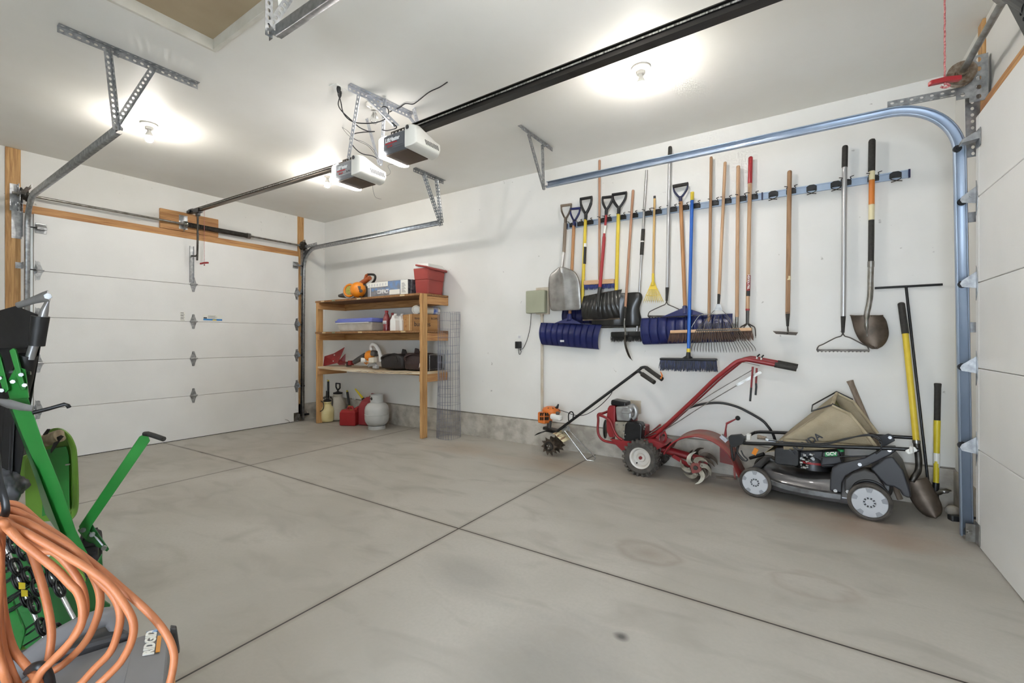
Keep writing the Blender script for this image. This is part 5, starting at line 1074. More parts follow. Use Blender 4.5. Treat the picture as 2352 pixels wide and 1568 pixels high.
# ================================================================ machines along the tool wall
M['eorange'] = mat('engine_orange', 'd9752c', .4); M['tred'] = mat('tiller_red', '8d2226', .38, col2='7f1f23', scale=(7,7,7)); M['tredw'] = mat('tiller_red_worn', '8a2f2d', .5, col2='72483f', scale=(10,10,10), detail=6); M['hood'] = mat('worn_hood_paint', '97524a', .55, col2='8a7a6c', scale=(6,9,6), detail=6, lo=.42, hi=.7)
M['engs'] = mat('engine_silver', 'b0b1b2', .35, .6, col2='8d8d8b', scale=(14,14,14)); M['engd'] = mat('engine_cast_alloy', 'a59f90', .5, .5, col2='7e786c', scale=(18,18,18), detail=6); M['tyre'] = mat('dusty_tyre', '55504a', .85, col2='3c3936', scale=(22,22,22)); M['rim'] = mat('rim_white', 'd6d3cd', .4, col2='c4bfb6', scale=(9,9,9)); M['chrome'] = mat('chrome_rod', 'd0d2d4', .2, .95)
def E(px, py, y): return aty(px, py, y)
# ---- mini tiller
Y1 = 4.02
t = thing('mini_tiller', 'small orange-engined tiller with black handlebars leaning below the snow pushers', 'tiller', (-2.17,Y1,0))
c = E(1259,958,Y1); b = MB()
b.box(E(1252,958,Y1-.02),(.10,.13,.115),rotm('Z',-15)); o = b.build('engine_cover', M['eorange'], t, smooth=0, bevel=.018, bseg=3)
MB().lathe([(0,.0),(.085,0),(.095,.02),(.085,.045),(.05,.062),(0,.066)],E(1266,948,Y1+.0),V((.1,0,1)),seg=24).build('starter_housing', M['eorange'], t)
for i in range(4):
    for j in range(2): MB().box(E(1242.5+i*5.2,951+j*10,Y1-.09),(.009,.02,.03),rotm('Z',-15)).build('grille_slot', M['dsteel'], t, smooth=0)
for k in range(8):
    a = 2*PI*k/8; p = E(1266,948,Y1)+V((.055*math.cos(a),.055*math.sin(a),.058)); MB().beam(p-V((.012*math.cos(a),.012*math.sin(a),-.002)),p+V((.012*math.cos(a),.012*math.sin(a),-.004)),.009,.006).build('air_slot', M['dsteel'], t, smooth=0)
MB().box(E(1278,957.5,Y1-.06),(.125,.07,.06),rotm('Y',6)).build('fuel_tank', M['white'], t, smooth=0, bevel=.024, bseg=4)
MB().lathe([(0,0),(.02,0),(.02,.02),(0,.02)],E(1281,951,Y1-.06),V((.2,-.4,1)),seg=14).build('fuel_cap', M['dgrey'], t)
MB().tube([E(1275,939,Y1),E(1280,935,Y1),E(1282.5,928,Y1)],[.012,.014,.008],8).build('recoil_grip', M['black'], t)
MB().tube([E(1262,965,Y1),E(1261,985,Y1)],[.026,.022],14).build('drive_column', M['dgrey'], t)
MB().box(E(1266,986,Y1),(.16,.07,.03),rotm('Y',8)).build('gearbox', M['dsteel'], t, smooth=0, bevel=.006)
ft = catmull([E(1239,996,Y1),E(1248,990,Y1),E(1262,987,Y1),E(1280,991,Y1),E(1293,1001,Y1),E(1304,1011,Y1)],4)
b = MB(); b.loft([[p+Y*-.10+Z*.0,p+Y*.10] for p in ft[:13]],closed=False,cap=False); b.build('fender', M['blackm'], t, smooth=60, solid=.003)
b = MB(); b.loft([[p+Y*-.10,p+Y*.10] for p in ft[12:]],closed=False,cap=False); M['decal'] = mat('warning_decal', 'd8cda6', .5, col2='8a6a50', scale=(40,6,40), detail=2, lo=.5, hi=.56); b.build('fender_decal', M['decal'], t, smooth=60, solid=.004)
cz = E(1261,1025,Y1-.06)
for dy, rad, nm in ((-.06,.0,''),(-.02,.3,''),(.06,.15,''),(.10,.45,'')):
    b = MB(); P = []
    for k in range(20):
        a = 2*PI*k/20+rad; r = .095 if k % 2 == 0 else .062; P.append(V((cz.x+.01*(dy+.06)*5+r*math.cos(a+(.12 if k % 2 == 0 else 0)),Y1+dy,max(.003,cz.z+r*math.sin(a+(.12 if k % 2 == 0 else 0))))))
    b.prism(P,(0,.004,0)); b.build('tine_disc', M['mud'], t, smooth=0)
MB().lathe([(.035,0),(.048,-.005),(.048,.01),(.03,.012)],(cz.x,Y1-.065,cz.z),-Y,seg=24).build('hub', M['dsteel'], t)
for k in range(3): a = 2*PI*k/3+.5; MB().cyl((cz.x+.016*math.cos(a),Y1-.063,cz.z+.016*math.sin(a)),(cz.x+.016*math.cos(a),Y1-.073,cz.z+.016*math.sin(a)),.007,seg=6).build('bolt', M['chrome'], t)
h0, h1 = E(1281,989,Y1), E(1463,853,4.15)
MB().tube([h0,h0+(h1-h0)*.5,h1,E(1472,845,4.17),E(1482,843,4.18),E(1487,846,4.18)],.0135,10,smooth=4).build('handlebar', M['blackm'], t)
MB().tube([h1+(h0-h1)*.05,E(1466,853,4.11),E(1476,860,4.05)],.0125,10,smooth=4).build('handlebar', M['blackm'], t)
MB().tube([E(1484,844.5,4.18),E(1504,859,4.15),E(1521,871,4.12)],[.02,.019,.02],12).build('grip', M['grip'], t); MB().tube([E(1475,859,4.05),E(1503,878,3.98)],[.021,.019],12).build('grip', M['grip'], t)
MB().tube([E(1518,869,4.10),E(1521,862,4.09),E(1517,853,4.09)],[.008,.007,.004],8).build('throttle_trigger', M['eorange'], t)
MB().tube([E(1276,939,Y1),E(1300,946,Y1),E(1320,953,4.05),E(1345,952,4.06),E(1375,934,4.08),E(1398,912,4.09),E(1406,900,4.10)],.0035,6,smooth=6).build('cable', M['black'], t)
MB().tube([E(1306,966,4.0),E(1306,951,4.0),E(1312,945,4.0),E(1317,950,4.0),E(1316,960,4.02)],.006,8,smooth=3).build('grab_loop', M['blackm'], t)
MB().cyl(E(1293,988,Y1+.04),E(1306,984,Y1+.04),.03,seg=14).build('clamp', M['galv'], t)
b = MB(); f0, f1 = atz(1347,1056,.005), atz(1366,1049,.005); b.tube([E(1297,989,Y1-.02),f0,f0+(V((.07,.01,0))),f1+V((.02,-.02,0)),f1,E(1305,986,Y1+.06)],.0045,8); b.build('kickstand', M['chrome'], t)
# ---- red rear-tine tiller
Y2 = 3.87; W2 = 4.03
t = thing('rear_tine_tiller', 'large red rear-tine tiller with long handlebars and curved tine hood', 'tiller', (-1.0,4.03,0))
def wheel(t, c, r, w, rr, seg=40):
    c = V(c)
    b = MB(); b.lathe([(rr,-w/2),(r*.86,-w*.52),(r*.97,-w*.38),(r*.985,0),(r*.97,w*.38),(r*.86,w*.52),(rr,w/2),(rr*.95,0),(rr,-w/2)],c,Y,seg=seg)
    for k in range(22):
        a = 2*PI*k/22
        for s in (-1,1):
            a2 = a+(PI/22 if s > 0 else 0)
            p0 = c+V((r*.97*math.cos(a2),s*w*.5,r*.97*math.sin(a2))); p1 = c+V((r*.985*math.cos(a2+.13),s*w*.05,r*.985*math.sin(a2+.13)))
            b.beam(p0,p1,.02,.026,up=V((math.cos(a2),0,math.sin(a2))))
    ty = b.build('tyre', M['tyre'], t, smooth=30)
    b = MB(); b.lathe([(0,-w*.25),(rr*.35,-w*.25),(rr*.42,-w*.15),(rr*.75,-w*.1),(rr*.85,-w*.4),(rr,-w*.46),(rr*1.02,-w*.3),(rr*1.0,w*.3),(rr*.8,w*.45)],c,Y,seg=36); b.build('rim', M['rim'], t, smooth=40)
    MB().cyl(c+Y*(-w*.4),c+Y*(w*.6),.014,seg=14).build('axle_end', M['tred'], t); MB().cyl(c+V((-.035,-w*.30,-.05)),c+V((-.035,-w*.18,-.05)),.006,seg=8).build('valve', M['black'], t)
wc = E(1474,1052,Y2); wc.z = .156
wheel(t, wc, .15, .11, .092); wheel(t, wc+Y*.36, .15, .11, .092)
MB().cyl(wc,wc+Y*.36,.014).build('axle', M['tred'], t)
ye = W2-.04
b = MB(); b.prism([E(1400,1008,ye-.12),E(1442,1012,ye-.12),E(1500,1010,ye-.12),E(1530,1022,ye-.12),E(1495,1040,ye-.12),E(1438,1044,ye-.12)],(0,.24,0)); b.build('chassis_plate', M['tred'], t, smooth=0, bevel=.004)
# engine
b = MB(); b.prism([E(1395,938,ye-.1),E(1399,931,ye-.1),E(1413,932,ye-.1),E(1412,1005,ye-.1),E(1399,1004,ye-.1),E(1393,990,ye-.1),E(1392,965,ye-.1)],(0,.24,0)); b.build('engine_shroud', M['tred'], t, smooth=0, bevel=.01, bseg=3)
MB().lathe([(0,0),(.085,0),(.09,.012),(.07,.022),(0,.024)],E(1392.5,985,ye+.02),V((-1,-.25,0)),seg=26).build('recoil_cover', M['blackm'], t)
b = MB(); b.prism([E(1413,934,ye-.11),E(1440,932,ye-.11),E(1450,942,ye-.11),E(1449,960,ye-.11),E(1444,968,ye-.11),E(1416,966,ye-.11)],(0,.2,0)); b.build('cylinder_cover', M['engs'], t, smooth=0, bevel=.012, bseg=3)
b = MB(); b.prism([E(1428,939,ye-.13),E(1448,937,ye-.13),E(1452,945,ye-.13),E(1444,951,ye-.13),E(1426,949,ye-.13)],(0,.05,0)); b.build('heat_shield', M['engs'], t, smooth=0, bevel=.008)
MB().tube([E(1446,938,ye-.07),E(1456,935,ye-.07),E(1461,943,ye-.07),E(1460,955,ye-.07),E(1454,961,ye-.07)],.02,12,smooth=4).build('exhaust_elbow', M['engs'], t)
MB().box(E(1426,925,ye-.02),(.145,.14,.05),rotm('Y',6)).build('air_cleaner', M['blackm'], t, smooth=0, bevel=.016, bseg=3)
MB().cyl(E(1435,934,ye-.08),E(1432,928,ye-.04),.012,seg=10).build('fuel_pipe', M['steel'], t)
b = MB(); b.prism([E(1411,968,ye-.1),E(1440,968,ye-.1),E(1440,1012,ye-.1),E(1411,1012,ye-.1)],(0,.2,0)); b.build('crankcase', M['engd'], t, smooth=0, bevel=.012, bseg=3)
for px, py in ((1417,975),(1432,976),(1433,990),(1436,998),(1434,1006)): MB().cyl(E(px,py,ye-.1),E(px,py,ye-.125),.006,seg=8).build('bolt', M['dsteel'], t)
b = MB(); b.prism([E(1432,1014,Y2-.0),E(1435,974,Y2),E(1442,968,Y2),E(1470,971,Y2),E(1475,978,Y2),E(1473,1016,Y2),E(1466,1019,Y2)],(0,.10,0)); b.build('belt_cover', M['blackm'], t, smooth=0, bevel=.012, bseg=3)
b = MB(); b.box(E(1476,990,ye+.05),(.09,.14,.12)); b.build('gear_case', M['tred'], t, smooth=0, bevel=.01)
for px, py in ((1473,981),(1478,985),(1481,980)): MB().cyl(E(px,py,Y2+.08),E(px,py,Y2+.05),.008,seg=8).build('bolt', M['dsteel'], t)
b = MB(); b.box(E(1456,961,ye+.04),(.05,.08,.06)); b.build('carburettor', M['tredw'], t, smooth=0, bevel=.01)
for yy, P in ((Y2+.02,((1397,944),(1385,949),(1374,951.5),(1374,965),(1373,985),(1376,1000),(1386,1011),(1405,1016),(1432,1021))), (Y2+.0,((1376,953),(1388,957),(1402,967),(1409,985),(1418,1002),(1430,1010)))):
    MB().tube([E(px,py,yy+(.12 if k == 0 and yy > Y2 else 0)) for k, (px,py) in enumerate(P)],.0115,10,smooth=4).build('bumper_bar', M['tred'], t)
# handlebars
hp = [(1492,1009),(1520,985.5),(1590,920.5),(1636,876),(1667,850),(1690,832),(1706,827),(1722,826.5),(1783,838)]
for s in (0,1):
    P = []
    for k, (px,py) in enumerate(hp):
        q = min(1,k/3.5); p = E(px,py,W2-.06-(W2-.06-3.84)*q)
        if s: p = V((p.x,2*W2-p.y,p.z))
        P.append(p)
    P = catmull(P,5); P[-1] = P[-1]
    MB().tube(P,.0165,12).build('handlebar', M['tred'], t)
    d = (P[-1]-P[-3]).normalized(); MB().tube([P[-1]-d*.01,P[-1]+d*.13],[.0195,.0185],12).build('grip', M['grip'], t)
b = MB(); b.tube([E(1483,1014,W2-.03),E(1500,1004,W2-.03),E(1522,982,W2-.03)],[(.05,.03),(.06,.034),(.05,.025)],10); b.build('handle_mount', M['tred'], t, smooth=40)
MB().tube([E(1525,990,3.95),E(1530,1000,3.93),E(1528,1012,3.93),E(1520,1018,3.95)],.009,8,smooth=4).build('shift_arm', M['tred'], t)
for (P, r, m, nm) in ((((1729,842),(1727,870),(1725.5,890)),.007,'tred','lever'),(((1725.5,890),(1725,896),(1723,921)),.0075,'black','lever_grip'),(((1738,845),(1736.5,880)),.007,'tred','lever'),(((1736.5,880),(1737,888),(1735.5,907)),.0075,'black','lever_grip')):
    off = .0 if P[0][0] < 1733 else .12
    MB().tube([E(px,py,3.88+off) for px,py in P],r,8).build(nm, M[m], t)
MB().beam(E(1748,854,3.95),E(1691,885,3.95),.004,.022,up=Z).build('linkage_bar', M['steel'], t, smooth=0)
for P, r in ((((1692,885),(1620,928),(1530,985),(1482,1003)),.0035),(((1727,850),(1640,901),(1560,952),(1500,990)),.003),(((1745,840),(1700,832),(1668,854),(1600,918),(1530,985),(1515,1000),(1518,1036)),.0025)):
    MB().tube([E(px,py,3.93) for px,py in P],r,6,smooth=3).build('control_rod', M['steel'], t)
for a,c in (((1738,824),(1745,813)),((1748,826),(1754,815))):
    MB().tube([E(*a,3.95),E(a[0]+1,a[1]-5,3.95)],.006,6).build('cable_end', M['white'], t); MB().tube([E(a[0]+1,a[1]-5,3.95),E(*c,3.95)],.006,6).build('cable_tip', M['black'], t)
MB().tube([E(1481,1003,3.97),E(1510,985,3.96),E(1530,972,3.96),E(1545,963,3.96)],.006,8).build('chrome_rod', M['chrome'], t)
# tine hood
hx, hz, R_ = -.755, .105, .285
def arc(y, r, a0, a1, n): return [V((hx+r*math.cos(a0+(a1-a0)*k/n),y,hz+r*math.sin(a0+(a1-a0)*k/n))) for k in range(n+1)]
A0, A1 = math.radians(158), math.radians(30)
b = MB(); n = 24; b.loft([[p, V((p.x,4.17,p.z))] for p in arc(3.85,R_,A0,A1,n)],closed=False,cap=False); b.build('tine_hood', M['hood'], t, smooth=60, solid=.003)
MB().tube(arc(3.85,R_,A0,A1,n),(.007,.004),8).build('hood_edge', M['tred'], t); MB().tube(arc(4.17,R_,A0,A1,n),(.005,.004),8).build('hood_edge', M['tredw'], t)
b = MB(); e0 = arc(3.85,R_,A0,A1,n)[-1]; e = [e0,e0+V((.03,0,-.08)),e0+V((.06,0,-.14)),e0+V((.085,0,-.165))]; b.loft([[p,V((p.x,4.17,p.z))] for p in catmull(e,4)],closed=False,cap=False); b.build('drag_flap', M['tredw'], t, smooth=60, solid=.004)
b = MB(); b.prism([V((hx+.12,4.168,.345)),V((hx+.23,4.168,.27)),V((hx+.22,4.168,.12)),V((hx+.12,4.168,.13))],(0,.004,0)); b.build('side_plate', M['tredw'], t, smooth=0)
b = MB(); b.tube([E(1520,1030,W2),V((hx-.05,W2,.17)),V((hx+.05,W2,.15))],[(.035,.03)]*3,12); b.build('drive_tube', M['tred'], t)
MB().beam(E(1545,1046,3.9),V((hx-.06,3.98,.10)),.02,.03).build('support_arm', M['tred'], t, smooth=0)
MB().beam(V((hx+.13,3.9,.075)),V((hx+.27,3.9,.085)),.012,.02).build('depth_bar', M['mud'], t, smooth=0); MB().beam(V((hx+.27,3.9,.08)),V((hx+.265,3.9,.17)),.012,.014).build('depth_stay', M['tredw'], t, smooth=0)
tc = E(1597.6,1074,3.89)
for si, (yy, ph) in enumerate(((3.89,0),(3.97,.5),(4.06,.9),(4.14,.3))):
    b = MB(); P = [V((tc.x+.058*math.cos(PI/4+PI/2*k+.3+ph),yy,tc.z+.058*math.sin(PI/4+PI/2*k+.3+ph))) for k in range(4)]; b.prism(P,(0,.006,0)); b.build('hub_plate', M['tredw'], t, smooth=0, bevel=.004)
    MB().cyl((tc.x,yy-.012,tc.z),(tc.x,yy+.05,tc.z),.017,seg=14).build('hub', M['dsteel'], t)
    for k in range(4 if si else 6):
        n_ = 4 if si else 6
        a = 2*PI*k/n_+.5+ph; pts = []; sg = -1
        c0 = V((tc.x+.045*math.cos(a),yy-.004-(.0 if k % 2 else -.012),tc.z+.045*math.sin(a)))
        prev = []
        for q in range(8):
            f_ = q/7; aa = a+sg*.25*f_-.75*f_*f_; r = .045+.078*f_**.9
            cpt = V((tc.x+r*math.cos(aa),c0.y-.035*f_*f_*(1 if k % 2 else -1),max(.004,tc.z+r*math.sin(aa)))); prev.append((cpt, .017*(1-f_**2.5)+.002))
        rings = []
        for i,(cpt,w) in enumerate(prev):
            d = (prev[min(7,i+1)][0]-prev[max(0,i-1)][0]).normalized(); sd = d.cross(Y).normalized()
            rings.append([cpt+sd*w-Y*.003,cpt-sd*w-Y*.003,cpt-sd*w+Y*.003,cpt+sd*w+Y*.003])
        MB().loft(rings).build('tine', M['engd'] if si == 0 else M['mud'], t, smooth=30)
        MB().cyl((tc.x+.05*math.cos(a),yy-.012,tc.z+.05*math.sin(a)),(tc.x+.05*math.cos(a),yy+.002,tc.z+.05*math.sin(a)),.009,seg=8).build('bolt', M['engd'], t) if si == 0 else None
MB().cyl((tc.x,3.89,tc.z),(tc.x,4.16,tc.z),.02,seg=12).build('tine_shaft', M['dsteel'], t)
MB().tube([E(1666,1002,4.0),E(1667,985,4.0),E(1669,973,4.0)],(.012,.006),8).build('depth_lever', M['tred'], t); MB().tube([E(1668,973,4.0),E(1692,961,4.0)],(.009,.005),8).build('depth_lever', M['tred'], t); MB().ell(E(1694.5,960,4.0),(.019,.019,.019)).build('lever_knob', M['black'], t)
MB().box(E(1663,1006,3.98),(.06,.05,.03),rotm('Y',40)).build('lever_bracket', M['galv'], t, smooth=0)
# black hose arching behind the tiller
o = MB().tube([E(1536,978,4.20),E(1552,958,4.21),E(1577,939,4.22),E(1612,928,4.23),E(1654,925,4.235),E(1690,933,4.24),E(1720,947,4.245),E(1749,964,4.25),E(1763,978,4.25),E(1776,998,4.26),E(1786,1030,4.27)],.0105,10,smooth=6).build('black_hose', M['black']); tag(o, 'black hose arching along the wall behind the tiller and mower', 'hose')

# ---- lawn mower
RO = atz(1997,1197,0); FO = atz(1733,1142.5,0); fw = (FO-RO); fw.z = 0; fw.normalize(); lt = V((-fw.y,fw.x,0))
if lt.y < 0: lt = -lt
def ML(a, b, z): return RO+fw*a+lt*b+Z*z
def mp(px, py, b): r = ray(px,py); o = V((0,0,H)); k = ((RO+lt*b)-o).dot(lt)/r.dot(lt); return o+r*k
M['deck'] = mat('deck_graphite', '5b5a5b', .28, .45, col2='4c4b4c', scale=(5,5,5), coat=.3); M['deckb'] = mat('deck_black_plastic', '2b2c30', .38); M['skirt'] = mat('worn_deck_skirt', '77797b', .45, .4, col2='4d4c4b', scale=(14,14,14), detail=6); M['cap'] = mat('hub_cap_grey', 'b9bcc0', .45); M['capd'] = mat('hub_cap_notch', '8f9297', .5); M['khaki'] = mat('grass_bag_cloth', 'a59981', .85, col2='8f836a', scale=(5,5,5), bump=.25, bscale=120); M['khakid'] = mat('grass_bag_trim', 'b3a68a', .7, col2='988b70', scale=(9,9,9)); M['bagin'] = mat('grass_bag_inside', '5b5a36', .95, col2='7d7a4e', scale=(20,20,20)); M['green'] = mat('green_label', '2f9a58', .4)
t = thing('lawn_mower', 'dark grey lawn mower with folded black handle and light hub caps', 'lawn mower', RO)
wb = (FO-RO).length
MD = 'MD'
def mwheel(a, b, r, w, near=True):
    c = ML(a,b,r+.001); ax = -lt
    bb = MB(); bb.lathe([(r*.80,-w/2),(r*.90,-w*.5),(r,-w*.35),(r,w*.35),(r*.90,w*.5),(r*.82,w*.42),(r*.80,-w/2)],c,ax,seg=44); bb.build('tyre', M['tyre'], t, smooth=35)
    bb = MB(); bb.lathe([(0,w*.42),(r*.17,w*.42),(r*.18,w*.36),(r*.28,w*.36),(r*.29,w*.44),(r*.6,w*.50),(r*.78,w*.46),(r*.81,w*.36),(r*.8,-w*.4),(0,-w*.4)],c,ax,seg=44); bb.build('hub_cap', M['cap'], t, smooth=35)
    u = fw; 
    for k in range(5):
        an = 2*PI*k/5+.3; d = u*math.cos(an)+Z*math.sin(an); s = ax.cross(d); p = c+ax*(w*.485)
        MB().prism([p+d*r*.78-s*r*.17,p+d*r*.78+s*r*.17,p+d*r*.56+s*r*.09,p+d*r*.56-s*r*.09],ax*.002).build('cap_notch', M['capd'], t, smooth=0, bevel=.001)
    for k in range(10):
        an = 2*PI*k/10; d = u*math.cos(an)+Z*math.sin(an); p = c+ax*(w*.37); MB().beam(p+d*r*.19,p+d*r*.275,.008,.006,up=ax).build('hub_slot', M['ink'], t, smooth=0)
mwheel(0,.028,.118,.05); mwheel(wb,.028,.108,.045); mwheel(0,.50,.118,.05); mwheel(wb,.50,.108,.045)
# deck shell: lofted sections from front to rear
secs = []
for a, zt, bi in ((wb+.065,.13,.10),(wb+.04,.185,.06),(wb-.04,.205,.035),(wb-.16,.195,.02),(wb-.30,.19,.012),(.30,.20,.012),(.20,.225,.02),(.10,.245,.03),(-.06,.25,.04)):
    z0 = .062
    h = zt
    prof = [(bi+.035,z0),(bi+.03,z0+.045),(bi+.075,h*.72),(bi+.095,h*.93),(bi+.14,h),(.39-bi,h),(.435-bi,h*.93),(.455-bi,h*.72),(.50-bi,z0+.045),(.495-bi,z0)]
    secs.append([ML(a,p,q) for p, q in prof])
MB().loft(secs).build('deck', M['deck'], t, smooth=45, bevel=.006)
b = MB(); P = [mp(px,py,.0+dd) for px,py,dd in ((1768,1101,.03),(1800,1112,.012),(1860,1125,.004),(1932,1136,.004))]
b.loft([[p,p+lt*.05,p+lt*.05-Z*.036,p-Z*.036] for p in catmull(P,5)]); b.build('deck_skirt', M['skirt'], t, smooth=30, bevel=.004)
b = MB(); b.loft([[ML(wb+.075,.06+.40*x,.07),ML(wb+.07,.06+.40*x,.16),ML(wb+.02,.06+.40*x,.215),ML(wb-.03,.06+.40*x,.215)] for x in [k/10 for k in range(11)]],closed=False,cap=False); b.build('front_cowl', M['deckb'], t, smooth=50, solid=.004)
# engine
def mbox(px0, py0, px1, py1, b0, b1): 
    a, c = mp(px0,py0,b0), mp(px1,py1,b0); return a, c
b = MB(); P = [mp(px,py,.10) for px,py in ((1779,1032),(1783,1029),(1830,1027),(1835,1031),(1835,1068),(1828,1071),(1785,1066),(1778,1061))]; b.prism(P,lt*.12); b.build('air_filter_box', M['black'], t, smooth=0, bevel=.008, bseg=3)
b = MB(); P = [mp(px,py,.15) for px,py in ((1836,1036),(1935,1034),(1935,1072),(1836,1076))]; b.prism(P,lt*.20); b.build('engine_block', M['deckb'], t, smooth=0, bevel=.01)
rnd = random.Random(11)
for k in range(26):
    p = mp(rnd.uniform(1838,1874),rnd.uniform(1042,1073),.14); r = rnd.uniform(.004,.010)
    if k % 2: MB().cyl(p+lt*.015,p-lt*.008,r,seg=10).build('carburettor_fitting', M['engs'], t)
    else: MB().box(p,(r*2.6,.02,r*1.6),rotm('Y',rnd.uniform(-20,20))).build('carburettor_part', M['steel'], t, smooth=0, bevel=.003)
b = MB(); P = [mp(px,py,.11) for px,py in ((1888,1037),(1927,1036),(1935,1066),(1884,1070))]; b.prism(P,lt*.1); b.build('fuel_tank', M['deckb'], t, smooth=0, bevel=.01, bseg=3)
P = [mp(px,py,.106) for px,py in ((1895,1038),(1922,1037.5),(1923,1047.5),(1895.5,1048.5))]; MB().prism(P,lt*.003).build('engine_label', M['green'], t, smooth=0)
text('GCV', .030, mp(1898,1045.5,.103), mp(1921,1044.5,.103)-mp(1898,1045.5,.103), Z, M['paper'], 'lettering', t, bold=.001)
MB().lathe([(0,0),(.02,0),(.02,.014),(0,.016)],mp(1931,1036,.15),Z,seg=16).build('fuel_cap', M['green'], t)
c = ML(wb*.5,.26,.235); MB().lathe([(0,.13),(.05,.13),(.10,.115),(.125,.08),(.13,0),(0,0)],c,Z,seg=30).build('engine_shroud', M['blackm'], t); MB().lathe([(.131,.045),(.133,.045),(.133,.06),(.131,.06)],c,Z,seg=30).build('shroud_band', M['tred'], t)
# rear bracket arms and shields
out = [(1906,1126),(1907,1090),(1911,1075),(1924,1066),(1985,1052),(2035,1024),(2058,1024),(2058,1036),(2046,1044),(2000,1066),(1960,1083),(1943,1093),(1934,1108),(1933,1132)]
b = MB(); b.prism([mp(px,py,.03) for px,py in out],lt*.03); b.build('rear_bracket', M['deckb'], t, smooth=0, bevel=.007, bseg=3)
b = MB(); b.prism([mp(px,py,.43) for px,py in ((2018,1003),(2040,996),(2050,999),(2056,1012),(2030,1026),(2020,1018))],lt*.02); b.build('handle_pivot_plate', M['deckb'], t, smooth=0, bevel=.004)
b = MB(); P = [(1999,1076),(2030,1052),(2050,1048),(2075,1080),(2092,1130),(2094,1140),(2088,1145),(2074,1139),(2066,1126),(2053,1118),(2036,1116),(2020,1100)]; b.prism([mp(px,py,.075) for px,py in P],lt*.36); b.build('rear_shield', M['deckb'], t, smooth=0, bevel=.012, bseg=3)
b = MB(); P = [(1940,1100),(1956,1086),(1985,1078),(2010,1088),(2030,1115),(2040,1140),(1995,1140),(1940,1134)]; b.prism([mp(px,py,.075) for px,py in P],lt*.05); b.build('wheel_housing', M['dgrey'], t, smooth=0, bevel=.008)
c = ML(0,.075,.15); MB().torus(c,lt,.095,.009,30,8).build('drive_gear', M['black'], t)
for px, py, bb in ((1919,1126,.028),(1947,1128,.07),(1975,1066,.028),(2043,1033,.028),(2044,1004,.42)):
    p = mp(px,py,bb); MB().cyl(p,p-lt*.01,.011,seg=12).build('bolt', M['chrome'], t)
MB().beam(mp(1985,1068,.028),mp(1997,1063,.028),.004,.012).build('adjuster_slot', M['ink'], t, smooth=0)
# folded handle
b = MB(); b.tube([mp(2110,1033,.02),mp(2040,1029,.02),mp(1880,1024,.02),mp(1760,1019,.02),mp(1708,1017,.02)],.0125,12); b.build('handle_tube', M['blackm'], t)
b = MB(); b.tube([mp(2096,1005,.45),mp(2022,1001,.45),mp(1860,996,.45),mp(1760,992,.45),mp(1735,993,.44),mp(1722,999,.38),mp(1715,1003,.30)],.0125,12,smooth=3); b.build('handle_tube', M['blackm'], t)
b = MB(); b.tube([mp(1708,1017,.02),mp(1709,1011,.12),mp(1712,1006,.25),mp(1717,1002,.33)],.0125,12,smooth=3); b.build('handle_tube', M['blackm'], t)
p = mp(2093,1033,-.0); MB().tube([p,p-lt*.03,p-lt*.035+Z*.03],[.012,.012,.008],8).build('wing_knob', M['white'], t); MB().box(p-lt*.025,(.055,.012,.03),rotm('Y',-35)).build('wing_knob', M['white'], t, smooth=0, bevel=.006)
b = MB(); b.prism([mp(px,py,.0) for px,py in ((1672,1004),(1676,1000),(1700,998),(1710,1008),(1706,1020),(1695,1024),(1684,1028),(1676,1020))],lt*.05); b.build('control_box', M['black'], t, smooth=0, bevel=.004)
for P in (((1679,1020),(1681,1038),(1684,1056),(1687,1055),(1690,1038)),((1697,1020),(1693,1036),(1700,1048),(1711,1058),(1717,1055),(1708,1046),(1702,1034))): MB().tube([mp(px,py,.02) for px,py in P],(.009,.005),8,smooth=3).build('control_lever', M['black'], t)
b = MB(); b.tube([mp(1680,1012,.4),mp(1715,1003,.34),mp(1735,992,.3)],.011,8); b.build('blade_bar', M['black'], t)
for P, bb in ((((1765,1011),(1880,1021),(1930,1012),(1985,998),(2012,1002),(2024,1012),(2024,1030),(2012,1042)),.0),(((1800,1015),(1890,1018),(1945,1006),(1995,1000),(2018,1010),(2026,1024),(2020,1036)),.03),(((1880,1050),(1950,1048),(2005,1046)),.09)):
    MB().tube([mp(px,py,bb) for px,py in P],.0042,8,smooth=6).build('cable', M['black'], t)
b = MB(); b.box(mp(1720,1003,.18),(.03,.05,.045)); b.build('throttle_housing', M['paper'], t, smooth=0, bevel=.004); b = MB(); b.tube([mp(1740,1003,.2),mp(1760,1006,.2)],[.018,.012],10); b.build('throttle_lever', M['hwoodg'], t)
MB().box(mp(1770,1011,.05),(.07,.02,.02),rotm('Y',8)).build('cable_clamp', M['galv'], t, smooth=0, bevel=.003); MB().beam(mp(1738,1030,.12),mp(1731,1043,.12),.012,.03).build('orange_tab', M['orange'], t, smooth=0)
MB().tube([mp(1640+115,1042,.2),mp(1722,1052,.22)],[.014,.012],8).build('lower_arm', M['blackm'], t)
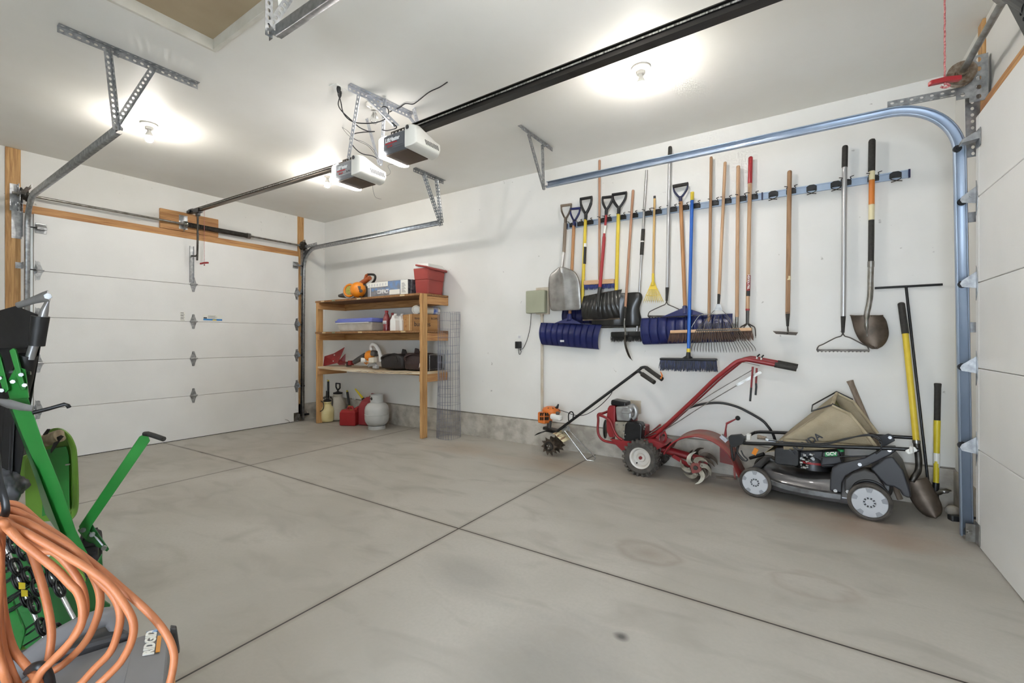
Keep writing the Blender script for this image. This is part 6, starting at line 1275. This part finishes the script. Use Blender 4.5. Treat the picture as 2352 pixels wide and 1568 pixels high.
# grass bag resting on the mower
t = thing('grass_bag', 'khaki cloth grass catcher bag with open top resting on the mower', 'grass bag', mp(1850,1040,.2))
nb = .10
near = [(1911,931),(1951,950),(2012,1024),(1860,1034),(1800,1032),(1798,1008)]
NP = [mp(px,py,nb) for px,py in near]
k_ = lambda p, up=0: p+lt*.33+Z*up
FP = [k_(NP[0],.055),k_(NP[1],.05),k_(NP[2],.03),k_(NP[3]),k_(NP[4]),k_(NP[5],.02)]
b = MB()
def quad(a, c, d, e, n=10, sag=.012):
    b.grid(lambda u, v: (a*(1-u)+c*u)*(1-v)+(e*(1-u)+d*u)*v-(lt if True else Z)*0+Z*(-sag*math.sin(PI*u)*math.sin(PI*v))+lt*.006*math.sin(u*7)*math.sin(v*6),n,n)
left = [mp(1757,1039,.13), mp(1757,1039,.13)+lt*.28]
quad(NP[0],FP[0],FP[5],NP[5]); 
b.grid(lambda u,v: NP[5]*(1-u)*(1-v)+FP[5]*u*(1-v)+(left[0]*(1-u)+left[1]*u)*v,8,8)
def nearp(u, v):
    top = NP[0]*(1-u)+NP[1]*u; lowl, lowr = NP[5], NP[2]; low = lowl*(1-u)+lowr*u
    return top*(1-v)+low*v+lt*(-.025*math.sin(PI*u)*math.sin(PI*v)+.008*math.sin(u*11+v*4)*math.sin(PI*v))
b.grid(nearp,16,16)
b.grid(lambda u,v: (NP[5]*(1-u)+NP[2]*u)*(1-v)+(NP[4]*(1-u)+NP[3]*u)*v,10,3)
def farp(u, v):
    top = FP[0]*(1-u)+FP[1]*u; low = FP[5]*(1-u)+FP[2]*u; return top*(1-v)+low*v
b.grid(farp,8,8); b.grid(lambda u,v: (left[0]*(1-u)+left[1]*u)*(1-v)+(NP[4]*(1-u)+k_(NP[4])*u)*v,4,4)
b.build('bag_cloth', M['khaki'], t, smooth=60, solid=.004)
b = MB(); ins = [NP[0]*.7+FP[5]*.3-Z*.02,NP[1]+Z*-.06+fw*.06,NP[2]+fw*.1,FP[2]+fw*.1,FP[1]+fw*.06-Z*.06]
b.grid(lambda u,v: (NP[1]*(1-u)+FP[1]*u+fw*.10)*(1-v)+(NP[2]*(1-u)+FP[2]*u+fw*.12)*v,6,6); b.build('bag_inside', M['bagin'], t, smooth=60)
b = MB(); b.tube([NP[0],NP[1],NP[2]],.011,8); b.tube([FP[0],FP[1],FP[2]],.011,8); b.tube([NP[0],FP[0]],.012,8); b.build('trim_piping', M['khakid'], t, smooth=40)
b = MB(); L0, L1 = mp(1863,943,nb+.02), mp(1863,943,nb+.02)+lt*.02
b.tube([NP[0]+Z*.005,mp(1864,944,nb-.01),mp(1866,930,nb+.12),FP[0]+Z*.012],.005,8); b.tube([NP[0]+Z*.012,NP[1]+Z*.006],.005,8); b.tube([FP[0]+Z*.01,FP[1]+Z*.012],.006,8); b.build('wire_frame', M['blackm'], t)
u_ = (mp(1905,996,nb)-mp(1862,1021,nb)).normalized(); v_ = lt.cross(u_); v_ = v_ if v_.z > 0 else -v_
o0 = mp(1862,1020,nb)-lt*.028
text('HONDA', .062, o0-u_*.135, u_, v_, M['ink'], 'lettering', t, bold=.0015, depth=.002)
# ================================================================ left foreground: lawn sweeper, hose, tool case
NEAR = 1.0
def dp(px, py, t): return V((0,0,H))+ray(px,py)*t*NEAR
M['jgreen'] = mat('tractor_green', '328a3d', .35, col2='2d7d37', scale=(4,4,4)); M['jgreend'] = mat('dark_tractor_green', '276e35', .35, col2='23642f', scale=(6,6,6)); M['lime'] = mat('lime_green_paint', '6d9a38', .4, col2='648f33', scale=(4,4,4)); M['blackcloth'] = mat('black_hopper_vinyl', '131314', .5, col2='1b1b1d', scale=(4,4,4), bump=.3, bscale=9); M['greycloth'] = mat('grey_vinyl', '5f5f64', .45, col2='47464a', scale=(7,7,7), bump=.5, bscale=12); M['kraft'] = mat('printed_paper_roll', 'a99a80', .75, col2='83755f', scale=(40,40,8), detail=2)
M['hose'] = mat('orange_rubber_hose', 'b8734a', .5, col2='ab663e', scale=(16,16,16), bump=.08, bscale=300)
M['flat'] = mat('flattened_tube', 'a9aaac', .35, .75, col2='8b8c8e', scale=(9,9,9))
vr = V((ray(300,780).x,ray(300,780).y,0)).normalized()          # outward from the standpoint
def slab(pts, t, th, name, m, parent, bev=.003, d=None):
    P = [dp(*p) if len(p) == 3 else dp(p[0],p[1],t) for p in pts]
    n = V((0,0,0)); g = sum(P, V((0,0,0)))/len(P)
    for a, c in zip(P, P[1:]+P[:1]): n += (a-g).cross(c-g)
    eye = V((0,0,H)); P = [eye+(p-eye)*((g-eye).dot(n)/(p-eye).dot(n)) for p in P]      # keep each sheet-metal plate flat
    return MB().prism(P, (V(d) if d is not None else vr)*th).build(name, M[m], parent, smooth=0, bevel=bev)
sw = thing('lawn_sweeper', 'green lawn sweeper and dethatcher with upright arm, tine springs and lever', 'lawn sweeper', (-2.6,.7,0))
TA = 1.95
# main channel arm
slab([(60,900,1.93),(101,1022,1.97),(141,1120,2.02),(174,1217,2.06),(202,1273,2.09),(186,1300,2.10),(146,1242,2.06),(85,1080,1.99),(45,985,1.95),(18,915,1.92)],TA,.006,'arm_channel','jgreen',sw)
slab([(18,915,1.925),(45,985,1.955),(85,1080,1.995),(146,1242,2.065),(104,1180,2.16),(83,1105,2.12),(50,1010,2.06),(22,940,2.02)],TA,.005,'arm_flange','jgreend',sw,d=vr)
slab([(36,842,1.90),(58,848,1.90),(66,914,1.925),(22,918,1.92),(14,880,1.91)],TA,.02,'arm_head','jgreen',sw)
for P in (((21,805),(30,799),(36,804),(58,893),(50,897),(44,885)),((-8,800),(2,822),(20,895),(12,902),(4,890),(-8,850))): slab([(a,c,1.89) for a, c in P],TA,.035,'clevis_plate','jgreen',sw)
slab([(9,853,1.91),(36,850,1.91),(36,856,1.91),(9,859,1.91)],TA,.09,'cross_pin','flat',sw,.002)
for a, c in ((30,876),(49,860),(57,884),(4,896),(-1,868)): p = dp(a,c,1.885); MB().cyl(p,p-vr*.010,.0085,seg=6).build('bolt', M['galv'], sw, smooth=30)
# lever with quadrant plate
slab([(181,1209,2.14),(183,1222,2.14),(198,1240,2.14),(212,1205,2.14),(345,1012,2.2),(340,1000,2.2),(332,996,2.2),(320,1003,2.2)],2.15,.012,'lift_lever','jgreen',sw)
b = MB(); b.tube([dp(332,996,2.19),dp(340,996,2.18),dp(356,1001,2.17),dp(376,1008,2.15)],[(.011,.011),(.012,.012),(.0125,.0125),(.012,.012)],10); b.build('lever_grip', M['grip'], sw)
slab([(178,1218,2.16),(196,1196,2.16),(213,1205,2.16),(251,1261,2.16),(246,1267,2.16),(196,1243,2.16)],2.16,.008,'quadrant_plate','jgreend',sw)
for a, c in ((191,1216),(212,1226),(239,1257)): p = dp(a,c,2.13); MB().cyl(p,p-vr*.012,.0105,seg=10).build('bolt', M['galv'], sw, smooth=30)
pts = [dp(203,1219,2.150),dp(214,1228,2.150),dp(226,1240,2.150),(dp(236,1252,2.150))]; MB().tube(pts,(.0022,.004),6,smooth=3).build('quadrant_slot', M['flat'], sw)
# wheel
def swheel(px, py, t, r, w):
    c = dp(px,py,t); c.z = r; ax = V((.33,.94,0))
    b = MB(); b.lathe([(r*.55,-w/2),(r*.9,-w/2),(r,-w*.3),(r,w*.3),(r*.9,w/2),(r*.55,w/2),(r*.55,-w/2)],c,ax,seg=36)
    for k in range(18):
        a = 2*PI*k/18; d = (vr*math.cos(a)+Z*math.sin(a)); b.beam(c+d*r*1.0-ax*w*.35,c+d*r*1.0+ax*w*.35,.014,.012,up=d)
    b.build('tyre', M['rubber'], sw, smooth=30); MB().lathe([(0,-w*.3),(r*.55,-w*.35),(r*.55,w*.35),(0,w*.3)],c,ax,seg=28).build('wheel_disc', M['lime'], sw)
swheel(208,1290,2.22,.115,.07)
# lime sweeper housing with rolled rim
HT = 2.42
def hp_(px, py, o=0): return dp(px,py,HT+o)
rim = [(112,1003),(118,996),(130,990),(143,992),(157,1004),(166,1022),(170,1040),(173,1090),(174,1150),(169,1178),(150,1195)]
slab([(c,e,HT) for c, e in [(92,1010)]+rim+[(60,1200),(55,1060)]],HT,.03,'housing_wall','lime',sw)
R = catmull([hp_(*p,-.02) for p in rim],4); MB().tube(R,[(.012,.022)]*len(R),8,flat=-vr).build('housing_rim', M['lime'], sw, smooth=50)
slab([(100,1034,2.40),(152,1024,2.40),(158,1046,2.40),(160,1170,2.40),(96,1186,2.40)],2.4,.01,'housing_front','jgreen',sw)
slab([(26,1060,2.44),(70,1040,2.44),(78,1060,2.44),(80,1110,2.44),(50,1125,2.44),(28,1110,2.44)],2.4,.03,'inner_panel','lime',sw)
a, c = hp_(103,1012,-.06), hp_(138,1000,-.06); MB().cyl(a,c,.033,seg=20).build('paper_roll', M['kraft'], sw)
for P in (((98,998),(108,985),(116,985),(105,1005)),((115,1035),(128,1005),(140,999),(147,1002),(138,1012),(126,1030),(116,1042))): slab([(e,f,2.34) for e, f in P],2.34,.008,'strap','black',sw,.002)
MB().cyl(hp_(151,1067,-.03),hp_(160,1066,-.03),.004,seg=8).build('pin', M['flat'], sw)
# dethatcher deck: lime plate, dark side frame, tine springs (it stands nearer than the arm)
NEAR = .755
slab([(72,1245,1.80),(120,1262,1.82),(192,1320,1.86),(198,1336,1.86),(166,1340,1.84),(110,1290,1.80)],1.83,.02,'deck_plate','lime',sw)
slab([(88,1273,1.80),(106,1263,1.80),(116,1276,1.80),(97,1284,1.80)],1.8,-.004,'label_plate','paper',sw,.001)
slab([(170,1345,1.83),(198,1335,1.86),(234,1272,1.95),(236,1300,1.95),(226,1370,1.92),(254,1390,1.94),(246,1412,1.94),(205,1440,1.9),(190,1470,1.88),(178,1400,1.84)],1.85,.012,'side_frame','jgreend',sw)
slab([(0,1372,1.78),(30,1380,1.80),(60,1450,1.78),(40,1520,1.72),(75,1520,1.72),(60,1568,1.68),(0,1568,1.66)],1.75,.015,'lower_pan','jgreen',sw)
slab([(-70,1225,1.97),(88,1262,1.97),(168,1345,1.97),(190,1445,1.97),(150,1500,1.97),(120,1590,1.97),(-70,1590,1.97)],1.92,.012,'rear_pan','jgreend',sw)
slab([(26,1460,1.76),(76,1510,1.74),(70,1540,1.70),(30,1500,1.72)],1.74,.012,'lower_rib','lime',sw)
for (p0, p1) in (((6,1240),(112,1490)),((62,1215),(170,1420))): MB().cyl(dp(*p0,1.84),dp(*p1,1.80),.006,seg=10).build('tine_shaft', M['chrome'], sw)
tl = [(14,1232),(28,1252),(50,1268),(73,1282),(95,1305),(118,1330),(134,1352),(6,1296),(34,1302),(62,1322),(82,1350),(58,1375),(76,1390),(94,1440),(112,1440),(148,1462),(132,1452),(40,1335)]
for k, (px, py) in enumerate(tl):
    t_ = 1.78+.004*(k % 4); c = dp(px,py,t_); ax = V((.35,.85,.35))
    b = MB(); b.torus(c,ax,.026,.0027,24,8); b.torus(c+ax*.005,ax,.026,.0027,24,8)
    e = dp(px-150,py+68+6*(k % 3),t_-.03); b.tube([c+V((0,0,.026)),c+(e-c)*.3+V((0,0,.014)),e],.0026,8); b.build('tine_spring', M['black'], sw)
    p = c-vr*.012; MB().cyl(p,p-vr*.008,.007,seg=6).build('bolt', M['galv'], sw, smooth=30)
for px, py in ((50,1345),(56,1362)): slab([(px-8,py-8,1.75),(px+8,py-6,1.75),(px+8,py+8,1.75),(px-7,py+8,1.75)],1.75,.004,'yellow_tag','yellow',sw,.001)
MB().tube([dp(247,1328,1.9),dp(262,1345,1.88),dp(270,1355,1.87)],[.012,.016,.01],8).build('rope_end', M['rubber'], sw)
NEAR = 1.0
# flattened cross tube and thin black bar
b = MB(); b.tube([dp(-40,918,1.86),dp(0,922,1.87),dp(20,927,1.875),dp(50,934,1.88),dp(76,938,1.885)],[(.013,.013),(.013,.012),(.019,.006),(.016,.006),(.012,.004)],10,flat=Z); b.build('cross_tube', M['flat'], sw)
MB().tube([dp(74,948,1.9),dp(110,939,1.93),dp(148,928,1.96),dp(156,931,1.965),dp(159,936,1.97)],[(.008,.004)]*5,8,flat=Z).build('hook_bar', M['blackm'], sw)
# black vinyl hopper hung on tubes
hb = thing('hopper_bag', 'black vinyl hopper on aluminium tubes at the left edge behind the green arm', 'hopper', (-2.9,.45,.9))
def vinyl(u, v):
    top = dp(-90,755,1.98)*(1-u)+dp(104,728,1.95)*u+Z*(.05*math.sin(PI*u)); bot = dp(-90,1180,2.05)*(1-u)+dp(40,1120,2.08)*u
    if v < .55: right = 0
    p = top*(1-v)+bot*v
    return p+vr*(.05*math.sin(PI*v)*math.sin(PI*u)+.012*math.sin(u*9+v*5))
b = MB(); b.grid(vinyl,24,24); b.build('vinyl_panel', M['blackcloth'], hb, smooth=60, solid=.003)
slab([(-60,742,1.97),(0,712,1.95),(43,700,1.94),(52,708,1.94),(62,712,1.94),(105,729,1.93),(86,792,1.94),(60,800,1.95),(-60,800,1.97)],1.95,.01,'vinyl_flap','blackcloth',hb,.004)
MB().tube([dp(43,701,1.93),dp(58,696,1.93),dp(80,688,1.93),dp(100,682,1.925),dp(112,679,1.92)],[(.014,.014),(.014,.014),(.017,.009),(.022,.006),(.024,.005)],12,flat=Z).build('frame_tube', M['flat'], hb)
MB().tube([dp(112,680,1.935),dp(108,694,1.935),dp(102,712,1.935),dp(97,735,1.935),dp(76,800,1.94),(dp(68,824,1.94))],[(.024,.005),(.02,.007),(.016,.014),(.016,.016),(.016,.016),(.016,.016)],12,flat=X).build('frame_tube', M['flat'], hb)
p = dp(110.5,680.5,1.915); MB().cyl(p,p-vr*.01,.013,seg=6).build('bolt', M['galv'], hb, smooth=30)
MB().tube([dp(93,726,1.935),dp(84,793,1.94)],[.03,.027],16).build('sleeve', M['blackcloth'], hb)
MB().tube([dp(64,815,1.945),dp(50,870,1.95),dp(45,905,1.96)],[.032,.036,.03],14).build('sleeve', M['blackcloth'], hb)
slab([(40,850,1.93),(70,853,1.93),(70,861,1.93),(40,858,1.93)],1.93,.03,'buckle','flat',hb,.002)
for k, (x0, x1, y1) in enumerate(((8,20,1110),(16,28,1090),(-10,8,1120))): slab([(x0,930,2.02),(x1+8,925,2.02),(x1,y1,2.05),(x0-10,y1+20,2.05)],2.0,.02,'vinyl_fold','blackcloth',hb,.004)
o = MB(); c = dp(12,1118,2.06)
o.ell(c,(.085,.07,.075),rotm('Y',25),56,36); ob = o.build('grey_cover', M['greycloth'], smooth=60)
md = ob.modifiers.new('n','DISPLACE'); tx = bpy.data.textures.new('folds','CLOUDS'); tx.noise_scale = .06; md.texture = tx; md.strength = .075
ob.parent = hb; 
for v in ob.data.vertices: v.co -= V(hb.location)
# orange air hose: one long coil
L_ = [
 [(5,1162),(17,1156),(46,1164),(93,1204),(140,1239),(218,1298),(280,1351),(342,1407),(380,1453),(398,1494),(398,1531),(386,1580)],
 [(0,1168),(12,1170),(40,1176),(103,1211),(156,1248),(199,1298),(224,1344),(230,1385),(218,1432),(193,1478),(149,1522),(115,1544),(60,1575)],
 [(0,1184),(9,1187),(56,1198),(124,1236),(174,1267),(218,1323),(255,1360),(274,1397),(274,1438),(255,1494),(218,1534),(187,1568),(160,1590)],
 [(-2,1192),(20,1204),(90,1240),(150,1275),(199,1304),(246,1338),(280,1379),(305,1425),(303,1469),(280,1516),(246,1553),(215,1585)],
 [(0,1200),(19,1214),(50,1245),(93,1279),(131,1310),(160,1340),(180,1362),(190,1400),(185,1438),(160,1475),(118,1519),(90,1550)],
 [(20,1205),(47,1223),(68,1257),(93,1329),(109,1391),(118,1447),(115,1494),(106,1540),(90,1585)],
 [(10,1195),(30,1215),(85,1262),(125,1268),(162,1304),(187,1345),(196,1391),(189,1425),(150,1490),(100,1540)],
 [(2,1170),(0,1267),(6,1391),(28,1485),(62,1531),(93,1580)],
 [(-6,1200),(-4,1380),(6,1485),(25,1540),(42,1590)],
 [(-12,1240),(-8,1460),(8,1540),(20,1590)],
]
path = []
for i, l in enumerate(L_):
    tb = 1.00-.018*(i % 5)+.01*(i > 6); q = [dp(px,py,tb+.03*math.sin(PI*k/(len(l)-1))) for k, (px,py) in enumerate(l)]
    if l[0][0] > -10: path.append(dp(-45-7*i,l[0][1]+6*i-10,tb+.02))
    path += q
    xl, yl = l[-1]; path += [dp(xl-22, yl+55, tb+.02), dp(xl-70, yl+105, tb+.03)]
    if i < len(L_)-1: path += [dp(-60-8*i,1640-6*i,tb+.03), dp(-170-6*i,1560,tb+.05), dp(-200-5*i,1380,tb+.06), dp(-120-4*i,1220,tb+.03)]
ah = thing('air_hose', 'thick coil of orange rubber hose hanging at the lower left', 'hose', dp(0,1300,1.0))
MB().tube(path,.0076,14,smooth=6).build('hose_coil', M['hose'], ah)
MB().tube([dp(-14,1000,.985),dp(-4,1090,.96),dp(6,1130,.945),dp(13,1160,.94),dp(12,1178,.945),dp(4,1190,.96),dp(-8,1195,.99)],[(.0075,.0045)]*7,8,smooth=4).build('hanging_strap', M['blackm'], ah)
MB().tube([dp(64,1540,.99),dp(74,1532,.95),dp(90,1528,.94),dp(104,1537,.945),dp(113,1556,.95),dp(118,1580,.97)],[(.009,.007)]*6,8,smooth=4).build('tie_strap', M['black'], ah)
# grey tool case
M['rgrey'] = mat('case_grey', '77777a', .42, col2='6f6f72', scale=(5,5,5)); M['rdark'] = mat('case_dark_grey', '3a3a3c', .45); M['rblack'] = mat('case_black', '202022', .5); M['rorange'] = mat('case_orange', 'cf8a2e', .45)
CC = atz(391,1441,.36); cr = V((-.93,.367,0)).normalized(); cs = V((-cr.y*-1,cr.x*-1,0)); cs = V((.367,.93,0)).normalized()
def K(r, s, z): return V((CC.x,CC.y,0))+cr*r+cs*s+Z*z
vc = thing('tool_case', 'grey and black tool case with orange trim under the orange hose', 'tool case', K(-.2,-.2,0))
b = MB(); b.loft([[K(*p,z) for p in ((-.46,-.40),(-.46,-.02),(-.40,0),(-.02,0),(0,-.02),(0,-.40))] for z in (.002,.27)]); b.build('case_body', M['rblack'], vc, smooth=0, bevel=.01)
b = MB(); b.loft([[K(-.47,-.41,z),K(-.47,-.005,z),K(-.42,.008,z),K(-.02,.008,z),K(.006,-.01,z),K(.006,-.41,z)] for z in (.262,.285)]); b.build('orange_trim', M['rorange'], vc, smooth=0, bevel=.003)
b = MB(); rings = [[K(-.46,-.41,.286),K(-.46,0,.286),K(-.41,.006,.286),K(0,.006,.286),K(.004,-.02,.286),K(.004,-.41,.286)],[K(-.45,-.40,.315),K(-.45,-.01,.315),K(-.40,0,.33),K(-.02,0,.36),K(0,-.02,.36),K(0,-.40,.345)],[K(-.40,-.38,.335),K(-.36,-.085,.345),K(-.32,-.08,.355),K(-.05,-.075,.374),K(-.03,-.09,.374),K(-.04,-.36,.37)]]
b.loft(rings); b.build('case_lid', M['rgrey'], vc, smooth=0, bevel=.005)
b = MB(); b.loft([[K(-.30,-.40,.33),K(-.30,-.15,.345),K(-.26,-.15,.35),K(-.26,-.40,.34)],[K(-.31,-.39,.365),K(-.29,-.17,.372),K(-.27,-.17,.372),K(-.25,-.39,.367)]]); b.build('lid_rib', M['rdark'], vc, smooth=0, bevel=.006)
MB().tube([K(-.06,-.33,.34),K(-.04,-.29,.385),K(-.0,-.23,.415),K(.025,-.17,.425),K(.035,-.125,.415),K(.01,-.095,.35)],[(.026,.016)]*6,12,smooth=4).build('carry_handle', M['rgrey'], vc)
b = MB(); b.loft([[K(-.012,.002,.285),K(-.012,.022,.285),K(.012,.022,.285),K(.012,.002,.285)],[K(-.012,0,.365),K(-.012,.014,.358),K(.008,.014,.358),K(.008,0,.365)]]); b.build('corner_post', M['rdark'], vc, smooth=0, bevel=.003)
b = MB(); b.loft([[K(-.40,.004,.10),K(-.40,.014,.10),K(-.02,.014,.10),K(-.02,.004,.10)],[K(-.40,.004,.255),K(-.40,.012,.255),K(-.02,.012,.255),K(-.02,.004,.255)]]); b.build('side_panel', M['rorange'], vc, smooth=0, bevel=.004)
b = MB(); b.loft([[K(-.02,-.39,z),K(.05,-.36,z),K(.06,-.13,z),K(-.02,-.08,z)] for z in (.01,.392)]); b.build("rear_hump", M['rdark'], vc, smooth=0, bevel=.012)
b = MB(); b.box(K(-.44,-.2,.30),(.09,.16,.07),basis(cr,cs)); b.build('front_latch', M['rblack'], vc, smooth=0, bevel=.012)
ct, cu = (cr+Z*.072).normalized(), (-cs+Z*.225).normalized()
text('RIDGID', .032, K(-.112,-.030,.3615), ct, cu, M['paper'], 'lettering', vc, bold=.0012, sx=.95, depth=.0015)
MB().prism([K(-.108,-.026,.3615),K(-.04,-.026,.3655),K(-.04,-.017,.3635),K(-.108,-.017,.3595)],Z*.003).build('orange_stripe', M['rorange'], vc, smooth=0)
MB().prism([K(-.012,-.052,.371),K(-.004,-.022,.3665),K(-.02,-.03,.3675)],Z*.003).build('emblem', mat('emblem_blue','7fa0c8',.3), vc, smooth=0)
